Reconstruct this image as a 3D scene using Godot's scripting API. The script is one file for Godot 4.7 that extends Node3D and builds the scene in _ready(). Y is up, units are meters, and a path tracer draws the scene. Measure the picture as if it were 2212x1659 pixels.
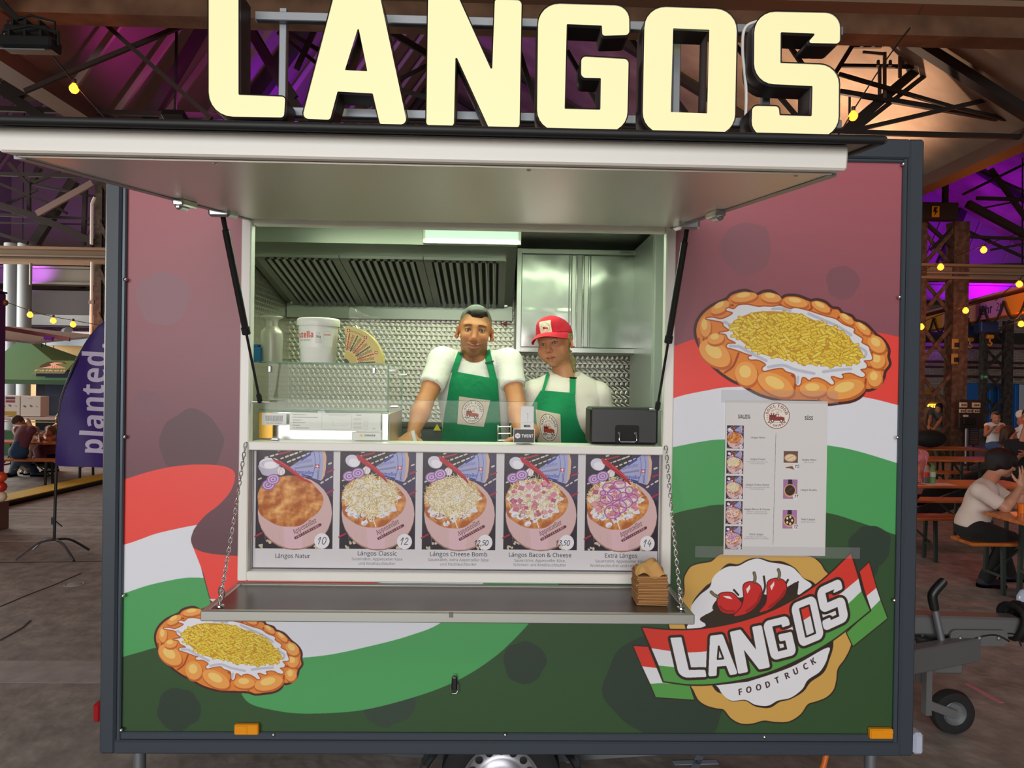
extends Node3D

# A food trailer in an old crane hall. Metres; the trailer's front face lies in the plane z = 0, the camera stands at z = 2.6.
var M := {}
var taken := {}
var rng := RandomNumberGenerator.new()
var logo_art: ImageTexture


func _ready() -> void:
	rng.seed = 77
	set_view()
	set_sky_and_daylight()
	make_materials()
	build_hall()
	build_hall_lights()
	build_trailer()
	build_sign()
	build_kitchen()
	build_counter_things()
	build_menu()
	build_staff()
	build_drawbar()
	build_left_scene()
	build_right_scene()


func set_view() -> void:
	var cam := Camera3D.new()
	cam.name = "camera"
	cam.keep_aspect = Camera3D.KEEP_HEIGHT
	cam.fov = rad_to_deg(2.0 * atan(829.5 / 1530.0))
	cam.near = 0.05
	cam.far = 200.0
	cam.transform = Transform3D(Basis(Vector3.UP, -0.0226) * Basis(Vector3.RIGHT, -0.0058) * Basis(Vector3.BACK, 0.0149), Vector3(-0.077, 1.8034, 2.62))
	add_child(cam)
	cam.current = true


func set_sky_and_daylight() -> void:
	var e := Environment.new()
	e.background_mode = Environment.BG_SKY
	var sm := ProceduralSkyMaterial.new()
	sm.sky_top_color = Color(0.55, 0.68, 0.9)
	sm.sky_horizon_color = Color(0.86, 0.9, 0.95)
	sm.ground_bottom_color = Color(0.35, 0.34, 0.33)
	sm.ground_horizon_color = Color(0.6, 0.6, 0.6)
	var sky := Sky.new()
	sky.sky_material = sm
	e.sky = sky
	e.background_energy_multiplier = 1.0
	e.tonemap_mode = Environment.TONE_MAPPER_LINEAR
	e.tonemap_exposure = 1.0
	e.sdfgi_enabled = true
	e.ssao_enabled = true
	e.ssil_enabled = true
	var w := WorldEnvironment.new()
	w.name = "environment"
	w.environment = e
	add_child(w)
	# daylight through the open gate behind the camera, through the roof glazing above it and through the side gate on the left
	area("gate_daylight", Vector3(-3.2, 3.6, 15.7), Vector3(-0.5, 1.4, 0), Vector2(13, 6.0), Color(1.0, 0.985, 0.96), 158.0)
	area("roof_daylight", Vector3(-1.0, 9.6, 9.0), Vector3(-0.5, 0.5, 1.0), Vector2(8, 5), Color(1.0, 0.985, 0.96), 26.0)
	area("side_daylight", Vector3(-17.6, 3.4, -14.0), Vector3(-6, 0.4, -12), Vector2(9, 5), Color(1.0, 0.98, 0.94), 170.0)


func area(called: String, at: Vector3, to: Vector3, size: Vector2, col: Color, energy: float) -> void:
	var l := AreaLight3D.new()
	l.name = called
	l.area_size = size
	l.light_color = col
	l.light_energy = energy
	l.area_range = 60.0
	l.shadow_enabled = true
	add_child(l)
	l.look_at_from_position(at, to, Vector3.UP if absf((to - at).normalized().y) < 0.95 else Vector3.BACK)


func omni(called: String, at: Vector3, col: Color, energy: float, size := 0.05) -> OmniLight3D:
	var l := OmniLight3D.new()
	l.name = called
	l.position = at
	l.light_color = col
	l.light_energy = energy
	l.light_size = size
	l.omni_range = 60.0
	l.omni_attenuation = 2.0
	l.shadow_enabled = true
	add_child(l, true)
	return l


func spot(called: String, at: Vector3, to: Vector3, col: Color, energy: float, angle: float, size := 0.1) -> void:
	var l := SpotLight3D.new()
	l.name = called
	l.light_color = col
	l.light_energy = energy
	l.spot_angle = angle
	l.spot_angle_attenuation = 0.7
	l.light_size = size
	l.spot_range = 60.0
	l.spot_attenuation = 2.0
	l.shadow_enabled = true
	add_child(l, true)
	l.look_at_from_position(at, to, Vector3.UP if absf((to - at).normalized().y) < 0.95 else Vector3.BACK)


# ---------- naming and the tree of things ----------
func numbered(called: String) -> String:
	if not taken.has(called):
		taken[called] = 0
		return called
	taken[called] += 1
	return "%s_%03d" % [called, taken[called]]


func tag(o: Node3D, label: String, category: String, group := "") -> Node3D:
	o.set_meta("label", label)
	o.set_meta("category", category)
	if group:
		o.set_meta("group", group)
	return o


func thing(called: String, label: String, category: String, at := Vector3.ZERO, group := "", turn := 0.0) -> Node3D:
	var o := Node3D.new()
	o.name = numbered(called)
	o.position = at
	o.rotation.y = turn
	add_child(o)
	return tag(o, label, category, group)


func mi(called: String, m: Mesh, mat: Material, parent: Node = null, at := Vector3.ZERO) -> MeshInstance3D:
	var o := MeshInstance3D.new()
	o.mesh = m
	o.material_override = mat
	o.position = at
	if parent == null:
		o.name = numbered(called)
		add_child(o)
	else:
		var n := 0
		var nm := called
		while parent.has_node(NodePath(nm)):
			n += 1
			nm = "%s_%03d" % [called, n]
		o.name = nm
		parent.add_child(o)
	return o


func solo(called: String, m: Mesh, mat: Material, label: String, category: String, group := "", at := Vector3.ZERO) -> MeshInstance3D:
	var o := mi(called, m, mat, null, at)
	tag(o, label, category, group)
	return o


func struct(called: String, m: Mesh, mat: Material) -> MeshInstance3D:
	var o := mi(called, m, mat)
	o.set_meta("kind", "structure")
	return o


func stuff(o: Node3D) -> Node3D:
	o.set_meta("kind", "stuff")
	return o


func dup(o: Node3D, at: Vector3, turn: float, label: String) -> Node3D:
	var c: Node3D = o.duplicate()
	c.name = numbered(String(o.name).rstrip("0123456789").trim_suffix("_"))
	add_child(c)
	c.position = at
	c.rotation.y = turn
	c.set_meta("label", label)
	return c


# ---------- geometry ----------
class G:
	var v := PackedVector3Array()
	var n := PackedVector3Array()
	var u := PackedVector2Array()
	var c := PackedColorArray()
	var i := PackedInt32Array()
	var xf := Transform3D()
	var col := Color.WHITE

	func pt(p: Vector3, nn: Vector3, uv := Vector2.ZERO) -> int:
		v.append(xf * p)
		n.append((xf.basis * nn).normalized())
		u.append(uv)
		c.append(col)
		return v.size() - 1

	func tri(a: Vector3, b: Vector3, d: Vector3) -> void:   # counter-clockwise from outside
		var nn := (b - a).cross(d - a).normalized()
		var k := pt(a, nn)
		pt(b, nn)
		pt(d, nn)
		i.append_array(PackedInt32Array([k, k + 2, k + 1]))

	func quad(a: Vector3, b: Vector3, d: Vector3, e: Vector3, ua := Vector2(0, 1), ub := Vector2(1, 1), ud := Vector2(1, 0), ue := Vector2(0, 0)) -> void:
		var nn := (d - a).cross(e - b).normalized()
		var k := pt(a, nn, ua)
		pt(b, nn, ub)
		pt(d, nn, ud)
		pt(e, nn, ue)
		i.append_array(PackedInt32Array([k, k + 2, k + 1, k, k + 3, k + 2]))

	func oq(a: Vector3, b: Vector3, d: Vector3, e: Vector3, out: Vector3) -> void:
		if (d - a).cross(e - b).dot(out) >= 0.0:
			quad(a, b, d, e)
		else:
			quad(a, e, d, b)

	func box(at: Vector3, size: Vector3, ch := 0.0, b := Basis()) -> G:
		var keep := xf
		xf = xf * Transform3D(b, at)
		var h := size / 2.0
		ch = minf(ch, 0.49 * minf(size.x, minf(size.y, size.z)))
		var p := func(s: Vector3, a: int) -> Vector3:
			var q := h - Vector3.ONE * ch
			q[a] = h[a]
			return s * q
		for a in 3:
			var b1 := (a + 1) % 3
			var b2 := (a + 2) % 3
			for sg in [-1.0, 1.0]:
				var ss: Array[Vector3] = []
				for k in [[-1.0, -1.0], [1.0, -1.0], [1.0, 1.0], [-1.0, 1.0]]:
					var s := Vector3.ZERO
					s[a] = sg
					s[b1] = k[0]
					s[b2] = k[1]
					ss.append(s)
				var o := Vector3.ZERO
				o[a] = sg
				oq(p.call(ss[0], a), p.call(ss[1], a), p.call(ss[2], a), p.call(ss[3], a), o)
				if ch > 0.0:
					for sg2 in [-1.0, 1.0]:   # the bevel between face a and face b1
						var s1 := Vector3.ZERO
						s1[a] = sg
						s1[b1] = sg2
						var s2 := s1
						s1[b2] = -1.0
						s2[b2] = 1.0
						var o2 := Vector3.ZERO
						o2[a] = sg
						o2[b1] = sg2
						oq(p.call(s1, a), p.call(s2, a), p.call(s2, b1), p.call(s1, b1), o2)
		if ch > 0.0:
			for sx in [-1.0, 1.0]:
				for sy in [-1.0, 1.0]:
					for sz in [-1.0, 1.0]:
						var s := Vector3(sx, sy, sz)
						var a0: Vector3 = p.call(s, 0)
						var a1: Vector3 = p.call(s, 1)
						var a2: Vector3 = p.call(s, 2)
						if (a1 - a0).cross(a2 - a0).dot(s) > 0.0:
							tri(a0, a1, a2)
						else:
							tri(a0, a2, a1)
		xf = keep
		return self

	func bar(a: Vector3, b: Vector3, w: float, h: float, up := Vector3.UP, ch := 0.0) -> G:
		var d := (b - a).normalized()
		var side := d.cross(up)
		if side.length() < 0.01:
			side = d.cross(Vector3.RIGHT)
		side = side.normalized()
		return box((a + b) / 2.0, Vector3(w, h, a.distance_to(b)), ch, Basis(side, d.cross(side), d))

	func tube(pts: Array, r, sides := 10, caps := true, closed := false) -> G:
		var m := pts.size()
		var nx := Vector3.ZERO
		var rings := []
		for k in m:
			var t: Vector3
			if closed:
				t = (pts[(k + 1) % m] - pts[(k + m - 1) % m]).normalized()
			else:
				t = (pts[mini(k + 1, m - 1)] - pts[maxi(k - 1, 0)]).normalized()
			if nx == Vector3.ZERO:
				nx = t.cross(Vector3.UP if absf(t.y) < 0.9 else Vector3.RIGHT).normalized()
			nx = (nx - t * nx.dot(t)).normalized()
			var ny := t.cross(nx)
			var rr: float = r[k] if r is Array or r is PackedFloat32Array else r
			var first := v.size()
			for s in sides + 1:
				var a := TAU * s / sides
				var o := nx * cos(a) + ny * sin(a)
				pt(pts[k] + o * rr, o, Vector2(float(s) / sides, float(k) / maxi(m - 1, 1)))
			rings.append(first)
		for k in (m if closed else m - 1):
			var a: int = rings[k]
			var b: int = rings[(k + 1) % m]
			for s in sides:
				i.append_array(PackedInt32Array([a + s, b + s + 1, a + s + 1, a + s, b + s, b + s + 1]))
		if caps and not closed:
			for e in 2:
				var k := 0 if e == 0 else m - 1
				var t: Vector3 = (pts[0] - pts[1]).normalized() if e == 0 else (pts[m - 1] - pts[m - 2]).normalized()
				var mid := pt(pts[k], t)
				var first := v.size()
				for s in sides + 1:
					v.append(v[rings[k] + s])
					n.append((xf.basis * t).normalized())
					u.append(Vector2.ZERO)
					c.append(col)
				for s in sides:
					i.append_array(PackedInt32Array([mid, first + s, first + s + 1] if e == 0 else [mid, first + s + 1, first + s]))
		return self

	func lathe(prof: Array, sides := 24, arc := TAU) -> G:   # profile of (radius, height) from bottom to top, outside to the right
		for k in prof.size() - 1:
			var a: Vector2 = prof[k]
			var b: Vector2 = prof[k + 1]
			if a.distance_to(b) < 1e-6:
				continue
			var own := Vector2(b.y - a.y, a.x - b.x).normalized()
			var na := own
			var nb := own
			if k > 0:
				var p: Vector2 = prof[k - 1]
				var o := Vector2(a.y - p.y, p.x - a.x).normalized()
				if o.dot(own) > 0.7:
					na = (o + own).normalized()
			if k < prof.size() - 2:
				var q: Vector2 = prof[k + 2]
				var o := Vector2(q.y - b.y, b.x - q.x).normalized()
				if o.dot(own) > 0.7:
					nb = (o + own).normalized()
			var first := v.size()
			for s in sides + 1:
				var t := arc * s / sides
				var d := Vector3(sin(t), 0, cos(t))
				pt(d * a.x + Vector3(0, a.y, 0), d * na.x + Vector3(0, na.y, 0), Vector2(float(s) / sides, float(k) / prof.size()))
				pt(d * b.x + Vector3(0, b.y, 0), d * nb.x + Vector3(0, nb.y, 0), Vector2(float(s) / sides, float(k + 1) / prof.size()))
			for s in sides:
				var f := first + 2 * s
				i.append_array(PackedInt32Array([f, f + 3, f + 2, f, f + 1, f + 3]))
		return self

	func cap(poly: PackedVector2Array, z: float, front := true, uvbox := Rect2()) -> G:   # a flat polygon in the xy plane
		var idx := Geometry2D.triangulate_polygon(poly)
		var nn := Vector3(0, 0, 1 if front else -1)
		var first := v.size()
		for p in poly:
			var uv := Vector2.ZERO
			if uvbox.size.x > 0:
				uv = Vector2((p.x - uvbox.position.x) / uvbox.size.x, 1.0 - (p.y - uvbox.position.y) / uvbox.size.y)
			pt(Vector3(p.x, p.y, z), nn, uv)
		for k in range(0, idx.size(), 3):
			var a := idx[k]
			var b := idx[k + 1]
			var d := idx[k + 2]
			var ccw := (poly[b] - poly[a]).cross(poly[d] - poly[a]) > 0
			if ccw == front:
				i.append_array(PackedInt32Array([first + a, first + d, first + b]))
			else:
				i.append_array(PackedInt32Array([first + a, first + b, first + d]))
		return self

	func wall(poly: PackedVector2Array, z0: float, z1: float, inward := false, smooth := true) -> G:   # the sides of a prism; poly runs either way
		var area := 0.0
		var m := poly.size()
		for k in m:
			area += poly[k].cross(poly[(k + 1) % m])
		var flip := (area < 0) != inward
		for k in m:
			var a := poly[k]
			var b := poly[(k + 1) % m]
			if a.distance_to(b) < 1e-7:
				continue
			var d := (b - a).normalized()
			var na := Vector2(d.y, -d.x)
			var nb := na
			if smooth:
				var dp := (a - poly[(k + m - 1) % m]).normalized()
				var dn := (poly[(k + 2) % m] - b).normalized()
				if dp.dot(d) > 0.8:
					na = (na + Vector2(dp.y, -dp.x)).normalized()
				if dn.dot(d) > 0.8:
					nb = (nb + Vector2(dn.y, -dn.x)).normalized()
			if flip:
				na = -na
				nb = -nb
			var f := pt(Vector3(a.x, a.y, z0), Vector3(na.x, na.y, 0))
			pt(Vector3(b.x, b.y, z0), Vector3(nb.x, nb.y, 0))
			pt(Vector3(b.x, b.y, z1), Vector3(nb.x, nb.y, 0))
			pt(Vector3(a.x, a.y, z1), Vector3(na.x, na.y, 0))
			if flip:
				i.append_array(PackedInt32Array([f, f + 1, f + 2, f, f + 2, f + 3]))
			else:
				i.append_array(PackedInt32Array([f, f + 2, f + 1, f, f + 3, f + 2]))
		return self

	func prism(poly: PackedVector2Array, z0: float, z1: float, smooth := true) -> G:
		cap(poly, z1, true)
		cap(poly, z0, false)
		return wall(poly, z0, z1, false, smooth)

	func ball(at: Vector3, r: Vector3, sides := 16) -> G:
		var keep := xf
		xf = xf * Transform3D(Basis.from_scale(r), at)
		var rows := sides / 2
		var first := v.size()
		for a in rows + 1:
			var th := PI * a / rows
			for b in sides + 1:
				var ph := TAU * b / sides
				var d := Vector3(sin(th) * sin(ph), -cos(th), sin(th) * cos(ph))
				var k := pt(d, d, Vector2(float(b) / sides, 1.0 - float(a) / rows))
				n[k] = (xf.basis.inverse().transposed() * d).normalized()
		for a in rows:
			for b in sides:
				var k := first + a * (sides + 1) + b
				i.append_array(PackedInt32Array([k, k + sides + 2, k + 1, k, k + sides + 1, k + sides + 2]))
		xf = keep
		return self

	func grid(rows: Array, uv := true, both := 0.0) -> G:   # rows of equal length; smooth sheet, front towards (next in row) x (next row)
		var h := rows.size()
		var w: int = rows[0].size()
		var first := v.size()
		for y in h:
			for x in w:
				var dx: Vector3 = rows[y][mini(x + 1, w - 1)] - rows[y][maxi(x - 1, 0)]
				var dy: Vector3 = rows[mini(y + 1, h - 1)][x] - rows[maxi(y - 1, 0)][x]
				pt(rows[y][x], dx.cross(dy).normalized(), Vector2(float(x) / (w - 1), 1.0 - float(y) / (h - 1)))
		for y in h - 1:
			for x in w - 1:
				var k := first + y * w + x
				i.append_array(PackedInt32Array([k, k + w + 1, k + 1, k, k + w, k + w + 1]))
		if both > 0.0:   # a back side and edges, so that the sheet has thickness
			var back := v.size()
			for k in w * h:
				v.append(v[first + k] - n[first + k] * both)
				n.append(-n[first + k])
				u.append(u[first + k])
				c.append(c[first + k])
			for y in h - 1:
				for x in w - 1:
					var k := back + y * w + x
					i.append_array(PackedInt32Array([k, k + 1, k + w + 1, k, k + w + 1, k + w]))
			var rim := []
			for x in w:
				rim.append(x)
			for y in range(1, h):
				rim.append(y * w + w - 1)
			for x in range(w - 2, -1, -1):
				rim.append((h - 1) * w + x)
			for y in range(h - 2, 0, -1):
				rim.append(y * w)
			for k in rim.size():
				var a: int = rim[k]
				var b: int = rim[(k + 1) % rim.size()]
				i.append_array(PackedInt32Array([first + a, first + b, back + b, first + a, back + b, back + a]))
		return self

	func mesh() -> ArrayMesh:
		var arr := []
		arr.resize(Mesh.ARRAY_MAX)
		arr[Mesh.ARRAY_VERTEX] = v
		arr[Mesh.ARRAY_NORMAL] = n
		arr[Mesh.ARRAY_TEX_UV] = u
		arr[Mesh.ARRAY_COLOR] = c
		arr[Mesh.ARRAY_INDEX] = i
		var m := ArrayMesh.new()
		m.add_surface_from_arrays(Mesh.PRIMITIVE_TRIANGLES, arr)
		return m


func bx(at: Vector3, size: Vector3, ch := 0.0) -> ArrayMesh:
	return G.new().box(at, size, ch).mesh()


func bars(pairs: Array, w: float, h: float) -> ArrayMesh:
	var g := G.new()
	for p in pairs:
		g.bar(p[0], p[1], w, h)
	return g.mesh()


func W2(a: Array) -> PackedVector2Array:
	var out := PackedVector2Array()
	for k in range(0, a.size(), 2):
		out.append(Vector2(a[k], a[k + 1]))
	return out


func curve(pts: PackedVector2Array, closed := false, steps := 6) -> PackedVector2Array:   # Catmull-Rom through the points
	var out := PackedVector2Array()
	var m := pts.size()
	for k in (m if closed else m - 1):
		var p0 := pts[(k + m - 1) % m] if closed else pts[maxi(k - 1, 0)]
		var p1 := pts[k]
		var p2 := pts[(k + 1) % m]
		var p3 := pts[(k + 2) % m] if closed else pts[mini(k + 2, m - 1)]
		for s in steps:
			out.append(p1.cubic_interpolate(p2, p0, p3, float(s) / steps))
	if not closed:
		out.append(pts[m - 1])
	return out


func curve3(pts: Array, steps := 6) -> Array:
	var out := []
	var m := pts.size()
	for k in m - 1:
		for s in steps:
			out.append(pts[k].cubic_interpolate(pts[k + 1], pts[maxi(k - 1, 0)], pts[mini(k + 2, m - 1)], float(s) / steps))
	out.append(pts[m - 1])
	return out


func rounded(a: Array, seg := 6) -> PackedVector2Array:   # x, y, corner radius, ...
	var out := PackedVector2Array()
	var m := a.size() / 3
	for k in m:
		var p := Vector2(a[3 * k], a[3 * k + 1])
		var q := Vector2(a[3 * ((k + m - 1) % m)], a[3 * ((k + m - 1) % m) + 1])
		var s := Vector2(a[3 * ((k + 1) % m)], a[3 * ((k + 1) % m) + 1])
		var r: float = a[3 * k + 2]
		var d1 := (q - p).normalized()
		var d2 := (s - p).normalized()
		var half := acos(clampf(d1.dot(d2), -1, 1)) / 2.0
		if r < 1e-5 or half < 0.05 or half > 1.55:
			out.append(p)
			continue
		var t := minf(r / tan(half), 0.48 * minf(p.distance_to(q), p.distance_to(s)))
		r = t * tan(half)
		var mid := p + (d1 + d2).normalized() * (r / sin(half))
		var a0 := (p + d1 * t - mid).angle()
		var da := wrapf((p + d2 * t - mid).angle() - a0, -PI, PI)
		for e in seg + 1:
			out.append(mid + Vector2.from_angle(a0 + da * e / seg) * r)
	return out


func round_rect(w: float, h: float, r: float, at := Vector2.ZERO) -> PackedVector2Array:
	return rounded([at.x - w / 2, at.y - h / 2, r, at.x + w / 2, at.y - h / 2, r, at.x + w / 2, at.y + h / 2, r, at.x - w / 2, at.y + h / 2, r])


func bridged(outer: PackedVector2Array, hole: PackedVector2Array) -> PackedVector2Array:   # an outline whose hole is joined to it by a hair-thin slit
	if Geometry2D.is_polygon_clockwise(outer):
		outer.reverse()
	if not Geometry2D.is_polygon_clockwise(hole):
		hole.reverse()
	var best := 1e9
	var bi := 0
	var bj := 0
	for a in outer.size():
		for b in hole.size():
			var d := outer[a].distance_squared_to(hole[b])
			if d < best:
				best = d
				bi = a
				bj = b
	var out := PackedVector2Array()
	for k in outer.size() + 1:
		var p := outer[(bi + k) % outer.size()]
		if k == outer.size():
			p = p.lerp(outer[(bi + k - 1) % outer.size()], 0.002)
		out.append(p)
	for k in hole.size() + 1:
		var p := hole[(bj + k) % hole.size()]
		if k == 0:
			p = p.lerp(hole[(bj + hole.size() - 1) % hole.size()], 0.002)
		out.append(p)
	return out


# ---------- materials ----------
func mt(key: String, col: String, rough := 0.6, metal := 0.0) -> StandardMaterial3D:
	var m := StandardMaterial3D.new()
	m.resource_name = key
	m.albedo_color = Color(col)
	m.roughness = rough
	m.metallic = metal
	M[key] = m
	return m


func noise_tex(freq: float, size := 256, octaves := 4, normal := false, sd := 1, type := FastNoiseLite.TYPE_SIMPLEX_SMOOTH) -> NoiseTexture2D:
	var f := FastNoiseLite.new()
	f.seed = sd
	f.noise_type = type
	f.frequency = freq
	f.fractal_octaves = octaves
	var t := NoiseTexture2D.new()
	t.width = size
	t.height = size
	t.seamless = true
	t.noise = f
	t.as_normal_map = normal
	return t


func bumped(m: StandardMaterial3D, tex: Texture2D, scale: float, cm: float) -> StandardMaterial3D:
	m.heightmap_enabled = true
	m.heightmap_texture = tex
	m.heightmap_scale = cm
	m.uv1_triplanar = true
	m.uv1_scale = Vector3.ONE * scale
	return m


func speckle(lo: String, hi: String, freq: float, sd: int, size := 512, octaves := 5) -> NoiseTexture2D:
	var t := noise_tex(freq, size, octaves, false, sd)
	var gr := Gradient.new()
	gr.set_color(0, Color(lo))
	gr.set_color(1, Color(hi))
	t.color_ramp = gr
	return t


func textured(key: String, img: Image, rough := 0.5) -> StandardMaterial3D:
	var m := mt(key, "ffffff", rough)
	m.albedo_texture = ImageTexture.create_from_image(img)
	m.texture_repeat = false
	return m


func glow(key: String, col: String, energy: float) -> StandardMaterial3D:
	var m := mt(key, col, 0.4)
	m.emission_enabled = true
	m.emission = Color(col)
	m.emission_energy_multiplier = energy
	return m


func glass(key: String, col: String, alpha: float, rough := 0.03) -> StandardMaterial3D:
	var m := mt(key, col, rough)
	m.transparency = BaseMaterial3D.TRANSPARENCY_ALPHA
	m.metallic_specular = 0.22
	m.albedo_color.a = alpha
	return m


func make_materials() -> void:
	var fine := noise_tex(0.05, 256, 4, false, 3)
	bumped(mt("frame", "39424c", 0.42), fine, 9.0, 0.004)
	mt("frame_lip", "4a555f", 0.3, 0.3)
	mt("gasket", "15171a", 0.55)
	mt("white_alu", "f2f0ea", 0.4)
	bumped(mt("flap_under", "d8d2c8", 0.34, 0.5), fine, 3.0, 0.01)
	mt("steel", "c4c6c2", 0.28, 0.9)
	mt("steel_satin", "bdbfb9", 0.4, 0.85)
	mt("steel_mirror", "cfd2cd", 0.16, 0.95)
	mt("chrome", "d8dadc", 0.12, 1.0)
	mt("zinc", "8f949a", 0.45, 0.7)
	mt("black_plastic", "1b1c1e", 0.4)
	mt("black_matt", "131314", 0.75)
	mt("rubber", "19191a", 0.8)
	mt("shelf_top", "4b403b", 0.28)
	mt("amber", "f29a18", 0.25)
	mt("clear_lens", "b9c3d8", 0.15)
	mt("red_lens", "9c1c22", 0.2)
	mt("white_paint", "e9e8e4", 0.5)
	mt("paper", "ebe9e6", 0.7)
	mt("brown_paper", "b98a58", 0.85)
	mt("wood_orange", "b9602a", 0.35)
	mt("dark_steel", "38302e", 0.6, 0.3)
	mt("white_plastic", "efefea", 0.35)
	mt("inner_wall", "bfc6c2", 0.35, 0.2)
	glass("glass", "8fb8a0", 0.014)
	glass("glass_edge", "3f8f72", 0.45, 0.1)
	glass("film", "f4f4f4", 0.1, 0.12)

# ---------- drawing flat print (wrap, posters, labels) into images ----------
class Paint:
	var im: Image
	var box: Rect2          # the drawn sheet in its own metres, y up
	var k: Vector2
	var off := Transform2D()
	static var meshes := {}
	static var fonts := {}

	func _init(w: int, h: int, sheet: Rect2, bg: Color) -> void:
		im = Image.create(w, h, false, Image.FORMAT_RGB8)
		im.fill(bg)
		box = sheet
		k = Vector2(w / sheet.size.x, h / sheet.size.y)

	func px(p: Vector2) -> Vector2:
		p = off * p
		return Vector2((p.x - box.position.x) * k.x, (box.end.y - p.y) * k.y)

	func spans(contours: Array, f: Callable) -> void:   # even-odd; f(x, y, width)
		var rows := {}
		for poly in contours:
			var m: int = poly.size()
			var prev := px(poly[m - 1])
			for j in m:
				var p := px(poly[j])
				var a := prev
				var b := p
				prev = p
				if a.y > b.y:
					var t := a
					a = b
					b = t
				var y0 := maxi(ceili(a.y - 0.5), 0)
				var y1 := mini(ceili(b.y - 0.5), im.get_height())
				if y1 <= y0:
					continue
				var sl := (b.x - a.x) / (b.y - a.y)
				for y in range(y0, y1):
					if not rows.has(y):
						rows[y] = PackedFloat32Array()
					rows[y].append(a.x + (y + 0.5 - a.y) * sl)
		for y in rows:
			var xs: PackedFloat32Array = rows[y]
			xs.sort()
			for j in range(0, xs.size() - 1, 2):
				var x0 := maxi(ceili(xs[j] - 0.5), 0)
				var x1 := mini(ceili(xs[j + 1] - 0.5), im.get_width())
				if x1 > x0:
					f.call(x0, y, x1 - x0)

	func polys(contours: Array, c: Color) -> void:
		spans(contours, func(x, y, w): im.fill_rect(Rect2i(x, y, w, 1), c))

	func poly(p: PackedVector2Array, c: Color) -> void:
		polys([p], c)

	func shade(p: PackedVector2Array, f: Callable) -> void:   # f(sheet position) gives the colour, pixel by pixel
		var inv := off.affine_inverse()
		spans([p], func(x, y, w):
			for q in w:
				im.set_pixel(x + q, y, f.call(inv * Vector2(box.position.x + (x + q) / k.x, box.end.y - y / k.y))))

	func ell(at: Vector2, r: Vector2, c: Color, rot := 0.0) -> void:
		var p := PackedVector2Array()
		for j in 28:
			p.append(at + (Vector2.from_angle(TAU * j / 28) * r).rotated(rot))
		poly(p, c)

	func blob(at: Vector2, r: float, c: Color, sd := 1.0) -> void:   # an uneven round spot
		var p := PackedVector2Array()
		for j in 60:
			var a := TAU * j / 60
			p.append(at + Vector2.from_angle(a) * r * (1.0 + 0.035 * sin(3 * a + sd) + 0.03 * sin(5 * a + 2 * sd) + 0.02 * sin(8 * a + 4 * sd)))
		poly(p, c)

	func line(p: PackedVector2Array, w: float, c: Color, closed := false) -> void:
		var m := p.size()
		for j in (m if closed else m - 1):
			var a := p[j]
			var b := p[(j + 1) % m]
			var s := (b - a).orthogonal().normalized() * w / 2
			poly(PackedVector2Array([a + s, b + s, b - s, a - s]), c)
			if w * k.x > 2.5:
				var e := PackedVector2Array()
				for q in 12:
					e.append(b + Vector2.from_angle(TAU * q / 12) * w / 2)
				poly(e, c)
				if j == 0 and not closed:
					for q in 12:
						e[q] += a - b
					poly(e, c)

	func seg(a: Vector2, b: Vector2, w: float, c: Color) -> void:
		line(PackedVector2Array([a, b]), w, c)

	func tri(a: Vector2, b: Vector2, d: Vector2, c: Color) -> void:   # in pixels
		var y0 := maxi(ceili(minf(a.y, minf(b.y, d.y)) - 0.5), 0)
		var y1 := mini(ceili(maxf(a.y, maxf(b.y, d.y)) - 0.5), im.get_height())
		for y in range(y0, y1):
			var yy := y + 0.5
			var lo := 1e9
			var hi := -1e9
			for e in [[a, b], [b, d], [d, a]]:
				var p: Vector2 = e[0]
				var q: Vector2 = e[1]
				if (p.y <= yy) != (q.y <= yy):
					var x := p.x + (yy - p.y) * (q.x - p.x) / (q.y - p.y)
					lo = minf(lo, x)
					hi = maxf(hi, x)
			var x0 := maxi(ceili(lo - 0.5), 0)
			var x1 := mini(ceili(hi - 0.5), im.get_width())
			if x1 > x0:
				im.fill_rect(Rect2i(x0, y, x1 - x0, 1), c)

	static func glyphs(s: String, face: String, bold: bool) -> Array:   # [triangle corners in em units, width]
		var key := face + str(bold) + s
		if not meshes.has(key):
			var fk := face + str(bold)
			if not fonts.has(fk):
				var f := SystemFont.new()
				f.font_names = PackedStringArray([face])
				f.font_weight = 700 if bold else 400
				fonts[fk] = f
			var t := TextMesh.new()
			t.font = fonts[fk]
			t.font_size = 64
			t.pixel_size = 1.0 / 64
			t.depth = 0.0
			t.curve_step = 3.0
			t.text = s
			t.horizontal_alignment = HORIZONTAL_ALIGNMENT_LEFT
			t.vertical_alignment = VERTICAL_ALIGNMENT_BOTTOM
			var out := PackedVector2Array()
			var right := 0.0
			var low := 1e9
			if t.get_surface_count():
				var a := t.surface_get_arrays(0)
				var vv: PackedVector3Array = a[Mesh.ARRAY_VERTEX]
				var ii = a[Mesh.ARRAY_INDEX]
				for j in (ii.size() if ii != null and ii.size() else vv.size()):
					var q: Vector3 = vv[ii[j]] if ii != null and ii.size() else vv[j]
					out.append(Vector2(q.x, q.y))
					right = maxf(right, q.x)
			meshes[key] = [out, right]
		return meshes[key]

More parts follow.
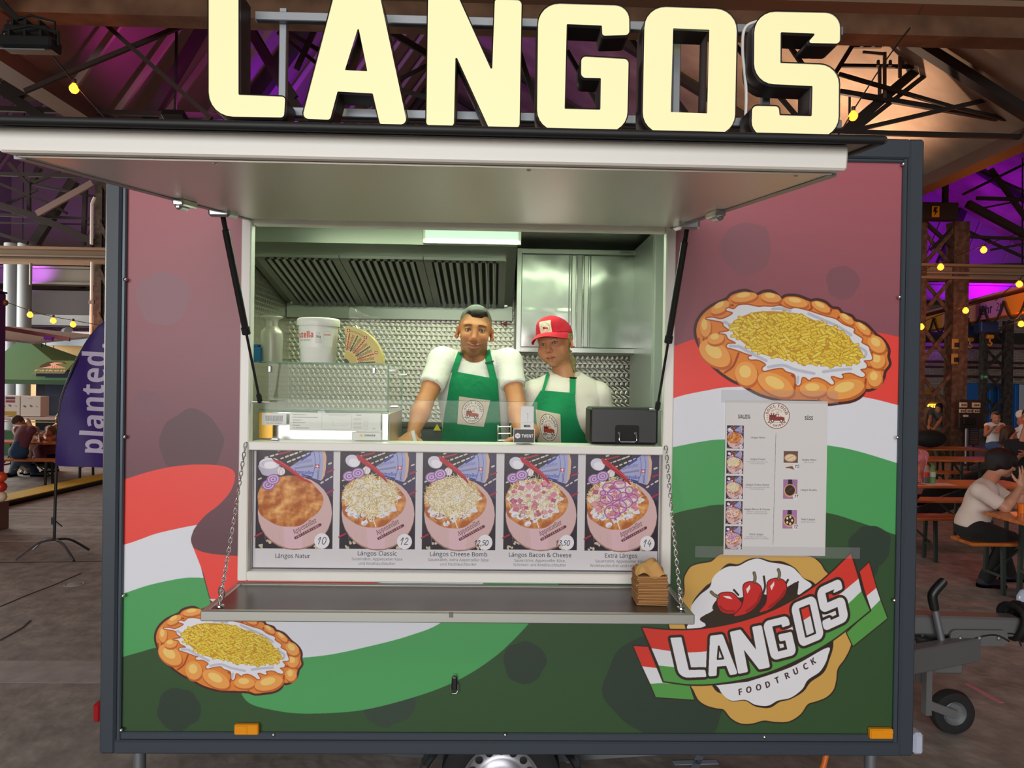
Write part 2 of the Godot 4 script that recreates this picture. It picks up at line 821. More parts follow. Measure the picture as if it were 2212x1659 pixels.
	# cap height h in sheet metres; align 0 left, 0.5 middle, 1 right; at = base line
	func text(s: String, at: Vector2, h: float, c: Color, align := 0.5, rot := 0.0, squeeze := 1.0, bold := false, face := "Droid Sans", shear := 0.0, fit := 0.0) -> float:
		var g: Array = Paint.glyphs(s, face, bold)
		var tr: PackedVector2Array = g[0]
		var em := h / 0.714
		if fit > 0.0:
			squeeze = fit / (g[1] * em)
		var base: float = Paint.base_of(face, bold)
		var wide: float = g[1] * em * squeeze
		var out := PackedVector2Array()
		for q in tr:
			var p := Vector2((q.x * squeeze + (q.y - base) * shear) * em - align * wide, (q.y - base) * em)
			out.append(px(at + p.rotated(rot)))
		for j in range(0, out.size() - 2, 3):
			tri(out[j], out[j + 1], out[j + 2], c)
		return wide

	static func base_of(face: String, bold: bool) -> float:   # where the base line lies in the glyphs' own units
		var low := 1e9
		for q in Paint.glyphs("H", face, bold)[0]:
			low = minf(low, q.y)
		return low

	func arc_text(s: String, mid: Vector2, r: float, h: float, c: Color, mid_angle: float, top := true, spread := 1.12, bold := true, face := "Droid Sans") -> void:
		var ws := []
		var total := 0.0
		for ch in s:
			var w: float = (Paint.glyphs(ch, face, bold)[1] + 0.06) * h / 0.714 * spread if ch != " " else h * 0.5
			ws.append(w)
			total += w
		var along := -total / 2
		for j in s.length():
			var a: float = (along + ws[j] / 2) / r
			along += ws[j]
			var ang := mid_angle - a if top else mid_angle + a
			if s[j] != " ":
				text(s[j], mid + Vector2.from_angle(ang) * (r if top else r + h), h, c, 0.5, ang - PI / 2 if top else ang + PI / 2, 1.0, bold, face)

	func done() -> Image:
		im.resize(im.get_width() / 2, im.get_height() / 2, Image.INTERPOLATE_BILINEAR)
		return im


func hx(s: String) -> Color:
	return Color(s)


# a round fried flatbread with sour cream and grated cheese, in the comic style of the wrap; traced in metres of the upper one
func draw_flatbread(p: Paint, f: Transform2D) -> void:
	p.off = f
	var rim := curve(W2([0.665, 1.998, 0.671, 2.029, 0.691, 2.06, 0.725, 2.088, 0.777, 2.113, 0.794, 2.13, 0.821, 2.141, 0.852, 2.145, 0.887, 2.131, 0.918, 2.143, 0.949, 2.142, 0.981, 2.119, 1.001, 2.129, 1.043, 2.129, 1.092, 2.112, 1.116, 2.116, 1.147, 2.107, 1.172, 2.087, 1.196, 2.084, 1.211, 2.068, 1.246, 2.058, 1.26, 2.042, 1.298, 2.029, 1.329, 2, 1.337, 1.992, 1.369, 1.968, 1.387, 1.938, 1.386, 1.91, 1.392, 1.883, 1.375, 1.858, 1.37, 1.834, 1.355, 1.806, 1.32, 1.789, 1.303, 1.79, 1.286, 1.764, 1.251, 1.746, 1.199, 1.738, 1.164, 1.734, 1.129, 1.744, 1.077, 1.745, 1.008, 1.745, 0.963, 1.751, 0.911, 1.765, 0.869, 1.785, 0.841, 1.802, 0.809, 1.814, 0.774, 1.835, 0.743, 1.859, 0.715, 1.886, 0.701, 1.916, 0.683, 1.94, 0.67, 1.967]), true, 4)
	p.line(rim, 0.021, hx("4a2320"), true)
	p.poly(rim, hx("e88a36"))
	# creases and lobes of the dough rim
	for l in [W2([0.7, 1.923, 0.693, 1.968, 0.713, 1.995]), W2([0.774, 1.842, 0.805, 1.867, 0.825, 1.915]), W2([1.037, 1.784, 1.041, 1.822, 1.027, 1.836]), W2([0.981, 2.119, 0.976, 2.103, 0.983, 2.096]), W2([1.094, 2.11, 1.097, 2.088, 1.089, 2.081]), W2([1.172, 2.086, 1.165, 2.068]), W2([1.211, 2.068, 1.197, 2.052]), W2([1.129, 1.744, 1.129, 1.772, 1.115, 1.792]), W2([1.303, 1.79, 1.306, 1.826]), W2([1.375, 1.86, 1.34, 1.868, 1.315, 1.871]), W2([1.386, 1.934, 1.349, 1.934, 1.328, 1.926]), W2([1.329, 2, 1.296, 1.991]), W2([0.78, 2.111, 0.784, 2.096, 0.801, 2.093]), W2([0.674, 1.967, 0.679, 1.947, 0.7, 1.923])]:
		p.line(curve(l), 0.008, hx("a8481f"))
	for l in [[220, 720, 190, 120, 35], [560, 940, 120, 130, -20], [880, 1060, 210, 110, 25], [1290, 1110, 150, 80, 0], [1640, 1110, 210, 100, -15], [1960, 990, 80, 90, 0], [1990, 800, 85, 85, 0], [1980, 620, 110, 80, 40], [1830, 450, 100, 40, 40], [1650, 345, 90, 40, 35], [1370, 215, 110, 45, 25], [1100, 165, 130, 50, 10], [830, 115, 110, 50, 5], [540, 110, 140, 50, -10], [280, 220, 110, 55, -30], [120, 430, 60, 110, 0], [230, 560, 90, 60, -10]]:
		var at := bread_point(l[0], l[1])
		p.ell(at + Vector2(0.003, -0.007), Vector2(l[2], l[3]) * 0.000331 * 1.12, hx("c9662a"), deg_to_rad(-l[4]))
		p.ell(at, Vector2(l[2], l[3]) * 0.000331 * 1.05, hx("f2a654"), deg_to_rad(-l[4]))
		p.ell(at + Vector2(-0.004, 0.008), Vector2(l[2], l[3]) * 0.000331 * 0.55, hx("f8d078"), deg_to_rad(-l[4]))
	var cream := curve(W2([0.702, 2.042, 0.726, 2.046, 0.761, 2.041, 0.802, 2.064, 0.776, 2.075, 0.784, 2.082, 0.805, 2.079, 0.822, 2.093, 0.856, 2.096, 0.895, 2.089, 0.919, 2.091, 0.95, 2.09, 0.978, 2.094, 1.016, 2.083, 1.037, 2.087, 1.089, 2.076, 1.117, 2.067, 1.148, 2.058, 1.187, 2.048, 1.218, 2.028, 1.257, 2.013, 1.257, 1.998, 1.289, 1.977, 1.287, 1.962, 1.314, 1.947, 1.318, 1.933, 1.328, 1.909, 1.325, 1.899, 1.297, 1.895, 1.308, 1.881, 1.305, 1.867, 1.284, 1.862, 1.302, 1.845, 1.298, 1.835, 1.281, 1.836, 1.249, 1.849, 1.215, 1.844, 1.22, 1.833, 1.211, 1.828, 1.183, 1.836, 1.173, 1.831, 1.186, 1.811, 1.177, 1.804, 1.152, 1.82, 1.124, 1.83, 1.1, 1.826, 1.093, 1.819, 1.076, 1.83, 1.064, 1.828, 1.059, 1.805, 1.049, 1.798, 1.043, 1.808, 1.038, 1.839, 1.006, 1.851, 0.989, 1.863, 0.954, 1.859, 0.923, 1.851, 0.916, 1.861, 0.929, 1.875, 0.901, 1.892, 0.87, 1.893, 0.863, 1.902, 0.877, 1.907, 0.853, 1.915, 0.825, 1.925, 0.797, 1.933, 0.781, 1.938, 0.786, 1.949, 0.814, 1.951, 0.807, 1.959, 0.786, 1.969, 0.775, 1.986, 0.751, 1.989, 0.768, 1.993, 0.789, 2, 0.768, 2.017, 0.761, 2.031]), true, 4)
	p.line(cream, 0.009, hx("b4552a"), true)
	p.poly(cream, hx("e9ebf2"))
	for l in [W2([0.824, 1.942, 0.873, 1.916, 0.929, 1.889]), W2([0.937, 1.865, 0.992, 1.873, 1.041, 1.857, 1.11, 1.844]), W2([1.145, 1.851, 1.2, 1.859, 1.249, 1.863]), W2([1.086, 2.067, 1.142, 2.044, 1.198, 2.021, 1.247, 1.99]), W2([0.771, 2.031, 0.792, 2.017, 0.796, 2]), W2([0.95, 2.082, 0.988, 2.084, 1.016, 2.076]), W2([1.269, 1.95, 1.304, 1.929, 1.301, 1.909]), W2([1.047, 1.808, 1.05, 1.829]), W2([0.793, 1.942, 0.831, 1.939, 0.852, 1.926])]:
		p.line(curve(l), 0.011, hx("c3c6d8"))
	var heap := curve(W2([0.797, 2.024, 0.806, 1.983, 0.824, 1.97, 0.866, 1.936, 0.894, 1.92, 0.957, 1.902, 1.005, 1.897, 1.044, 1.887, 1.08, 1.878, 1.134, 1.878, 1.179, 1.87, 1.221, 1.883, 1.249, 1.88, 1.28, 1.896, 1.292, 1.924, 1.254, 1.963, 1.244, 1.977, 1.212, 2.004, 1.156, 2.027, 1.107, 2.043, 1.058, 2.063, 1.002, 2.071, 0.94, 2.074, 0.878, 2.068, 0.83, 2.049]), true, 3)
	p.poly(heap, hx("cf9a2c"))
	var r := RandomNumberGenerator.new()
	r.seed = 12
	var inner := Geometry2D.offset_polygon(heap, -0.004)
	for pass_ in 700:
		var at := bread_point(r.randf_range(410, 1810), r.randf_range(270, 860))
		if not Geometry2D.is_point_in_polygon(at, inner[0]):
			continue
		var d := Vector2.from_angle(deg_to_rad([-28.0, -35.0, 12.0, 30.0, -50.0, 18.0, -20.0][r.randi() % 7] + r.randf_range(-8, 8))) * r.randf_range(0.010, 0.018)
		p.seg(at - d * 1.06, at + d * 1.06, 0.0118, hx("b98420"))
		p.seg(at - d, at + d, 0.0092, hx(["efd54a", "ecd040", "f2dc5c", "e8ca40"][r.randi() % 4]))
	p.off = Transform2D()


func bread_point(x: float, y: float) -> Vector2:
	var o: PackedVector2Array = W2([0.655, 2.159, 1.348, 2.171, 0.661, 1.816, 1.354, 1.827])
	return o[0].lerp(o[1], x / 2000.0).lerp(o[2].lerp(o[3], x / 2000.0), y / 1000.0)


# the round emblem of the kitchen: a ring, words on an arc and a small van
func draw_emblem(p: Paint, at: Vector2, r: float, dark := "6e2f2a", red := "b8492f") -> void:
	p.ell(at, Vector2(r, r), hx(dark))
	p.ell(at, Vector2(r, r) * 0.955, hx("eae4da"))
	p.arc_text("SOUL FOOD", at, r * 0.66, r * 0.22, hx(dark), PI / 2, true, 1.0, true, "Droid Serif")
	p.arc_text("ON WHEELS", at, r * 0.45, r * 0.11, hx(dark), PI / 2, true, 1.05, false)
	p.arc_text("BY GHIBAN", at, r * 0.68, r * 0.16, hx(dark), -PI / 2, false, 1.1, true)
	var q := func(x: float, y: float) -> Vector2: return at + Vector2(x, y) * r
	var P := func(a: Array) -> PackedVector2Array:
		var o := PackedVector2Array()
		for j in range(0, a.size(), 2):
			o.append(at + Vector2(a[j], a[j + 1]) * r)
		return o
	p.poly(P.call([-0.58, -0.38, -0.58, 0.14, 0.18, 0.14, 0.36, -0.06, 0.6, -0.12, 0.62, -0.38]), hx(red))
	p.poly(P.call([0.16, -0.06, 0.16, 0.1, 0.22, 0.1, 0.32, -0.06]), hx("f0e6da"))
	p.poly(P.call([-0.02, -0.06, -0.02, 0.1, 0.11, 0.1, 0.11, -0.06]), hx("f0e6da"))
	p.poly(P.call([-0.52, -0.1, -0.52, 0.08, -0.12, 0.08, -0.12, -0.1]), hx(dark))
	for j in 5:
		p.poly(P.call([-0.56 + 0.09 * j, 0.06, -0.54 + 0.09 * j, 0.22, -0.46 + 0.09 * j, 0.22, -0.47 + 0.09 * j, 0.06]), hx("f0e6da") if j % 2 == 0 else hx(red))
	p.line(P.call([-0.6, -0.2, 0.6, -0.2]), r * 0.02, hx(dark))
	for x in [-0.32, 0.36]:
		p.ell(q.call(x, -0.38), Vector2(r, r) * 0.13, hx(dark))
		p.ell(q.call(x, -0.38), Vector2(r, r) * 0.07, hx("eae4da"))
	p.line(P.call([-0.7, -0.52, 0.72, -0.52]), r * 0.02, hx(dark))
	for y in [0.0, -0.14, -0.28]:
		p.line(P.call([-0.78 - y * 0.1, y, -0.66, y]), r * 0.025, hx(dark))
	for x in [0.0, 0.1]:
		p.line(P.call([x, 0.2, x + 0.04, 0.26, x, 0.32]), r * 0.025, hx(red))

# ---------- the printed wrap of the trailer's front ----------
func sign_letters() -> Array:   # outlines (x, y, corner radius) of L A N G O S as they stand on the roof, each with its hole if it has one
	return [
		[[-1.157, 3.222, 0.007, -1.04, 3.225, 0.007, -1.035, 2.841, 0, -0.864, 2.838, 0.017, -0.868, 2.753, 0.017, -1.151, 2.751, 0.093], []],
		[[-0.696, 3.224, 0.027, -0.525, 3.224, 0.027, -0.414, 2.739, 0.024, -0.522, 2.733, 0.02, -0.551, 2.849, 0, -0.674, 2.853, 0, -0.7, 2.748, 0.017, -0.812, 2.751, 0.024], [-0.605, 3.087, 0, -0.573, 2.939, 0, -0.648, 2.941, 0]],
		[[-0.353, 3.217, 0.017, -0.233, 3.217, 0.017, -0.112, 2.961, 0, -0.106, 3.217, 0.014, 0.001, 3.216, 0.021, 0, 2.733, 0.021, -0.121, 2.734, 0.017, -0.241, 2.987, 0, -0.243, 2.736, 0.017, -0.353, 2.736, 0.017], []],
		[[0.055, 3.207, 0.083, 0.402, 3.206, 0.083, 0.404, 3.089, 0.021, 0.295, 3.083, 0.014, 0.293, 3.121, 0, 0.17, 3.123, 0, 0.167, 2.818, 0, 0.292, 2.818, 0, 0.292, 2.926, 0, 0.218, 2.926, 0.021, 0.218, 3.014, 0.021, 0.403, 3.008, 0.021, 0.401, 2.729, 0.078, 0.057, 2.728, 0.078], []],
		[[0.452, 3.206, 0.083, 0.807, 3.203, 0.084, 0.805, 2.727, 0.08, 0.45, 2.728, 0.08], [0.567, 3.121, 0, 0.697, 3.119, 0, 0.694, 2.813, 0, 0.563, 2.815, 0]],
		[[0.863, 3.198, 0.084, 1.196, 3.2, 0.077, 1.197, 3.077, 0.021, 1.06, 3.076, 0.014, 1.091, 3.112, 0, 0.972, 3.114, 0, 0.973, 3.008, 0, 1.195, 3.005, 0.077, 1.198, 2.728, 0.081, 0.859, 2.725, 0.08, 0.861, 2.846, 0.024, 0.969, 2.846, 0.018, 0.973, 2.813, 0, 1.086, 2.812, 0, 1.087, 2.916, 0, 0.866, 2.921, 0.08], []],
	]


func letter_poly(a: Array) -> PackedVector2Array:
	return rounded(a)


func wrap_image() -> Image:
	var sheet := Rect2(-1.44, 0.46, 2.88, 2.2)
	var p := Paint.new(4096, 3128, sheet, hx("335330"))
	# maroon ground that deepens downwards
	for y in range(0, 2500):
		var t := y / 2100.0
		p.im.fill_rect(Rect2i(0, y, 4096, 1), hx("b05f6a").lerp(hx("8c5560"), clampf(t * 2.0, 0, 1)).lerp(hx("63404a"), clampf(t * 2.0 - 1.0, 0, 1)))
	var spots := [W2([-1.299, 2.082, -1.202, 2.083]), W2([-1.351, 1.688, -1.293, 1.689]), W2([-1.19, 1.558, -1.074, 1.559]), W2([0.847, 2.307, 0.944, 2.309]), W2([1.212, 2.186, 1.275, 2.187]), W2([-1.105, 2.381, -1.054, 2.382])]
	for k in spots.size():
		p.blob(spots[k][0], spots[k][0].distance_to(spots[k][1]), [hx("8a5f6b"), hx("7a4f5b"), hx("60404a"), hx("8e5a64"), hx("85555f"), hx("a05a66")][k], k * 1.7)
	var red := hx("f0483f")
	var white := hx("e2e5ee")
	var green := hx("4fa660")
	var dark := hx("335330")
	# the dark green ground of the lower part
	p.poly(W2([-1.541, 1.033, -0.869, 1.039, 0.498, 1.192, 1.545, 1.202, 1.562, 0.295, -1.533, 0.289]), dark)
	# left flag
	var redtop := curve(W2([-1.485, 1.402, -1.417, 1.423, -1.344, 1.447, -1.259, 1.467, -1.174, 1.476, -1.089, 1.474, -1.046, 1.462, -1.03, 1.442, -1.034, 1.407, -1.051, 1.37, -1.087, 1.329, -1.127, 1.297, -1.155, 1.268, -1.177, 1.237, -1.187, 1.202, -1.179, 1.173]))
	p.poly(redtop + W2([-1.141, 1.053, -1.253, 0.96, -1.48, 0.959]), red)
	p.poly(curve(W2([-1.482, 1.165, -1.417, 1.183, -1.369, 1.2, -1.313, 1.221, -1.228, 1.242, -1.165, 1.255])) + curve(W2([-1.177, 1.237, -1.187, 1.202, -1.179, 1.173, -1.159, 1.133, -1.139, 1.059])) + W2([-1.138, 0.961, -1.48, 0.959]), white)
	p.poly(curve(W2([-1.48, 0.984, -1.418, 1.004, -1.339, 1.031, -1.254, 1.051, -1.198, 1.06, -1.139, 1.06])) + W2([-1.111, 0.961, -1.068, 0.674, -1.475, 0.557]), green)
	p.poly(curve(W2([-1.47, 0.753, -1.419, 0.77, -1.368, 0.785, -1.3, 0.804, -1.197, 0.817])) + W2([-1.059, 0.728, -0.92, 0.59, -0.918, 0.451, -1.466, 0.449]), dark)
	# the second flag, which swings on under the window and down to the right
	p.poly(curve(W2([-1.179, 1.173, -1.173, 1.168, -1.142, 1.155, -1.085, 1.146, -1.017, 1.142, -0.96, 1.141])) + W2([-0.487, 1.148, -0.485, 1.051, -1.113, 0.979, -1.139, 1.074]), red)
	p.poly(W2([-0.487, 1.148, -0.113, 1.152, -0.111, 1.052]) + curve(W2([-0.111, 1.052, -0.255, 0.91, -0.382, 0.853, -0.543, 0.809, -0.696, 0.777, -0.865, 0.762])) + W2([-0.933, 0.752, -1.036, 0.922, -1.118, 0.982, -0.8, 0.992, -0.485, 1.051]), white)
	p.blob(W2([-0.459, 0.614, -0.357, 0.614])[0], 0.1, hx("34463a"), 2.0)
	p.poly(W2([-0.113, 1.152, 0.17, 1.154, 0.17, 1.055]) + curve(W2([0.17, 1.055, 0.079, 0.926, -0.014, 0.823, -0.081, 0.765, -0.166, 0.708, -0.268, 0.658, -0.404, 0.612, -0.54, 0.578, -0.659, 0.565, -0.795, 0.563, -0.888, 0.576, -0.956, 0.594, -0.99, 0.623, -1.008, 0.666])) + W2([-0.933, 0.762, -0.865, 0.762]) + curve(W2([-0.865, 0.762, -0.696, 0.777, -0.543, 0.809, -0.382, 0.853, -0.255, 0.91, -0.111, 1.052])), green)
	p.poly(W2([0.169, 1.154, 0.776, 1.16, 0.778, 1.053, 0.17, 1.055]), dark)
	for s in [W2([-1.224, 0.576, -1.145, 0.577]), W2([0.044, 0.756, 0.123, 0.756]), W2([0.537, 0.677, 0.728, 0.678]), W2([0.681, 0.571, 0.786, 0.571]), W2([1.335, 1.165, 1.414, 1.166]), W2([1.297, 1.121, 1.362, 1.122])]:
		p.blob(s[0], s[0].distance_to(s[1]), hx("2e3f33"), s[0].x * 9.0)
	# right flag
	p.poly(curve(W2([0.528, 1.917, 0.607, 1.947, 0.669, 1.967, 0.804, 1.986, 1.068, 2.004, 1.32, 2.003, 1.427, 1.986])) + W2([1.534, 1.979, 1.551, 1.088, 0.542, 1.079]), red)
	p.poly(curve(W2([0.531, 1.724, 0.61, 1.753, 0.708, 1.775, 0.8, 1.789, 1.005, 1.792, 1.285, 1.761, 1.419, 1.733, 1.459, 1.722])) + W2([1.551, 1.088, 0.542, 1.079]), white)
	p.poly(curve(W2([0.534, 1.551, 0.613, 1.568, 0.692, 1.584, 0.771, 1.593, 0.969, 1.594, 1.165, 1.576, 1.275, 1.557, 1.417, 1.517, 1.47, 1.5])) + W2([1.551, 1.088, 0.542, 1.079]), green)
	p.poly(curve(W2([0.538, 1.295, 0.617, 1.322, 0.696, 1.339, 0.771, 1.35, 0.973, 1.346, 1.17, 1.323, 1.28, 1.293, 1.417, 1.248, 1.475, 1.226])) + W2([1.552, 1.021, 0.543, 1.013]), dark)
	for s in [W2([1.334, 1.2, 1.413, 1.201]), W2([1.304, 1.134, 1.371, 1.134])]:
		p.blob(s[0], s[0].distance_to(s[1]), hx("2e3f33"), s[0].x * 9.0)
	draw_flatbread(p, Transform2D())
	# the same bread again, smaller, at the lower left
	var a: PackedVector2Array = W2([0.662, 2.142, 1.389, 2.155, 0.669, 1.725])
	var b: PackedVector2Array = W2([-1.311, 0.949, -0.78, 0.949, -1.307, 0.635])
	var from := Transform2D(a[1] - a[0], a[2] - a[0], a[0])
	draw_flatbread(p, Transform2D(b[1] - b[0], b[2] - b[0], b[0]) * from.affine_inverse())
	draw_badge(p)
	return p.done()


func draw_badge(p: Paint) -> void:
	var ink := hx("33261f")
	var gold := hx("d6a955")
	var crust := curve(W2([0.635, 1.07, 0.645, 1.097, 0.661, 1.118, 0.693, 1.129, 0.735, 1.137, 0.761, 1.159, 0.788, 1.167, 0.873, 1.173, 0.98, 1.174, 1.061, 1.164, 1.115, 1.157, 1.147, 1.133, 1.164, 1.107, 1.197, 1.075, 1.23, 1.027, 1.247, 0.985, 1.253, 0.931, 1.268, 0.868, 1.267, 0.825, 1.245, 0.777, 1.219, 0.739, 1.214, 0.696, 1.204, 0.659, 1.178, 0.632, 1.14, 0.616, 1.108, 0.605, 1.082, 0.568, 1.04, 0.541, 0.991, 0.538, 0.943, 0.543, 0.9, 0.532, 0.857, 0.532, 0.82, 0.551, 0.792, 0.583, 0.766, 0.588, 0.728, 0.598, 0.696, 0.619, 0.676, 0.656, 0.657, 0.688, 0.613, 0.794, 0.585, 0.884, 0.579, 0.927, 0.61, 0.969, 0.636, 1.012]), true, 4)
	p.line(crust, 0.010, ink, true)
	p.poly(crust, gold)
	var shadow := curve(W2([0.643, 0.885, 0.654, 0.906, 0.675, 0.927, 0.663, 0.959, 0.674, 0.996, 0.715, 1.044, 0.736, 1.06, 0.768, 1.103, 0.799, 1.13, 0.837, 1.128, 0.874, 1.147, 0.916, 1.153, 0.959, 1.142, 1.002, 1.14, 1.051, 1.116, 1.084, 1.079, 1.127, 1.058, 1.171, 0.984, 1.201, 0.846, 1.186, 0.771, 1.165, 0.723, 1.117, 0.688, 1.091, 0.653, 1.043, 0.624, 1.001, 0.613, 0.964, 0.591, 0.91, 0.596, 0.872, 0.617, 0.819, 0.615, 0.786, 0.641, 0.743, 0.678]), true, 4)
	p.poly(shadow, ink)
	var cream := curve(W2([0.649, 0.885, 0.664, 0.927, 0.663, 0.97, 0.695, 1.012, 0.731, 1.042, 0.742, 1.076, 0.768, 1.103, 0.799, 1.119, 0.837, 1.122, 0.874, 1.141, 0.911, 1.15, 0.954, 1.137, 0.997, 1.131, 1.04, 1.119, 1.067, 1.095, 1.084, 1.077, 1.116, 1.053, 1.09, 1.031, 1.063, 1.015, 1.065, 1.053, 1.057, 1.063, 1.036, 1.052, 1.009, 1.036, 0.983, 1.025, 0.951, 1.014, 0.929, 1.02, 0.908, 1.035, 0.876, 1.014, 0.844, 1.003, 0.823, 1.013, 0.801, 1.013, 0.769, 1.002, 0.748, 0.981, 0.743, 0.96, 0.762, 0.949, 0.765, 0.933, 0.749, 0.922, 0.733, 0.938, 0.717, 0.938, 0.744, 0.907, 0.718, 0.906, 0.696, 0.922, 0.718, 0.896]), true, 4)
	p.poly(cream, hx("e9eaf0"))
	p.poly(curve(W2([0.696, 0.919, 0.738, 0.949, 0.77, 0.97, 0.824, 0.95, 0.876, 0.998, 0.93, 0.961, 0.983, 1.009, 1.069, 1.015, 1.011, 0.967, 0.931, 0.934, 0.851, 0.907, 0.771, 0.89]), true, 4), hx("352a1c"))
	for d in [W2([0.934, 1.083, 0.939, 1.046, 0.932, 1.02]), W2([1.025, 1.071, 1.015, 1.047, 1.023, 1.02]), W2([1.063, 1.063, 1.044, 1.036, 1.039, 1.023]), W2([0.822, 1.032, 0.839, 1.013]), W2([0.701, 0.919, 0.728, 0.904])]:
		p.line(curve(d), 0.0075, ink)
	p.poly(curve(W2([0.759, 0.674, 0.77, 0.665, 0.786, 0.641, 0.819, 0.617, 0.872, 0.62, 0.91, 0.602, 0.958, 0.599, 0.995, 0.618, 1.043, 0.629, 1.086, 0.661, 1.107, 0.696, 1.149, 0.725, 1.17, 0.755, 1.181, 0.787, 1.177, 0.818, 1.041, 0.744, 0.882, 0.689])), hx("e9eaf0"))
	# three chillies
	var pods := [
		W2([0.764, 1.01, 0.785, 1.021, 0.817, 1.019, 0.839, 0.998, 0.855, 0.976, 0.84, 0.95, 0.813, 0.943, 0.781, 0.949, 0.762, 0.976]),
		W2([0.859, 1.051, 0.891, 1.062, 0.921, 1.046, 0.927, 1.014, 0.914, 0.982, 0.888, 0.955, 0.856, 0.939, 0.824, 0.936, 0.85, 0.966, 0.86, 1.003]),
		W2([0.95, 1.062, 0.982, 1.076, 1.012, 1.065, 1.02, 1.036, 1.01, 1.01, 0.989, 0.988, 0.957, 0.961, 0.92, 0.95, 0.943, 0.982, 0.948, 1.02])]
	for j in 3:
		var o := curve(pods[j], true)
		p.line(o, 0.006, hx("4a1512"), true)
		p.poly(o, hx("cf2a26"))
	p.line(curve(W2([0.77, 0.97, 0.792, 0.953, 0.824, 0.952])), 0.009, hx("a31f1d"))
	p.line(curve(W2([0.924, 1.019, 0.909, 0.982, 0.872, 0.953])), 0.010, hx("a31f1d"))
	p.line(curve(W2([1.015, 1.031, 0.994, 0.999, 0.957, 0.969])), 0.010, hx("a31f1d"))
	for h in [W2([0.78, 1.009, 0.807, 1.008, 0.818, 0.997, 0.796, 1]), W2([0.868, 1.035, 0.882, 1.052, 0.884, 1.038, 0.873, 1.018]), W2([0.958, 1.046, 0.973, 1.065, 0.974, 1.052, 0.964, 1.031])]:
		p.poly(h, hx("f3e9e6"))
	for s in [W2([0.764, 1.005, 0.748, 1.013, 0.737, 1.023]), W2([0.899, 1.062, 0.901, 1.08, 0.897, 1.096]), W2([0.99, 1.074, 0.993, 1.094, 0.988, 1.109])]:
		p.line(curve(s), 0.0115, hx("3b2f28"))
		p.line(curve(s), 0.0075, hx("7f7653"))
	# ribbon tails, then the ribbon
	for tail in [[W2([0.449, 0.82, 0.504, 0.817, 0.537, 0.738, 0.561, 0.688, 0.66, 0.675, 0.68, 0.62, 0.536, 0.629, 0.514, 0.679, 0.483, 0.743]), W2([0.449, 0.82, 0.504, 0.817, 0.537, 0.738, 0.483, 0.744]), W2([0.514, 0.679, 0.562, 0.682, 0.66, 0.673, 0.68, 0.62, 0.536, 0.629])],
			[W2([1.296, 1.105, 1.331, 1.139, 1.36, 1.044, 1.376, 0.999, 1.404, 0.93, 1.276, 0.825, 1.251, 0.875, 1.337, 0.959, 1.322, 1.012]), W2([1.296, 1.105, 1.331, 1.139, 1.36, 1.044, 1.322, 1.012]), W2([1.337, 0.959, 1.376, 0.999, 1.404, 0.93, 1.276, 0.825, 1.251, 0.875])]]:
		p.line(tail[0], 0.008, ink, true)
		p.poly(tail[0], hx("e4e6ec"))
		p.poly(tail[1], hx("dc3a2c"))
		p.poly(tail[2], hx("58a04c"))
	var e1 := curve(W2([0.481, 0.888, 0.612, 0.879, 0.739, 0.889, 0.878, 0.921, 1.011, 0.975, 1.143, 1.059, 1.261, 1.171]), false, 8)
	var e2 := curve(W2([0.516, 0.812, 0.64, 0.797, 0.762, 0.807, 0.895, 0.836, 1.028, 0.887, 1.161, 0.971, 1.292, 1.078]), false, 8)
	var e3 := curve(W2([0.545, 0.747, 0.656, 0.739, 0.774, 0.747, 0.907, 0.775, 1.04, 0.826, 1.173, 0.91, 1.304, 1.031]), false, 8)
	var e4 := curve(W2([0.564, 0.689, 0.679, 0.677, 0.796, 0.686, 0.924, 0.714, 1.057, 0.768, 1.195, 0.846, 1.337, 0.959]), false, 8)
	var all := e1.duplicate()
	var back := e4.duplicate()
	back.reverse()
	all.append_array(back)
	p.line(all, 0.011, ink, true)
	for b in [[e1, e2, "dc3a2c"], [e2, e3, "e4e6ec"], [e3, e4, "58a04c"]]:
		var o: PackedVector2Array = b[0].duplicate()
		var rr: PackedVector2Array = b[1].duplicate()
		rr.reverse()
		o.append_array(rr)
		p.poly(o, hx(b[2]))
	# the word on the ribbon: the roof sign's letters, each laid into its own leaning frame (bottom left, bottom right, top left)
	var frames := [
		W2([0.621, 0.701, 0.726, 0.705, 0.586, 0.852]), W2([0.734, 0.702, 0.841, 0.716, 0.705, 0.856]), W2([0.844, 0.716, 0.964, 0.743, 0.809, 0.875]),
		W2([0.969, 0.767, 1.065, 0.792, 0.931, 0.913]), W2([1.075, 0.816, 1.168, 0.856, 1.035, 0.978]), W2([1.165, 0.878, 1.259, 0.921, 1.13, 1.037])]
	var words := sign_letters()
	var made := []
	for j in 6:
		var o := letter_poly(words[j][0])
		var bb := Rect2(o[0], Vector2.ZERO)
		for q in o:
			bb = bb.expand(q)
		var f: PackedVector2Array = frames[j]
		var t := Transform2D((f[1] - f[0]) / bb.size.x, (f[2] - f[0]) / bb.size.y, f[0]) * Transform2D(0, -bb.position)
		made.append([t * o, t * letter_poly(words[j][1]) if words[j][1].size() else PackedVector2Array()])
	for m in made:
		p.line(m[0], 0.0195, ink, true)
	for m in made:
		if m[1].size():
			p.polys([m[0], m[1]], hx("e9eaf0"))
			p.line(m[1], 0.007, ink, true)
		else:
			p.poly(m[0], hx("e9eaf0"))
	# FOODTRUCK along a rising curve
	var way := curve(W2([0.853, 0.639, 0.885, 0.647, 0.922, 0.656, 0.957, 0.667, 0.994, 0.684, 1.031, 0.701, 1.063, 0.717, 1.101, 0.736, 1.13, 0.756]), false, 1)
	var s := "FOODTRUCK"
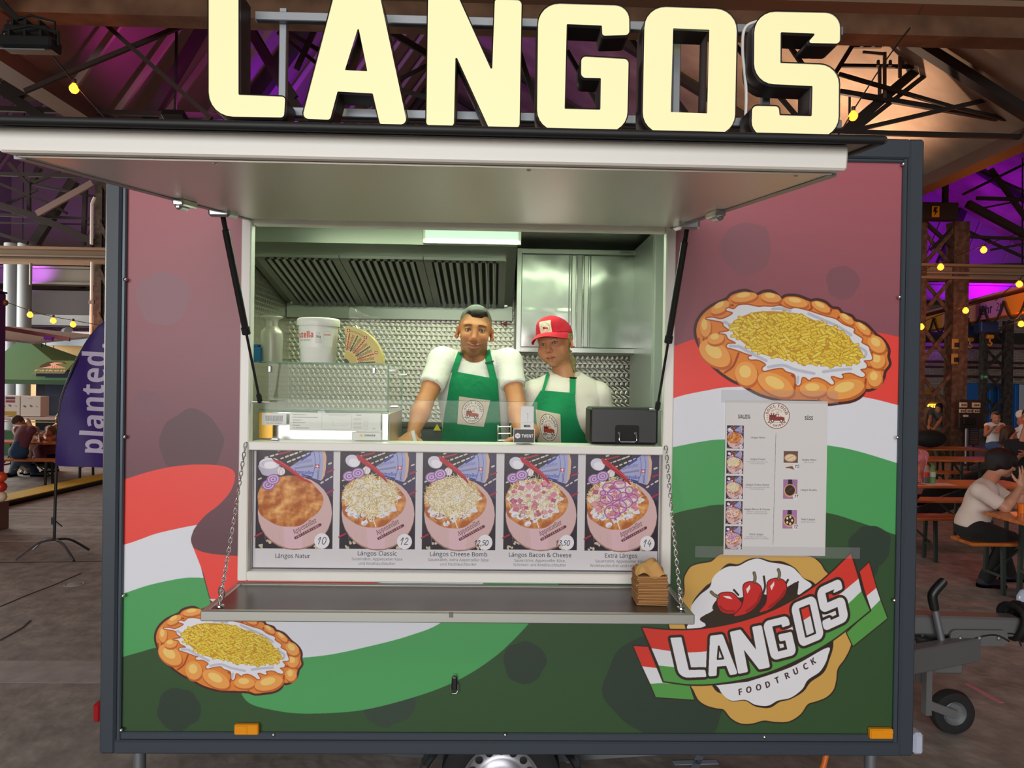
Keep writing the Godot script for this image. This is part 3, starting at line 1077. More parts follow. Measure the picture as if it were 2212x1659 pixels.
	for j in 9:
		var d := (way[mini(j + 1, 8)] - way[maxi(j - 1, 0)]).angle()
		p.text(s[j], way[j], 0.0225, hx("3a1f26"), 0.5, d, 1.0, true, "Droid Sans", 0.12)

# ---------- the food trailer: shell, wrap, window, flap, shelf, running gear ----------
const WL := -1.014   # window frame, outer edges
const WR := 0.582
const WB := 1.052
const WT := 2.385
const FR := 0.036    # width of the white frame


func facet_image() -> Image:   # pressed steel with rows of little three-sided pyramids, as a normal map
	var w := 512
	var h := 444
	var im := Image.create(w, h, false, Image.FORMAT_RGB8)
	var s := 128.0
	var rh := 111.0
	for y in h:
		for x in w:
			var q := y / rh
			var row := floori(q)
			var b := q - row
			var px := x / s + (0.5 * b if row % 2 == 0 else 0.5 - 0.5 * b) + 8.0
			var a := px - floorf(px)
			var up := a > b
			var l := Vector3(a - b, 1.0 - a, b) if up else Vector3(a, 1.0 - b, b - a)
			if row % 2:
				l = Vector3(l.y, l.x, l.z)
			var nn := Vector3(0, 0, 1)
			var tilt := 0.26 if up else 0.10
			var m := minf(l.x, minf(l.y, l.z))
			var dirs := [Vector2(0.87, 0.5), Vector2(-0.87, 0.5), Vector2(0, -1)]
			var d: Vector2 = dirs[0] if m == l.x else dirs[1] if m == l.y else dirs[2]
			if not up:
				d = -d
			nn = Vector3(d.x * tilt, d.y * tilt, 1.0).normalized()
			im.set_pixel(x, y, Color(nn.x * 0.5 + 0.5, nn.y * 0.5 + 0.5, nn.z * 0.5 + 0.5))
	return im


func build_trailer() -> void:
	var fm := mt("pressed_steel", "d8d4c8", 0.36, 0.85)
	fm.normal_enabled = true
	fm.normal_texture = ImageTexture.create_from_image(facet_image())
	fm.uv1_triplanar = true
	fm.uv1_scale = Vector3(1 / 0.13, 1 / 0.1126, 1 / 0.13)
	var t := thing("food_trailer", "dark grey framed food trailer with a red, white and green printed front, serving window open", "trailer", Vector3(0, 0, 0))
	# front wall: a printed skin round the window
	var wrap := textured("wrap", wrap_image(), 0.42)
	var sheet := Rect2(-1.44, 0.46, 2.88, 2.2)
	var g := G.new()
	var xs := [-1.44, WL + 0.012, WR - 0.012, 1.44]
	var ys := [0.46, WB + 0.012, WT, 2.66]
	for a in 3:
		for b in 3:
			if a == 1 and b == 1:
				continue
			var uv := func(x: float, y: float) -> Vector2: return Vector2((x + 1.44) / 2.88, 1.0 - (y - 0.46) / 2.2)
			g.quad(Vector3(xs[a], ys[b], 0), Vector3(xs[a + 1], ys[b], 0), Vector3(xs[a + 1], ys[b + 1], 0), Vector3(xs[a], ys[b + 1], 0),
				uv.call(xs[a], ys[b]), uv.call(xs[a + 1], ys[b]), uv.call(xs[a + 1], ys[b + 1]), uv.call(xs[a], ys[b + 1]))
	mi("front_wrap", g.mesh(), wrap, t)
	g = G.new()   # the wall behind the skin
	g.box(Vector3((-1.47 + WL) / 2, 1.56, -0.022), Vector3(WL + 1.47, 2.24, 0.04))
	g.box(Vector3((1.47 + WR) / 2, 1.56, -0.022), Vector3(1.47 - WR, 2.24, 0.04))
	g.box(Vector3((WL + WR) / 2, 0.76, -0.022), Vector3(WR - WL, 0.6, 0.04))
	g.box(Vector3((WL + WR) / 2, 2.53, -0.022), Vector3(WR - WL, 0.28, 0.04))
	mi("front_wall", g.mesh(), M.inner_wall, t)
	# anthracite frame of corner posts and rails
	for s in [-1.0, 1.0]:
		g = G.new()
		g.box(Vector3(s * 1.472, 1.57, -0.02), Vector3(0.058, 2.3, 0.085), 0.008)
		mi("corner_post", g.mesh(), M.frame, t)
		mi("post_lip", bx(Vector3(s * 1.436, 1.57, 0.006), Vector3(0.016, 2.22, 0.016), 0.004), M.frame_lip, t)
	mi("bottom_rail", bx(Vector3(0, 0.445, -0.02), Vector3(2.9, 0.05, 0.08), 0.006), M.frame, t)
	mi("rail_lip", bx(Vector3(0, 0.482, 0.004), Vector3(2.86, 0.028, 0.014), 0.004), M.frame_lip, t)
	mi("top_rail", bx(Vector3(0, 2.683, -0.02), Vector3(2.9, 0.074, 0.08), 0.006), M.frame, t)
	mi("rail_lip", bx(Vector3(0, 2.641, 0.004), Vector3(2.86, 0.014, 0.014), 0.004), M.frame_lip, t)
	var rivet := G.new().lathe([Vector2(0.0001, -0.002), Vector2(0.0075, -0.002), Vector2(0.0075, 0.001), Vector2(0.005, 0.004), Vector2(0.0001, 0.005)], 10).mesh()
	for p in [Vector3(-1.428, 2.147, 0.014), Vector3(-1.425, 1.575, 0.014), Vector3(-1.423, 0.996, 0.014), Vector3(-1.424, 0.506, 0.014), Vector3(1.425, 2.627, 0.014), Vector3(1.42, 2.133, 0.014), Vector3(1.421, 1.61, 0.014), Vector3(1.421, 1.002, 0.014), Vector3(1.423, 0.508, 0.014), Vector3(-0.874, 0.489, 0.014), Vector3(-0.024, 0.492, 0.014), Vector3(0.942, 0.487, 0.014)]:
		var r := mi("rivet", rivet, M.chrome, t, p + Vector3(0, 0, 0.002 if absf(p.x) > 1.3 else -0.001))
		r.rotation.x = PI / 2
	# shell
	for s in [-1.0, 1.0]:
		mi("side_wall", bx(Vector3(s * 1.455, 1.58, -1.03), Vector3(0.05, 2.26, 1.94)), M.frame, t)
	mi("rear_wall", bx(Vector3(0, 1.58, -2.02), Vector3(2.96, 2.26, 0.05)), M.frame, t)
	mi("roof", bx(Vector3(0, 2.69, -1.03), Vector3(2.98, 0.05, 1.98), 0.005), M.frame, t)
	mi("floor_pan", bx(Vector3(0, 0.455, -1.03), Vector3(2.86, 0.05, 1.94)), M.black_matt, t)
	mi("ceiling_lining", bx(Vector3(0, 2.64, -1.03), Vector3(2.86, 0.012, 1.92)), M.steel_satin, t)
	mi("rear_lining", bx(Vector3(0, 1.55, -1.985), Vector3(2.86, 2.16, 0.012)), M.pressed_steel, t)
	for s in [-1.0, 1.0]:
		mi("side_lining", bx(Vector3(s * 1.42, 1.55, -1.03), Vector3(0.012, 2.16, 1.9)), M.pressed_steel if s < 0 else M.steel_satin, t)
	# white window frame: a face strip and a deep reveal
	g = G.new()
	g.box(Vector3(WL + FR / 2, (WB + WT) / 2, -0.012), Vector3(FR, WT - WB, 0.045), 0.004)
	g.box(Vector3(WR - FR / 2, (WB + WT) / 2, -0.012), Vector3(FR, WT - WB, 0.045), 0.004)
	g.box(Vector3((WL + WR) / 2, WB + FR / 2, -0.012), Vector3(WR - WL - 2 * FR, FR, 0.045), 0.004)
	g.box(Vector3((WL + WR) / 2, WT - FR / 2 + 0.01, -0.02), Vector3(WR - WL - 2 * FR, FR, 0.04), 0.004)
	mi("window_frame", g.mesh(), M.white_alu, t)
	mi("counter_sill", bx(Vector3((WL + WR) / 2, 1.548, -0.05), Vector3(WR - WL - 2 * FR, 0.03, 0.13), 0.003), M.white_alu, t)
	mi("counter_front", bx(Vector3((WL + WR) / 2, 1.31, -0.048), Vector3(WR - WL - 2 * FR, 0.45, 0.03)), M.white_alu, t)
	# serving flap, hinged at the window's top edge, hanging a little below the level
	var hinge := Vector3(0, 2.378, 0.012)
	var out := (Vector3(0, 2.206, 1.3) - hinge)
	var len := out.length()
	var fb := Basis(Vector3.RIGHT, atan2(-out.y, out.z))
	var mid := (WL + WR) / 2 + 0.008
	var fw := 1.572
	var up := fb * Vector3.UP
	var fp := func(x: float, along: float, rise: float) -> Vector3: return hinge + Vector3(x, 0, 0) + out.normalized() * along + up * rise
	var flap := mi("serving_flap", G.new().box(fp.call(mid, len / 2, 0.024), Vector3(fw, 0.046, len), 0.004, fb).mesh(), M.white_alu, t)
	mi("flap_lining", G.new().box(fp.call(mid, len / 2 - 0.006, -0.0015), Vector3(fw - 0.03, 0.003, len - 0.05), 0.0, fb).mesh(), M.flap_under, flap)
	mi("top_skin", G.new().box(fp.call(mid, len / 2 + 0.01, 0.052), Vector3(fw + 0.095, 0.008, len + 0.05), 0.002, fb).mesh(), M.frame, flap)
	g = G.new()
	g.tube([fp.call(mid - fw / 2 - 0.045, len + 0.034, 0.05), fp.call(mid + fw / 2 + 0.045, len + 0.034, 0.05)], 0.0085, 8)
	for s in [-1.0, 1.0]:
		g.tube([fp.call(mid + s * (fw / 2 + 0.045), 0.0, 0.05), fp.call(mid + s * (fw / 2 + 0.045), len + 0.034, 0.05)], 0.0085, 8)
	mi("rubber_seal", g.mesh(), M.gasket, flap)
	for s in [-1.0, 1.0]:
		mi("edge_trim", G.new().bar(fp.call(mid + s * (fw / 2 - 0.012), 0.01, -0.004), fp.call(mid + s * (fw / 2 - 0.012), len - 0.04, -0.002), 0.022, 0.006, up).mesh(), M.zinc, flap)
	for p in [fp.call(mid - fw / 2 + 0.03, len * 0.45, -0.012), fp.call(mid + fw / 2 - 0.03, len * 0.45, -0.012)]:
		g = G.new()
		g.box(p, Vector3(0.03, 0.02, 0.1), 0.004, fb)
		g.box(p + Vector3(0, -0.016, 0.02), Vector3(0.02, 0.016, 0.06), 0.006, fb)
		mi("catch", g.mesh(), M.chrome, flap)
	for x in [-0.62, -0.02, 0.5]:
		mi("screw", G.new().ball(fp.call(x, len - 0.05, -0.003), Vector3(0.005, 0.003, 0.005), 8).mesh(), M.chrome, flap)
	# gas struts from the flap to the window's reveals
	for s in [[Vector3(-0.97, 2.316, 0.298), Vector3(-0.945, 1.708, -0.01)], [Vector3(0.556, 2.316, 0.25), Vector3(0.53, 1.70, -0.03)]]:
		var a: Vector3 = s[0]
		var b: Vector3 = s[1]
		var knee: Vector3 = a.lerp(b, 0.585)
		var st := mi("gas_strut", G.new().tube([a.lerp(b, 0.06), knee], 0.0115, 14).mesh(), M.black_plastic, t)
		mi("collar", G.new().tube([a.lerp(b, 0.565), a.lerp(b, 0.6)], 0.0145, 14).mesh(), M.black_matt, st)
		mi("rod", G.new().tube([knee, b], 0.0048, 10).mesh(), M.black_plastic, st)
		mi("end_joint", G.new().tube([a, a.lerp(b, 0.07)], 0.008, 10).tube([a.lerp(b, 0.955), b], 0.0095, 10).mesh(), M.black_matt, st)
		var sx := -1.0 if a.x < 0 else 1.0
		mi("bracket", G.new().box(a + Vector3(0, 0.018, -0.004), Vector3(0.07, 0.036, 0.09), 0.008, fb).mesh(), M.chrome, st)
		mi("stud", G.new().tube([b + Vector3(-0.03, 0, 0), b + Vector3(0.036, 0, 0)], 0.005, 10).mesh(), M.chrome, st)
	# fold-down shelf on two chains
	var sd := 0.312
	var sx0 := -1.016
	var sx1 := 0.583
	var sm := (sx0 + sx1) / 2
	var shelf := mi("fold_down_shelf", G.new().box(Vector3(sm, 1.034, 0.012 + sd / 2), Vector3(sx1 - sx0 - 0.03, 0.018, sd - 0.03)).mesh(), M.shelf_top, t)
	g = G.new()
	g.box(Vector3(sm, 1.03, 0.006 + sd), Vector3(sx1 - sx0, 0.034, 0.02), 0.003)
	g.box(Vector3(sm, 1.036, 0.014), Vector3(sx1 - sx0, 0.024, 0.02), 0.003)
	g.box(Vector3(sx0 + 0.011, 1.03, 0.012 + sd / 2), Vector3(0.022, 0.034, sd - 0.02), 0.003)
	g.box(Vector3(sx1 - 0.011, 1.03, 0.012 + sd / 2), Vector3(0.022, 0.034, sd - 0.02), 0.003)
	mi("shelf_edge", g.mesh(), M.steel_satin, shelf)
	mi("catch_plate", bx(Vector3(-0.211, 1.035, 0.325) + Vector3(0, 0.004, 0), Vector3(0.016, 0.018, 0.008), 0.002), M.chrome, shelf)
	mi("hinge_strip", G.new().tube([Vector3(sx0 + 0.03, 1.042, 0.006), Vector3(sx1 - 0.03, 1.042, 0.006)], 0.006, 8).mesh(), M.steel_satin, shelf)
	for s in [[Vector3(-0.985, 1.56, 0.02), Vector3(-0.972, 1.062, 0.278)], [Vector3(0.553, 1.568, 0.02), Vector3(0.554, 1.062, 0.262)]]:
		var a: Vector3 = s[0]
		var b: Vector3 = s[1]
		g = G.new()
		var n := 33
		for k in n:
			var p := a.lerp(b, (k + 0.5) / n) + Vector3(0, -0.012 * sin(PI * (k + 0.5) / n), 0)
			var d := (b - a).normalized()
			var e := d.cross(Vector3.RIGHT).normalized() if k % 2 else d.cross(d.cross(Vector3.RIGHT)).normalized()
			var ring := []
			for q in 12:
				var w := TAU * q / 12
				ring.append(p + d * (0.0118 * cos(w)) + e * (0.0056 * sin(w)))
			g.tube(ring, 0.0019, 6, false, true)
		var ch := mi("chain", g.mesh(), M.chrome, t)
		var ring2 := []
		for q in 12:
			var w := TAU * q / 12
			ring2.append(b + Vector3(0.009 * sin(w), 0.026 + 0.022 * cos(w), -0.012 + 0.006 * cos(w)))
		mi("shackle", G.new().tube(ring2, 0.0026, 6, false, true).mesh(), M.chrome, ch)
		mi("eye_plate", G.new().lathe([Vector2(0.0001, 0), Vector2(0.014, 0), Vector2(0.013, 0.006), Vector2(0.006, 0.008), Vector2(0.005, 0.018), Vector2(0.0001, 0.019)], 14).mesh(), M.chrome, ch, Vector3(b.x, 1.0445, b.z))
	# lock under the shelf, side markers
	var lk := Vector3(-0.214, 0.677, 0)
	g = G.new()
	g.box(lk + Vector3(0, 0.004, 0.008), Vector3(0.02, 0.05, 0.016), 0.004)
	var lock := mi("shelf_lock", g.mesh(), M.black_plastic, t)
	g = G.new()
	var loop := []
	for q in [[-0.013, 0.0], [-0.014, -0.024], [-0.008, -0.034], [0.008, -0.034], [0.014, -0.024], [0.013, 0.0]]:
		loop.append(lk + Vector3(q[0], q[1] + 0.004, 0.016))
	g.tube(loop, 0.0026, 6)
	g.box(lk + Vector3(0, 0.03, 0.012), Vector3(0.014, 0.014, 0.02), 0.003)
	mi("lock_bow", g.mesh(), M.chrome, lock)
	for p in [Vector3(-0.97, 0.511, 0), Vector3(1.379, 0.504, 0)]:
		var mk := mi("side_marker", bx(p + Vector3(0, 0, 0.012), Vector3(0.088, 0.038, 0.022), 0.004), M.amber, t)
		mi("reflector_field", bx(p + Vector3(-0.018, 0, 0.0235), Vector3(0.044, 0.03, 0.003), 0.001), M.amber, mk)
	mi("tail_light", bx(Vector3(-1.537, 0.542, -0.06) + Vector3(-0.006, 0, 0), Vector3(0.03, 0.07, 0.05), 0.008), M.red_lens, t)
	mi("front_marker", bx(Vector3(1.586, 0.408, -0.12) + Vector3(0.004, 0, 0), Vector3(0.04, 0.085, 0.06), 0.01), M.clear_lens, t)
	# running gear
	var hub := Vector3(-0.035, 0.237, -0.2)
	var tyre := G.new()
	tyre.xf = Transform3D(Basis(Vector3.RIGHT, PI / 2).scaled(Vector3(0.8, 0.8, 1)), hub)
	tyre.lathe([Vector2(0.165, -0.085), Vector2(0.2, -0.1), Vector2(0.26, -0.1), Vector2(0.29, -0.08), Vector2(0.295, 0.0), Vector2(0.29, 0.08), Vector2(0.26, 0.1), Vector2(0.2, 0.1), Vector2(0.178, 0.085)], 48)
	var wheel := mi("wheel", tyre.mesh(), M.rubber, t)
	var rim := G.new()
	rim.xf = Transform3D(Basis(Vector3.RIGHT, PI / 2).scaled(Vector3(0.87, 0.87, 1)), hub)
	rim.lathe([Vector2(0.178, 0.09), Vector2(0.19, 0.096), Vector2(0.188, 0.099), Vector2(0.168, 0.092), Vector2(0.158, 0.074), Vector2(0.125, 0.066), Vector2(0.105, 0.074), Vector2(0.09, 0.088), Vector2(0.055, 0.088), Vector2(0.05, 0.1), Vector2(0.0001, 0.1)].map(func(q): return q), 48)
	mi("rim", rim.mesh(), mt("rim", "a9a9b0", 0.35, 0.7), wheel)
	for k in 16:
		var a := TAU * k / 16
		var hole := G.new()
		hole.xf = Transform3D(Basis(Vector3.RIGHT, PI / 2), hub + Vector3(cos(a) * 0.122, sin(a) * 0.122, 0.0))
		hole.lathe([Vector2(0.015, 0.0745), Vector2(0.0135, 0.0755), Vector2(0.0001, 0.0755)], 14)
		mi("rim_hole", hole.mesh(), M.black_matt, wheel)
	g = G.new()
	var arc := []
	for k in 25:
		var a := PI * k / 24
		arc.append(Vector2(cos(a), sin(a)))
	var rows := []
	for z in [-0.12, -0.02, 0.09, 0.115]:
		var row := []
		for a in arc:
			row.append(hub + Vector3(a.x * (0.33 if z < 0.1 else 0.315), a.y * (0.29 if z < 0.1 else 0.275) - 0.04, z))
		rows.append(row)
	g.grid(rows, true, 0.006)
	mi("mudguard", g.mesh(), M.black_plastic, t)
	for x in [-0.55, 0.62]:
		mi("axle_beam", G.new().bar(Vector3(x, 0.4, -0.1), Vector3(x * 0.2, 0.2, -0.4), 0.05, 0.05).mesh(), M.zinc, t)
	for p in [Vector3(-1.486, 0.257, -0.25), Vector3(1.485, 0.265, -0.25)]:
		var leg := mi("support_leg", G.new().tube([Vector3(p.x, 0.03, p.z), Vector3(p.x, 0.44, p.z)], 0.024, 14).mesh(), M.zinc, t)
		mi("foot_plate", bx(Vector3(p.x, 0.012, p.z), Vector3(0.14, 0.024, 0.14), 0.006), M.zinc, leg)
	var hose := solo("gas_hose", G.new().tube(curve3([Vector3(1.335, 0.43, -0.3), Vector3(1.3, 0.28, -0.25), Vector3(1.22, 0.12, -0.2), Vector3(1.12, 0.03, -0.12), Vector3(0.98, 0.016, -0.2), Vector3(0.9, 0.016, -0.5)]), 0.012, 10).mesh(), mt("hose", "e0701c", 0.45), "orange hose hanging to the ground beneath the trailer's right corner", "hose")
	hose.position = Vector3(0, 0, 0)


# ---------- the lit letters on the roof ----------
func build_sign() -> void:
	var t := thing("roof_sign", "big lit cream letters on rails along the trailer's roof", "sign")
	var face := glow("letter_glow", "f8f0b8", 0.98)
	face.albedo_color = Color("4a4630")
	var side := mt("letter_side", "3b302d", 0.5)
	var rimm := mt("letter_rim", "8d8790", 0.35, 0.4)
	for a in sign_letters():
		var o := letter_poly(a[0])
		var g := G.new()
		g.wall(o, -0.13, -0.026)
		var fg := G.new()
		var shape := o
		if a[1].size():
			var h := letter_poly(a[1])
			g.wall(h, -0.13, -0.026, true)
			shape = bridged(o.duplicate(), h.duplicate())
		g.cap(shape, -0.13, false)
		var letter := mi("letter", g.mesh(), side, t)
		# the milky face is set in a thin metal rim
		var lip := G.new()
		lip.wall(o, -0.03, -0.012)
		lip.wall(Geometry2D.offset_polygon(o, -0.004)[0], -0.03, -0.012, true)
		var inset := Geometry2D.offset_polygon(o, -0.004)[0]
		for k in o.size():   # the rim's front edge
			pass
		mi("letter_rim", lip.mesh(), rimm, letter)
		var fo := inset
		fg.wall(o, -0.026, -0.016)
		if a[1].size():
			var h := letter_poly(a[1])
			fg.wall(h, -0.026, -0.016, true)
			fo = bridged(inset.duplicate(), Geometry2D.offset_polygon(h, 0.003)[0])
		fg = G.new()
		fg.cap(fo, -0.016, true)
		mi("letter_face", fg.mesh(), face, letter)
	for y in [Vector3(-0.01, 3.197, -0.16).y, Vector3(-0.004, 2.83, -0.16).y]:
		mi("rail", bx(Vector3(0.12, y, -0.16), Vector3(2.3, 0.035, 0.03), 0.003), M.zinc, t)
	for x in [-0.93, -0.31, 0.16, 0.62, 0.98]:
		mi("stand", bx(Vector3(x, 2.98, -0.19), Vector3(0.03, 0.53, 0.03), 0.003), M.zinc, t)
	var w := curve3([Vector3(0.918, 3.203, -0.1), Vector3(0.864, 3.175, -0.1), Vector3(0.855, 3.086, -0.1), Vector3(0.872, 2.926, -0.1), Vector3(0.868, 2.765, -0.1)], 6)
	mi("cable", G.new().tube(w, 0.006, 8).mesh(), M.white_plastic, t)
	area("sign_glow", Vector3(0.1, 2.96, 0.01), Vector3(0.1, 2.96, 3.0), Vector2(2.3, 0.4), Color(1.0, 0.95, 0.74), 0.5)

# ---------- inside the trailer ----------
func build_kitchen() -> void:
	var led := thing("ceiling_light", "added glowing panel in place of a bright reflection at the top of the extractor hood", "light")  # added glowing panel, stands in for a lamp's reflection in the steel fascia
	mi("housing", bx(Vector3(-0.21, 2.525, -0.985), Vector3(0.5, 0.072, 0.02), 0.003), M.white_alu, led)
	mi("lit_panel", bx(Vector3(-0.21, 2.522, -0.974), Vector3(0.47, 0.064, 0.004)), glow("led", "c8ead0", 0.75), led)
	area("added_hood_glow", Vector3(-0.21, 2.52, -0.965), Vector3(-0.21, 1.6, 0.0), Vector2(0.47, 0.06), Color(0.86, 1.0, 0.86), 0.7)
	var strip := thing("ceiling_light", "slim light strip under the trailer's ceiling above the serving window", "light")
	mi("housing", bx(Vector3(-0.2, 2.615, -0.42), Vector3(1.9, 0.03, 0.09), 0.004), M.white_alu, strip)
	mi("lit_panel", bx(Vector3(-0.2, 2.598, -0.42), Vector3(1.86, 0.006, 0.07)), M.led, strip)
	area("led_strip", Vector3(-0.2, 2.59, -0.42), Vector3(-0.2, 1.0, -0.5), Vector2(1.86, 0.07), Color(0.93, 1.0, 0.84), 1.3)
	# extractor hood with four banks of baffles
	var x0 := -1.41
	var x1 := 0.02
	var hood := thing("extractor_hood", "stainless steel extractor hood with rows of slanted baffle filters", "hood")
	var prof := PackedVector2Array([Vector2(-1.0, 2.63), Vector2(-1.0, 2.485), Vector2(-1.9, 2.27), Vector2(-1.9, 2.18), Vector2(-1.975, 2.18), Vector2(-1.975, 2.63)])
	var g := G.new()
	for k in prof.size():
		var a := prof[k]
		var b := prof[(k + 1) % prof.size()]
		g.quad(Vector3(x0, a.y, a.x), Vector3(x0, b.y, b.x), Vector3(x1, b.y, b.x), Vector3(x1, a.y, a.x))
	var ends := PackedVector2Array()
	for q in prof:
		ends.append(Vector2(-q.x, q.y))
	g.xf = Transform3D(Basis(Vector3.UP, PI / 2), Vector3(x1, 0, 0))
	g.cap(ends, 0.0, true)
	g.xf = Transform3D()
	mi("canopy", g.mesh(), mt("hood_steel", "a3a8a0", 0.38, 0.85), hood)
	var slope := Vector2(-0.9, -0.215).normalized()
	var nrm := Vector3(0, -0.9, 0.215).normalized() * -1.0
	nrm = Vector3(0, slope.x, -slope.y).normalized()   # down and forwards
	var fw := (x1 - x0 - 0.1) / 3.0
	for f in 3:
		var fx := x0 + 0.05 + f * fw
		var c1 := Vector3(0, 2.485 + slope.y * 0.17, -1.0 + slope.x * 0.17)
		var c2 := Vector3(0, 2.485 + slope.y * 0.9, -1.0 + slope.x * 0.9)
		g = G.new()
		for e in [[fx + 0.022, 0.04], [fx + fw - 0.022, 0.04]]:
			g.bar(c1 + Vector3(e[0], 0, 0) + nrm * 0.006, c2 + Vector3(e[0], 0, 0) + nrm * 0.006, e[1], 0.02, nrm)
		g.bar(c1 + Vector3(fx + 0.004, 0, 0) + nrm * 0.006, c1 + Vector3(fx + fw - 0.004, 0, 0) + nrm * 0.006, 0.03, 0.02, nrm)
		g.bar(c2 + Vector3(fx + 0.004, 0, 0) + nrm * 0.006, c2 + Vector3(fx + fw - 0.004, 0, 0) + nrm * 0.006, 0.03, 0.02, nrm)
		var bank := mi("filter", g.mesh(), M.steel, hood)
		mi("gap_shade", G.new().bar(c1 + Vector3(fx + fw / 2, 0, 0) + nrm * 0.002, c2 + Vector3(fx + fw / 2, 0, 0) + nrm * 0.002, fw - 0.07, 0.003, nrm).mesh(), M.dark_steel, bank)  # dark sheet added behind the slats as shade in their gaps
		var n := 9
		var sw := (fw - 0.09) / n
		var slat := G.new()
		var rows := []
		for q in 2:
			var row := []
			var c := c1 if q == 0 else c2
			for s in 9:
				var a := PI * s / 8
				row.append(c + Vector3(-cos(a) * sw * 0.36, 0, 0) + nrm * (0.004 + 0.022 * sin(a)))
			rows.append(row)
		slat.grid([rows[1], rows[0]] if f < 9 else rows, true, 0.002)
		var sm := slat.mesh()
		for k in n:
			mi("slat", sm, M.steel_mirror, bank, Vector3(fx + 0.045 + sw * (k + 0.5), 0, 0))
	mi("drip_edge", bx(Vector3((x0 + x1) / 2, 2.272, -1.885), Vector3(x1 - x0 - 0.06, 0.02, 0.03), 0.003), M.steel, hood)
	var v := Vector3(-0.024, 2.161, -1.93)
	var tap := thing("gas_valve", "small brass valve with a red lever below the hood's right end", "valve")
	mi("pipe", G.new().tube([Vector3(v.x, 2.2, v.z), Vector3(v.x, v.y - 0.02, v.z)], 0.009, 10).mesh(), M.steel, tap)
	mi("lever", G.new().bar(v + Vector3(-0.028, 0.004, 0.014), v + Vector3(0.028, 0.0, 0.014), 0.012, 0.006).ball(v + Vector3(0, 0, 0.01), Vector3(0.012, 0.012, 0.012), 10).mesh(), mt("red_lever", "b5372a", 0.4), tap)
	# wall cabinet
	var cx0 := 0.035
	var cx1 := 0.80
	var cab := thing("wall_cabinet", "stainless steel wall cabinet with two sliding doors behind the woman in the red cap", "cabinet")
	var cz := -1.6
	g = G.new()
	g.box(Vector3((cx0 + cx1) / 2, 2.275, -1.79), Vector3(cx1 - cx0, 0.612, 0.36), 0.003)
	var body := mi("body", g.mesh(), M.steel_satin, cab)
	g = G.new()
	g.box(Vector3((cx0 + cx1) / 2, 2.57, cz), Vector3(cx1 - cx0, 0.034, 0.03), 0.004)
	g.box(Vector3((cx0 + cx1) / 2, 1.985, cz), Vector3(cx1 - cx0, 0.034, 0.03), 0.004)
	g.box(Vector3(cx0 + 0.017, 2.278, cz), Vector3(0.034, 0.62, 0.032), 0.004)
	g.box(Vector3(cx1 - 0.017, 2.278, cz), Vector3(0.034, 0.62, 0.032), 0.004)
	mi("door_frame", g.mesh(), M.steel, cab)
	for k in 2:
		var dx := 0.222 if k == 0 else 0.606
		var d := mi("door", bx(Vector3(dx + cx0 - 0.035, 2.277, cz + 0.002 - 0.008 * k), Vector3(0.356, 0.552, 0.012), 0.003), wavy_steel(), cab)
		var hx_: float = dx + (0.155 if k == 0 else -0.155)
		g = G.new()
		g.box(Vector3(hx_, 2.277, cz + 0.013 - 0.006 * k), Vector3(0.03, 0.545, 0.012), 0.004)
		g.box(Vector3(hx_ + (-0.026 if k == 0 else 0.026), 2.277, cz + 0.009 - 0.006 * k), Vector3(0.008, 0.545, 0.008), 0.003)
		mi("handle", g.mesh(), M.steel, d)
	var tagp := Paint.new(256, 64, Rect2(0, 0, 0.1, 0.025), hx("9aa49c"))
	tagp.text("ggmgastro", Vector2(0.05, 0.009), 0.009, hx("4a544c"), 0.5)
	sheet_part("name_plate", cab, tagp.done(), Vector3(cx1 - 0.11, 2.572, cz + 0.017), Vector2(0.085, 0.02), 0.45)
	# tall steel-grey cabinet at the right, shelves at the left are hidden
	var fr := thing("tall_fridge", "tall pale grey upright fridge at the kitchen's right end", "fridge")
	mi("body", bx(Vector3(1.06, 1.54, -1.4), Vector3(0.64, 2.12, 0.62), 0.01), mt("pale_grey", "b3b9b5", 0.35, 0.2), fr)
	mi("door", bx(Vector3(1.06, 1.56, -1.075), Vector3(0.64, 2.06, 0.03), 0.008), M.pale_grey, fr)
	# worktop that runs along behind the window
	var wt := thing("worktop", "stainless steel worktop with panels along the inside of the serving window", "worktop")
	mi("top", bx(Vector3(-0.2, 1.495, -0.32), Vector3(2.38, 0.04, 0.4), 0.004), M.steel_satin, wt)
	mi("base", bx(Vector3(-0.2, 0.98, -0.32), Vector3(2.34, 0.93, 0.36)), M.steel_satin, wt)
	var bt := thing("rear_counter", "stainless steel rear counter with grill plates under the hood", "counter")
	mi("top", bx(Vector3(-0.45, 1.38, -1.66), Vector3(1.9, 0.05, 0.6), 0.004), M.steel_satin, bt)
	mi("base", bx(Vector3(-0.45, 0.92, -1.66), Vector3(1.86, 0.87, 0.56)), M.steel_satin, bt)


func wavy_steel() -> StandardMaterial3D:
	if not M.has("wavy"):
		var m := mt("wavy", "c2c6c2", 0.2, 0.92)
		bumped(m, noise_tex(0.006, 256, 2, false, 9), 2.0, 0.35)
	return M.wavy


func sheet_part(called: String, parent: Node, im: Image, at: Vector3, size: Vector2, rough := 0.5) -> MeshInstance3D:   # a thin printed sheet facing +z
	var g := G.new()
	var x := size.x / 2
	var y := size.y / 2
	g.quad(Vector3(-x, -y, 0.0005), Vector3(x, -y, 0.0005), Vector3(x, y, 0.0005), Vector3(-x, y, 0.0005))
	var m := textured(called, im, rough)
	var arr := g.mesh()
	var b := G.new()
	b.box(Vector3(0, 0, -0.0003), Vector3(size.x, size.y, 0.0012))
	arr.add_surface_from_arrays(Mesh.PRIMITIVE_TRIANGLES, b.mesh().surface_get_arrays(0))
	arr.surface_set_material(0, m)
	arr.surface_set_material(1, M.paper)
	var o := mi(called, arr, null, parent, at)
	return o

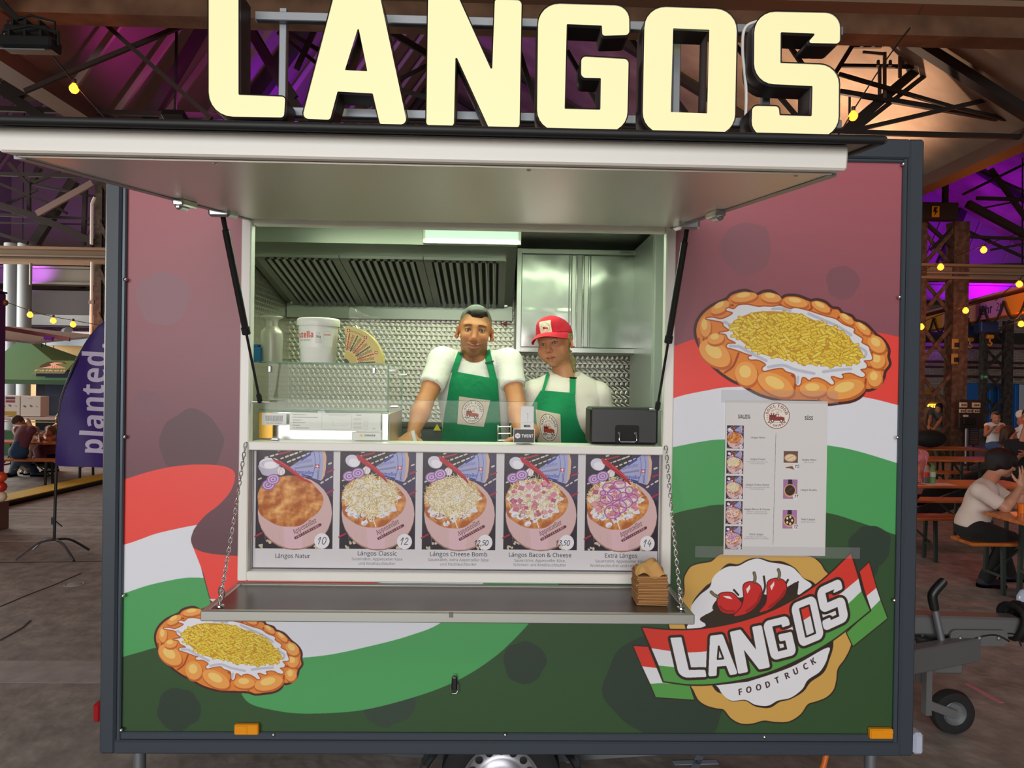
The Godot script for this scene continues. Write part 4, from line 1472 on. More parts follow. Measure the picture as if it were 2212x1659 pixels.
# ---------- the old crane hall ----------
func brick_image() -> Image:
	var im := Image.create(512, 512, false, Image.FORMAT_RGB8)
	im.fill(hx("8a7d74"))
	var r := RandomNumberGenerator.new()
	r.seed = 5
	for row in 32:
		for k in range(-1, 9):
			var x := k * 64 + (32 if row % 2 else 0)
			var t := r.randf()
			var c := hx("cdbfb4").lerp(hx("b5a498"), t)
			if r.randf() < 0.06:
				c = hx("a08878")
			im.fill_rect(Rect2i(x + 2, row * 16 + 2, 60, 12), c)
	return im


func roof_sheet(a: Vector2, b: Vector2, z0: float, z1: float, th := 0.12) -> ArrayMesh:
	var d := b - a
	return G.new().box(Vector3((a.x + b.x) / 2, (a.y + b.y) / 2, (z0 + z1) / 2) + Vector3(-d.y, d.x, 0).normalized() * th / 2, Vector3(d.length(), th, z1 - z0), 0.0, Basis(Vector3.BACK, d.angle())).mesh()


func truss(label: String, z: float, members: Array, mat: Material) -> Node3D:
	var t := thing("roof_truss", label, "truss")
	for m in members:
		var p: Array = m[0]
		for k in p.size() - 1:
			mi("strut", G.new().bar(p[k], p[k + 1], m[1], m[1] * 0.8, Vector3.BACK).mesh(), mat, t)
	return t


func build_hall() -> void:
	var conc := mt("concrete", "ffffff", 0.78)
	conc.albedo_texture = speckle("7b736d", "aea59d", 0.02, 21, 1024, 7)
	conc.uv1_triplanar = true
	conc.uv1_scale = Vector3.ONE * 0.22
	conc.heightmap_enabled = true
	conc.heightmap_texture = noise_tex(0.1, 512, 5, false, 8)
	conc.heightmap_scale = 0.32
	var floor_ := struct("floor", bx(Vector3(2, -0.1, -4), Vector3(42, 0.2, 42)), conc)
	var pale := mt("pale_concrete", "ffffff", 0.75)
	pale.albedo_texture = speckle("98918c", "b4aeaa", 0.03, 4, 512, 4)
	pale.uv1_triplanar = true
	pale.uv1_scale = Vector3.ONE * 0.4
	for q in [[1092, 1096], [1099, 1103], [1107, 1110], [1132, 1137], [1148, 1151], [1163, 1167], [1421, 1468]]:
		var za := at_floor(q[0])
		var zb := at_floor(q[1])
		mi("floor_strip", bx(Vector3(-7.6, 0.0002, (za + zb) / 2), Vector3(13.0, 0.0016, zb - za)), pale, floor_)
	for l in [[Vector3(-3.866, 0.002, -2.906), Vector3(-3.847, 0.002, -3.199), Vector3(-3.809, 0.002, -3.5), Vector3(-3.795, 0.002, -3.847)], [Vector3(-3.385, 0.002, -2.208), Vector3(-3.396, 0.002, -2.457), Vector3(-3.437, 0.002, -2.6)], [Vector3(-4.989, 0.002, -4.161), Vector3(-4.251, 0.002, -4.221), Vector3(-3.816, 0.002, -4.271)]]:
		var g := G.new()
		for k in l.size() - 1:
			g.bar(l[k], l[k + 1], 0.014, 0.003)
		mi("floor_joint", g.mesh(), mt("joint", "38312d", 0.9), floor_)
	mi("floor_cap", G.new().lathe([Vector2(0.0001, 0.006), Vector2(0.05, 0.006), Vector2(0.06, 0.0), Vector2(0.075, 0.004), Vector2(0.08, 0.0)].map(func(v): return v), 18).mesh(), pale, floor_, Vector3(-3.656, 0, -3.511))
	var spray := mt("spray", "9fb0bd", 0.8)
	for l in [[Vector3(0.79, 0.002, -0.704), Vector3(1.002, 0.002, -0.713)], [Vector3(0.935, 0.002, -0.77), Vector3(0.873, 0.002, -0.648)], [Vector3(0.279, 0.002, -0.713), Vector3(0.336, 0.002, -0.767)]]:
		mi("spray_mark", G.new().bar(l[0], l[1], 0.035, 0.002).mesh(), spray, floor_)
	mi("spray_mark", G.new().bar(Vector3(2.807, 0.002, -1.608), Vector3(2.837, 0.002, -1.349), 0.03, 0.002).mesh(), mt("pink_line", "c77f8d", 0.8), floor_)
	# roof: saw teeth that run away from the camera, a shallow boarded slope and a steep one to each
	var ceil_mat := mt("ceiling_board", "ffffff", 0.8)
	ceil_mat.albedo_texture = speckle("6f5a4c", "c0a690", 0.008, 31, 512, 5)
	ceil_mat.uv1_triplanar = true
	ceil_mat.uv1_scale = Vector3.ONE * 0.16
	var steep_mat := mt("steep_board", "7e6a66", 0.7)
	var rafter := mt("rafter", "2a2220", 0.7)
	var batten := mt("batten", "93807c", 0.6)
	for k in 3:
		var x0 := -20.4 + 14.2 * k
		struct("ceiling", roof_sheet(Vector2(x0, 5.7), Vector2(x0 + 4.2, 11.6), -24, 16), steep_mat)
		var low := struct("ceiling", roof_sheet(Vector2(x0 + 4.2, 11.6), Vector2(x0 + 14.2, 5.7), -24, 16), ceil_mat)
		var gut := struct("trim_%d" % (k + 1), bx(Vector3(x0 + 14.2, 5.62, -4), Vector3(0.34, 0.22, 40)), mt("gutter", "5b4238", 0.6))
		for s in 22:
			var z := -23.0 + 1.05 * s
			var big := s % 8 == 3
			var o := Vector3(0.06, -0.04, 0)
			mi("rafter" if big else "batten", G.new().bar(Vector3(x0 + 0.2, 5.75, z) + o, Vector3(x0 + 4.1, 11.4, z) + o, 0.2 if big else 0.09, 0.25 if big else 0.05, Vector3.BACK).mesh(), rafter if big else batten, gut)
		for s in 5:
			var z := -21.0 + 4.5 * s
			mi("rafter", G.new().bar(Vector3(x0 + 4.3, 11.35, z), Vector3(x0 + 14.0, 5.63, z), 0.14, 0.16, Vector3.BACK).mesh(), rafter, low)
	# walls; behind the camera and at the left stand the open gates that let the daylight in
	var brick := mt("brick_wall", "ffffff", 0.8)
	brick.albedo_texture = ImageTexture.create_from_image(brick_image())
	brick.uv1_triplanar = true
	brick.uv1_scale = Vector3.ONE * 0.5
	var plaster := mt("plaster", "7b7370", 0.8)
	struct("wall_rear", bx(Vector3(2, 6, -24.15), Vector3(42, 12, 0.3)), brick)
	var up_rear := mt("upper_rear", "8a7a78", 0.7)
	var upw := struct("trim_4", bx(Vector3(2, 8.4, -23.95), Vector3(41.6, 7.0, 0.12)), up_rear)
	for k in 26:
		var x := -17.5 + 1.5 * k
		mi("wall_batten", G.new().bar(Vector3(x, 5.0, -23.86), Vector3(x + 2.6, 11.6, -23.86), 0.09, 0.06, Vector3.BACK).mesh(), batten, upw)
		if k % 3 == 1:
			mi("wall_stud", G.new().bar(Vector3(x + 0.6, 5.0, -23.8), Vector3(x + 3.2, 11.6, -23.8), 0.3, 0.1, Vector3.BACK).mesh(), rafter, upw)
	struct("wall_right", bx(Vector3(22.15, 6, -4), Vector3(0.3, 12, 40.6)), brick)
	var wl := G.new()
	wl.box(Vector3(-18.15, 6, 3.3), Vector3(0.3, 12, 25.4))
	wl.box(Vector3(-18.15, 6, -21.7), Vector3(0.3, 12, 4.6))
	wl.box(Vector3(-18.15, 9, -14.4), Vector3(0.3, 6, 10))
	struct("wall_left", wl.mesh(), plaster)
	var wf := G.new()
	wf.box(Vector3(-14.5, 6, 16.15), Vector3(8, 12, 0.3))
	wf.box(Vector3(13.5, 6, 16.15), Vector3(17, 12, 0.3))
	wf.box(Vector3(-2.5, 9.6, 16.15), Vector3(16, 5, 0.3))
	struct("wall_front", wf.mesh(), plaster)
	# cross beam above the trailer
	var b0 := Vector3(5.146, 6.039, -6)
	var b1 := Vector3(5.141, 6.288, -6)
	var beam := thing("cross_beam", "broad brown plastered beam across the hall above the sign letters", "beam")
	var bm := mt("beam_brown", "ffffff", 0.8)
	bm.albedo_texture = speckle("5a4030", "8a6a50", 0.02, 14, 256, 4)
	bm.uv1_triplanar = true
	bm.uv1_scale = Vector3.ONE * 0.3
	mi("web", bx(Vector3(2, (b0.y + b1.y) / 2, -6), Vector3(40, b1.y - b0.y, 0.3)), bm, beam)
	mi("top_flange", bx(Vector3(2, b1.y + 0.03, -5.9), Vector3(40, 0.07, 0.6)), mt("flange", "8f7560", 0.6), beam)
	mi("upper_panel", bx(Vector3(2, b1.y + 0.5, -6.1), Vector3(40, 0.9, 0.2)), rafter, beam)  # dark sheet put in for the shadowed space above the beam
	# trusses
	truss("dark riveted roof truss behind the sign letters, nearest of the roof trusses", -8, [
		[[Vector3(-7.839, 5.686, -8), Vector3(-4.33, 5.652, -8), Vector3(0.341, 5.637, -8), Vector3(5.035, 5.626, -8), Vector3(7.897, 5.614, -8), Vector3(8.385, 5.611, -8)], 0.07],
		[[Vector3(-6.154, 5.403, -6.6), Vector3(-3.949, 6.388, -6.6)], 0.055], [[Vector3(-5.232, 6.356, -6.5), Vector3(-3.746, 5.073, -6.5)], 0.055], [[Vector3(-7.325, 6.535, -8), Vector3(-7.313, 6.052, -8)], 0.045],
		[[Vector3(-6.562, 7.138, -8.05), Vector3(-7.205, 6.048, -8.05)], 0.09], [[Vector3(-7.54, 6.046, -7.95), Vector3(-6.651, 5.458, -7.95)], 0.13], [[Vector3(-4.545, 7.222, -8.3), Vector3(-5.439, 5.626, -8.3)], 0.15],
		[[Vector3(-7.339, 5.922, -8), Vector3(-6.937, 6, -8)], 0.26],
		[[Vector3(-3.978, 7.216, -8.3), Vector3(-3.01, 5.618, -8.3)], 0.16], [[Vector3(-3.528, 7.106, -8.1), Vector3(-2.312, 6.431, -8.1)], 0.06], [[Vector3(-3.872, 7.064, -8.2), Vector3(-3.163, 6.034, -8.2)], 0.07], [[Vector3(-3.423, 6.957, -8.1), Vector3(-2.027, 5.882, -8.1)], 0.05], [[Vector3(-3.112, 6.367, -8), Vector3(-2.713, 7.269, -8)], 0.07],
		[[Vector3(-1.779, 7.034, -8.1), Vector3(-1.1, 6.634, -8.1)], 0.09], [[Vector3(-1.588, 6.253, -8), Vector3(-1.09, 6.52, -8)], 0.05], [[Vector3(-1.684, 6.168, -8.1), Vector3(-1.091, 6.016, -8.1)], 0.06], [[Vector3(-0.639, 6.359, -8), Vector3(-0.159, 5.68, -8)], 0.12], [[Vector3(0.04, 7.204, -8), Vector3(0.512, 5.765, -8)], 0.07], [[Vector3(0.914, 6.743, -8), Vector3(1.45, 5.856, -8)], 0.06],
		[[Vector3(1.869, 7.024, -8.1), Vector3(2.878, 5.717, -8.1)], 0.07], [[Vector3(3.462, 6.877, -8), Vector3(4.395, 5.855, -8)], 0.06], [[Vector3(4.316, 7.064, -8.2), Vector3(4.758, 6.436, -8.2)], 0.06],
		[[Vector3(5.247, 5.645, -8), Vector3(7.884, 6.309, -8), Vector3(8.226, 6.395, -8)], 0.06], [[Vector3(5.082, 6.543, -8.1), Vector3(6.868, 6.078, -8.1), Vector3(7.918, 5.868, -8.1)], 0.055], [[Vector3(5.149, 6.317, -8.2), Vector3(7.882, 5.925, -8.2)], 0.075],
		[[Vector3(7.119, 7.055, -8), Vector3(7.985, 5.869, -8)], 0.06], [[Vector3(7.28, 7.107, -8.1), Vector3(8.133, 5.944, -8.1)], 0.05], [[Vector3(6.21, 7.027, -8.05), Vector3(8.024, 5.874, -8.05)], 0.1],
		[[Vector3(5.109, 5.596, -8.3), Vector3(6.92, 7.178, -8.3)], 0.14], [[Vector3(5.194, 5.567, -8.25), Vector3(7.179, 7.161, -8.25)], 0.07], [[Vector3(5.259, 6.979, -8), Vector3(4.95, 6.462, -8)], 0.06]], rafter)
	var rack := thing("insulator_rack", "steel rack with small porcelain insulators below the roof, right of the letter S", "rack")
	for l in [[Vector3(5.31, 7.018, -8.2), Vector3(6.06, 7.038, -8.2)], [Vector3(5.142, 6.716, -8.2), Vector3(6.74, 6.734, -8.2)]]:
		mi("rack_bar", G.new().bar(l[0], l[1], 0.05, 0.05, Vector3.BACK).mesh(), rafter, rack)
	for l in [[Vector3(5.473, 6.907, -8.15), Vector3(5.811, 6.887, -8.15)], [Vector3(5.811, 6.916, -8.15), Vector3(5.824, 6.214, -8.15)], [Vector3(5.736, 6.687, -8.15), Vector3(5.744, 6.262, -8.15)], [Vector3(6.047, 6.971, -8.15), Vector3(6.055, 6.532, -8.15)], [Vector3(6.048, 6.943, -8.15), Vector3(6.343, 6.95, -8.15)]]:
		mi("hanger", G.new().bar(l[0], l[1], 0.045, 0.03, Vector3.BACK).mesh(), mt("hanger", "6b5850", 0.6), rack)
	for p in [Vector3(5.45, 7.02, -8.15), Vector3(5.629, 7.024, -8.15), Vector3(5.816, 7.029, -8.15), Vector3(5.713, 6.736, -8.15), Vector3(5.9, 6.741, -8.15), Vector3(6.095, 6.745, -8.15), Vector3(6.275, 6.75, -8.15)]:
		mi("insulator", G.new().lathe([Vector2(0.0001, -0.03), Vector2(0.028, -0.03), Vector2(0.028, 0.0), Vector2(0.018, 0.008), Vector2(0.026, 0.02), Vector2(0.02, 0.055), Vector2(0.0001, 0.055)], 10).mesh(), mt("porcelain", "54433a", 0.3), rack, p)
	truss("dark roof truss over the crane runway at the left, farther of the roof trusses", -14, [
		[[Vector3(-11.894, 6.376, -14), Vector3(-9.049, 6.362, -14)], 0.09], [[Vector3(-11.884, 5.439, -14), Vector3(-9.165, 5.376, -14)], 0.06], [[Vector3(-11.882, 5.258, -14), Vector3(-9.163, 5.247, -14)], 0.035], [[Vector3(-11.712, 5.684, -13.9), Vector3(-10.873, 5.446, -13.9), Vector3(-10.137, 5.164, -13.9), Vector3(-9.398, 4.838, -13.9)], 0.15],
		[[Vector3(-11.382, 6.632, -14), Vector3(-10.946, 6.151, -14)], 0.08], [[Vector3(-10.946, 6.13, -14), Vector3(-10.212, 6.444, -14)], 0.06], [[Vector3(-10.925, 6.173, -14), Vector3(-10.907, 5.469, -14)], 0.075], [[Vector3(-11.577, 6.148, -14), Vector3(-10.943, 5.895, -14), Vector3(-10.414, 5.714, -14), Vector3(-10.043, 5.497, -14)], 0.06], [[Vector3(-11.414, 5.693, -14), Vector3(-10.734, 6.028, -14)], 0.055],
		[[Vector3(-10.925, 6.173, -14), Vector3(-9.414, 5.895, -14)], 0.06], [[Vector3(-10.815, 6.598, -14.2), Vector3(-10.97, 6.238, -14.2)], 0.12], [[Vector3(-10.07, 6.339, -14.3), Vector3(-10.966, 4.853, -14.3)], 0.2], [[Vector3(-11.775, 5.046, -14), Vector3(-10.931, 4.796, -14)], 0.08], [[Vector3(-9.628, 6.158, -14), Vector3(-9.665, 4.767, -14)], 0.09]], mt("truss_far", "322a2c", 0.7))
	mi("tie_bar", G.new().bar(Vector3(-10.6, 5.429, -13.8), Vector3(-9.357, 6.161, -13.8), 0.14, 0.06, Vector3.BACK).mesh(), batten, get_node("roof_truss_001"))
	truss("dark roof truss under the purple lit roof at the right edge", -14, [
		[[Vector3(11.289, 6.291, -14), Vector3(12.97, 6.27, -14)], 0.08], [[Vector3(10.748, 5.378, -14), Vector3(12.989, 5.334, -14)], 0.07], [[Vector3(10.952, 6.372, -14), Vector3(12.415, 7.118, -14), Vector3(12.948, 7.404, -14)], 0.06], [[Vector3(11.682, 7.021, -14.1), Vector3(12.63, 5.768, -14.1)], 0.1], [[Vector3(11.068, 6.154, -14), Vector3(12.651, 5.36, -14)], 0.16],
		[[Vector3(10.073, 5.673, -14), Vector3(10.867, 4.996, -14)], 0.08], [[Vector3(10.196, 5.038, -14), Vector3(10.634, 5.486, -14)], 0.06], [[Vector3(11.299, 7.076, -14.2), Vector3(12.784, 6.462, -14.2)], 0.04], [[Vector3(10.987, 5.646, -14.2), Vector3(12.701, 4.899, -14.2)], 0.06], [[Vector3(11.789, 5.105, -14.2), Vector3(13.033, 5.352, -14.2)], 0.05], [[Vector3(11.405, 6.051, -14), Vector3(12.633, 6.318, -14)], 0.04], [[Vector3(10.092, 4.651, -14), Vector3(13, 4.76, -14)], 0.05]], M.truss_far)
	# crane runway and its columns
	var ry0 := Vector3(10.097, 4.355, -14)
	var ry1 := Vector3(10.092, 4.651, -14)
	var rw := thing("crane_runway", "long brown crane runway girder crossing the hall behind the trailer", "girder")
	var rwm := mt("runway", "9a8670", 0.6)
	mi("web", bx(Vector3(2, (ry0.y + ry1.y) / 2, -14), Vector3(39, ry1.y - ry0.y, 0.16)), rwm, rw)
	mi("top_flange", bx(Vector3(2, ry1.y, -13.95), Vector3(39, 0.06, 0.4)), rwm, rw)
	mi("bottom_flange", bx(Vector3(2, ry0.y, -13.95), Vector3(39, 0.06, 0.4)), rwm, rw)
	mi("conduit", G.new().tube([Vector3(-17, (ry0.y + ry1.y) / 2 - 0.02, -13.86), Vector3(21, (ry0.y + ry1.y) / 2 - 0.02, -13.86)], 0.03, 8).mesh(), mt("conduit", "b8a898", 0.4, 0.3), rw)
	var f0 := Vector3(16.778, 4.721, -21)
	var f1 := Vector3(16.769, 5.237, -21)
	var rw2 := thing("crane_runway", "grey crane runway girder farther back, below the brown one", "girder")
	mi("web", bx(Vector3(2, (f0.y + f1.y) / 2, -21), Vector3(39, f1.y - f0.y, 0.2)), mt("runway_far", "6f675c", 0.7), rw2)
	mi("top_flange", bx(Vector3(2, f1.y, -20.95), Vector3(39, 0.07, 0.5)), M.runway_far, rw2)
	mi("bottom_flange", bx(Vector3(2, f0.y, -20.95), Vector3(39, 0.07, 0.5)), M.runway_far, rw2)
	var d0 := Vector3(17.163, 3.311, -21.5)
	mi("lower_girder", bx(Vector3(12, d0.y + 0.18, -21.5), Vector3(16, 0.36, 0.25)), mt("girder_dark", "3a3532", 0.7), rw2)
	column("rusty brown lattice crane column right of the trailer with two switch boxes", Vector3(10.849, -0.018, -14).x, -14.0, 0.36, [Vector3(9.899, -0.029, -14).x], 5, 5.7, "6d5240")
	column("slim lattice column in front of the blue container", Vector3(16.868, -0.709, -20.5).x, -20.5, 0.24, [Vector3(16.057, -0.719, -20.5).x], 5, 4.0, "4b423a")
	column("brown lattice crane column with white downpipe left of the trailer", Vector3(-9.291, -0.265, -14).x, -14.0, 0.16, [Vector3(-8.74, -0.258, -14).x], 6, 6.4, "55483e")
	var dp := thing("downpipe", "pale downpipe running down the column beside the purple flag", "pipe")
	mi("upper_pipe", G.new().tube([Vector3(-9.245, 5.81, -13.7), Vector3(-9.306, 5.662, -13.7), Vector3(-9.306, 4.738, -13.7)], 0.036, 10).mesh(), M.white_paint, dp)
	mi("lower_pipe", G.new().tube([Vector3(-9.291, 4.339, -13.7), Vector3(-9.292, 3.561, -13.7), Vector3(-9.299, 2.299, -13.7), Vector3(-9.283, -0.018, -13.7)], 0.034, 10).mesh(), M.white_paint, dp)
	mi("clamp", bx(Vector3(-9.268, 3.421, -13.66), Vector3(0.12, 0.08, 0.06)), M.zinc, dp)
	solo("hanging_rod", G.new().tube([Vector3(-10.854, 4.467, -14), Vector3(-10.858, 3.836, -14)], 0.03, 8).mesh(), M.zinc, "short steel rod hanging under the brown runway girder at the left", "rod")
	for k in 2:
		var x: float = [Vector3(-14.408, 4.593, -18.6).x, Vector3(-14.018, 4.6, -18.6).x][k]
		solo("air_duct", G.new().tube([Vector3(x, 0.02, -18.6), Vector3(x, 5.6, -18.6)], 0.185, 20).mesh(), mt("duct", "83888d", 0.6, 0.1), ["fat grey air duct nearest the left picture edge", "fat grey air duct, the right one of the pair"][k], "duct")


func roof_height(x: float) -> float:
	var q := fposmod(x + 20.4, 14.2)
	return 5.7 + (q * 1.405 if q < 4.2 else (14.2 - q) * 0.59)


func at_floor(v: float) -> float:   # depth of a floor line measured at the left of the photograph
	return 2.62 - 1.8034 / ((v - 829.5) / 1530.0 + 0.0152) * 1.0


func column(label: String, x: float, z: float, w: float, other: Array, bays: int, top: float, colr: String) -> void:
	var c := thing("lattice_column", label, "column")
	var m := mt("column_" + colr, "ffffff", 0.75)
	m.albedo_texture = speckle(Color(colr).darkened(0.35).to_html(false), Color(colr).lightened(0.12).to_html(false), 0.03, 41, 256, 4)
	m.uv1_triplanar = true
	m.uv1_scale = Vector3.ONE * 0.7
	var g := G.new()
	g.box(Vector3(x, top / 2, z + w * 0.4), Vector3(w, top, w * 0.1))
	g.box(Vector3(x, top / 2, z - w * 0.4), Vector3(w, top, w * 0.1))
	g.box(Vector3(x, top / 2, z), Vector3(w * 0.12, top, w * 0.8))
	g.box(Vector3(x - w * 0.32, top / 2, z), Vector3(w * 0.3, top, w * 0.7))
	mi("post", g.mesh(), m, c)
	var xo: float = other[0]
	mi("post", bx(Vector3(xo, top / 2, z), Vector3(w * 0.6, top, w)), m, c)
	var h := top / bays * 1.0
	for k in bays:
		var y := h * k
		mi("brace", G.new().bar(Vector3(xo, y, z + 0.08), Vector3(x, y + h, z + 0.08), 0.09, 0.025, Vector3.BACK).mesh(), m, c)
		mi("brace", G.new().bar(Vector3(x, y, z - 0.08), Vector3(xo, y + h, z - 0.08), 0.09, 0.025, Vector3.BACK).mesh(), m, c)
	mi("foot", bx(Vector3(x, 0.06, z), Vector3(w * 1.5, 0.12, w * 1.5)), m, c)


func bulb(p: Vector3, r: float, label: String) -> void:
	var b := thing("string_light", label, "light bulb", p, "bulbs of the string lights")
	mi("glass_bulb", G.new().lathe([Vector2(0.0001, -1.25), Vector2(0.5, -1.1), Vector2(0.9, -0.6), Vector2(1.0, -0.1), Vector2(0.8, 0.4), Vector2(0.45, 0.8), Vector2(0.4, 1.0)].map(func(q): return q * r), 14).mesh(), M.bulb_glow, b)
	mi("socket", G.new().lathe([Vector2(0.42, 0.95), Vector2(0.45, 1.0), Vector2(0.45, 1.9), Vector2(0.0001, 2.0)].map(func(q): return q * r), 10).mesh(), M.black_plastic, b)
	omni("bulb_light", p - Vector3(0, r * 0.1, 0), Color(1.0, 0.5, 0.16), 0.35, r * 0.6)


func build_hall_lights() -> void:
	glow("bulb_glow", "ff8828", 4.0)
	var near := [[Vector3(-4.884, 5.023, -5.5), "glowing orange bulb left of the sign, below the spotlights"], [Vector3(4.007, 4.922, -5.5), "glowing orange bulb right of the letter S"]]
	for b in near:
		bulb(b[0], 0.052, b[1])
	var far := [[Vector3(8.549, 4.134, -11), "orange bulb in front of the brown runway girder"], [Vector3(9.394, 4.483, -11), "orange bulb before the purple roof"], [Vector3(10.114, 3.828, -11), "orange bulb at the right picture edge"],
		[Vector3(8.793, 3.05, -12), "orange bulb close to the trailer's right post"], [Vector3(9.73, 3.405, -12), "orange bulb before the yellow crane girder's number"], [Vector3(10.917, 3.143, -12), "small orange bulb under the crane girder at the right edge"],
		[Vector3(-10.212, 3.071, -13), "orange bulb beside the air ducts, leftmost of three"], [Vector3(-9.715, 2.949, -13), "orange bulb above the green tent, middle of three"], [Vector3(-9.288, 2.875, -13), "orange bulb left of the downpipe, rightmost of three"]]
	for b in far:
		bulb(b[0], 0.06, b[1])
	var wires := [[[Vector3(-5.821, 6.143, -5.5), Vector3(-5.406, 5.686, -5.5), Vector3(-5.136, 5.392, -5.5), Vector3(-4.896, 5.096, -5.5)], [Vector3(-4.896, 5.096, -5.5), Vector3(-4.676, 4.845, -5.5), Vector3(-4.467, 4.626, -5.5), Vector3(-4.153, 4.309, -5.5)]], [[Vector3(4.865, 6.132, -5.86)] + [Vector3(4.544, 5.801, -5.5), Vector3(4.306, 5.459, -5.5), Vector3(4.022, 5.003, -5.5)], [Vector3(4.022, 5.003, -5.5), Vector3(3.859, 4.727, -5.5), Vector3(3.621, 4.401, -5.5)]],
		[[Vector3(7.895, 3.905, -11), Vector3(8.547, 4.215, -11), Vector3(9.392, 4.564, -11), Vector3(10.35, 4.899, -11)], [Vector3(9.642, 3.486, -11), Vector3(10.112, 3.919, -11), Vector3(10.455, 4.223, -11)]], [[Vector3(8.406, 2.802, -12), Vector3(8.792, 3.127, -12), Vector3(9.728, 3.492, -12), Vector3(10.453, 3.708, -12)], [Vector3(10.073, 2.926, -12), Vector3(10.916, 3.211, -12), Vector3(11.151, 3.332, -12)]], [[Vector3(-11.057, 3.448, -13), Vector3(-10.213, 3.151, -13), Vector3(-9.716, 3.029, -13), Vector3(-9.288, 2.956, -13), Vector3(-8.472, 2.818, -13)]]]
	var wl := ["thin cable of the lights running down left of the sign", "thin cable of the lights running down right of the letter S", "light cable in front of the purple roof", "light cable before the crane girder", "light cable above the green tent"]
	for k in wires.size():
		var t := thing("light_cable", wl[k], "cable")
		for w in wires[k]:
			mi("wire", G.new().tube(curve3(w, 4), 0.008, 6).mesh(), M.black_matt, t)
	# coloured flood lights that wash the roof, hung in the trusses
	for f in [[Vector3(-5.2, 5.45, -11.5), Vector3(-3.0, 10, -13.5), Color(0.62, 0.05, 1.0), 26.0, 62.0, "flood light hung low in the left roof bay, aimed at the far steep slope"],
			[Vector3(-4.6, 5.45, -7.4), Vector3(-4.6, 9, -8.6), Color(0.72, 0.2, 0.62), 4.5, 72.0, "flood light on the near truss, aimed at the steep slope left of the sign"],
			[Vector3(16.5, 4.9, -19.5), Vector3(15.0, 8.0, -23.9), Color(0.6, 0.0, 0.95), 38.0, 70.0, "flood light aimed at the rear wall's top right part"],
			[Vector3(-15.0, 4.9, -20.0), Vector3(-17.0, 7.5, -23.9), Color(0.7, 0.35, 0.95), 7.0, 70.0, "flood light aimed at the rear wall's top left part"],
			[Vector3(6.0, 4.6, -9.6), Vector3(5.0, 8.5, -10.0), Color(1.0, 0.84, 0.7), 22.0, 72.0, "flood light below the boarded slope at the right"],
			[Vector3(-8.6, 4.9, -9.0), Vector3(-9.0, 8.0, -9.5), Color(1.0, 0.78, 0.68), 12.0, 70.0, "flood light below the boarded slope at the far left"],
			[Vector3(7.5, 5.45, -4.5), Vector3(6.0, 0, -4.0), Color(1.0, 0.3, 0.33), 3.0, 60.0, "flood light aimed down at the beer tables on the right"]]:
		var up: bool = f[1].y > f[0].y
		var lampd := thing("flood_light", f[5], "light", Vector3.ZERO, "flood lights under the roof")
		var dir: Vector3 = (f[1] - f[0]).normalized()
		var b := Basis.looking_at(dir, Vector3.UP)
		mi("housing", G.new().box(f[0] - dir * 0.06, Vector3(0.3, 0.22, 0.1), 0.01, b).mesh(), M.black_plastic, lampd)
		mi("lamp_face", G.new().box(f[0] - dir * 0.006, Vector3(0.26, 0.18, 0.006), 0.0, b).mesh(), glow("flood_" + str(f[3]), f[2].to_html(false), 3.0), lampd)
		mi("bracket", G.new().bar(f[0] - dir * 0.08, Vector3(f[0].x, roof_height(f[0].x), f[0].z), 0.03, 0.03).mesh(), M.black_matt, lampd)
		spot("flood", f[0] + dir * 0.02, f[1], f[2], f[3], f[4], 0.12)
	# the black spotlights at the upper left
	var sp := [[Vector3(-4.814, 5.163, -4.6), "black spotlight housing at the top left corner, upper one of the pair", 0.26], [Vector3(-4.691, 4.967, -4.4), "black spotlight with a pale square lens at the top left corner", 0.3]]
	for s in sp:
		var t := thing("spotlight", s[1], "light", s[0])
		var w: float = s[2]
		mi("body", bx(Vector3(0, 0.05, -0.05), Vector3(w * 1.7, 0.12, 0.2), 0.02), M.black_plastic, t)
		mi("lens", G.new().box(Vector3(0, -0.02, 0.02), Vector3(w * 1.5, 0.012, 0.15), 0.0, Basis(Vector3.RIGHT, 0.45)).mesh(), M.zinc, t)
		mi("yoke", G.new().tube([Vector3(-w * 0.9, 0.05, -0.05), Vector3(-w * 0.9, 0.18, -0.05), Vector3(0, 0.24, -0.05), Vector3(w * 0.9, 0.18, -0.05), Vector3(w * 0.9, 0.05, -0.05)], 0.014, 8).mesh(), M.black_matt, t)
		for k in 3:
			mi("cooling_fin", bx(Vector3(-w * 0.5 + w * 0.5 * k, 0.13, -0.05), Vector3(0.02, 0.06, 0.18)), M.black_matt, t)
	solo("spotlight_truss", G.new().bar(Vector3(-5.301, 5.667, -4.7), Vector3(-4.601, 5.077, -4.7), 0.05, 0.05).mesh(), M.black_matt, "black bar that carries the spotlights at the top left", "bar")

# ---------- menu board, menu sheet, and their printed pictures ----------
const DIGITS := {
	"0": [[0.2, 0.95, 0.02, 0.6, 0.1, 0.1, 0.35, 0.0, 0.6, 0.35, 0.55, 0.85, 0.3, 1.0, 0.18, 0.9]],
	"1": [[0.05, 0.62, 0.4, 1.0, 0.22, 0.0]],
	"2": [[0.05, 0.78, 0.25, 1.0, 0.5, 0.82, 0.3, 0.4, 0.0, 0.03, 0.55, 0.06]],
	"3": [[0.1, 0.92, 0.38, 1.0, 0.45, 0.75, 0.22, 0.55, 0.5, 0.4, 0.4, 0.06, 0.05, 0.06]],
	"4": [[0.3, 1.0, 0.05, 0.4, 0.6, 0.42], [0.5, 0.7, 0.4, 0.0]],
	"5": [[0.55, 0.98, 0.2, 0.96, 0.12, 0.6, 0.45, 0.55, 0.45, 0.12, 0.05, 0.05]],
	",": [[0.12, 0.12, 0.0, -0.2]]}


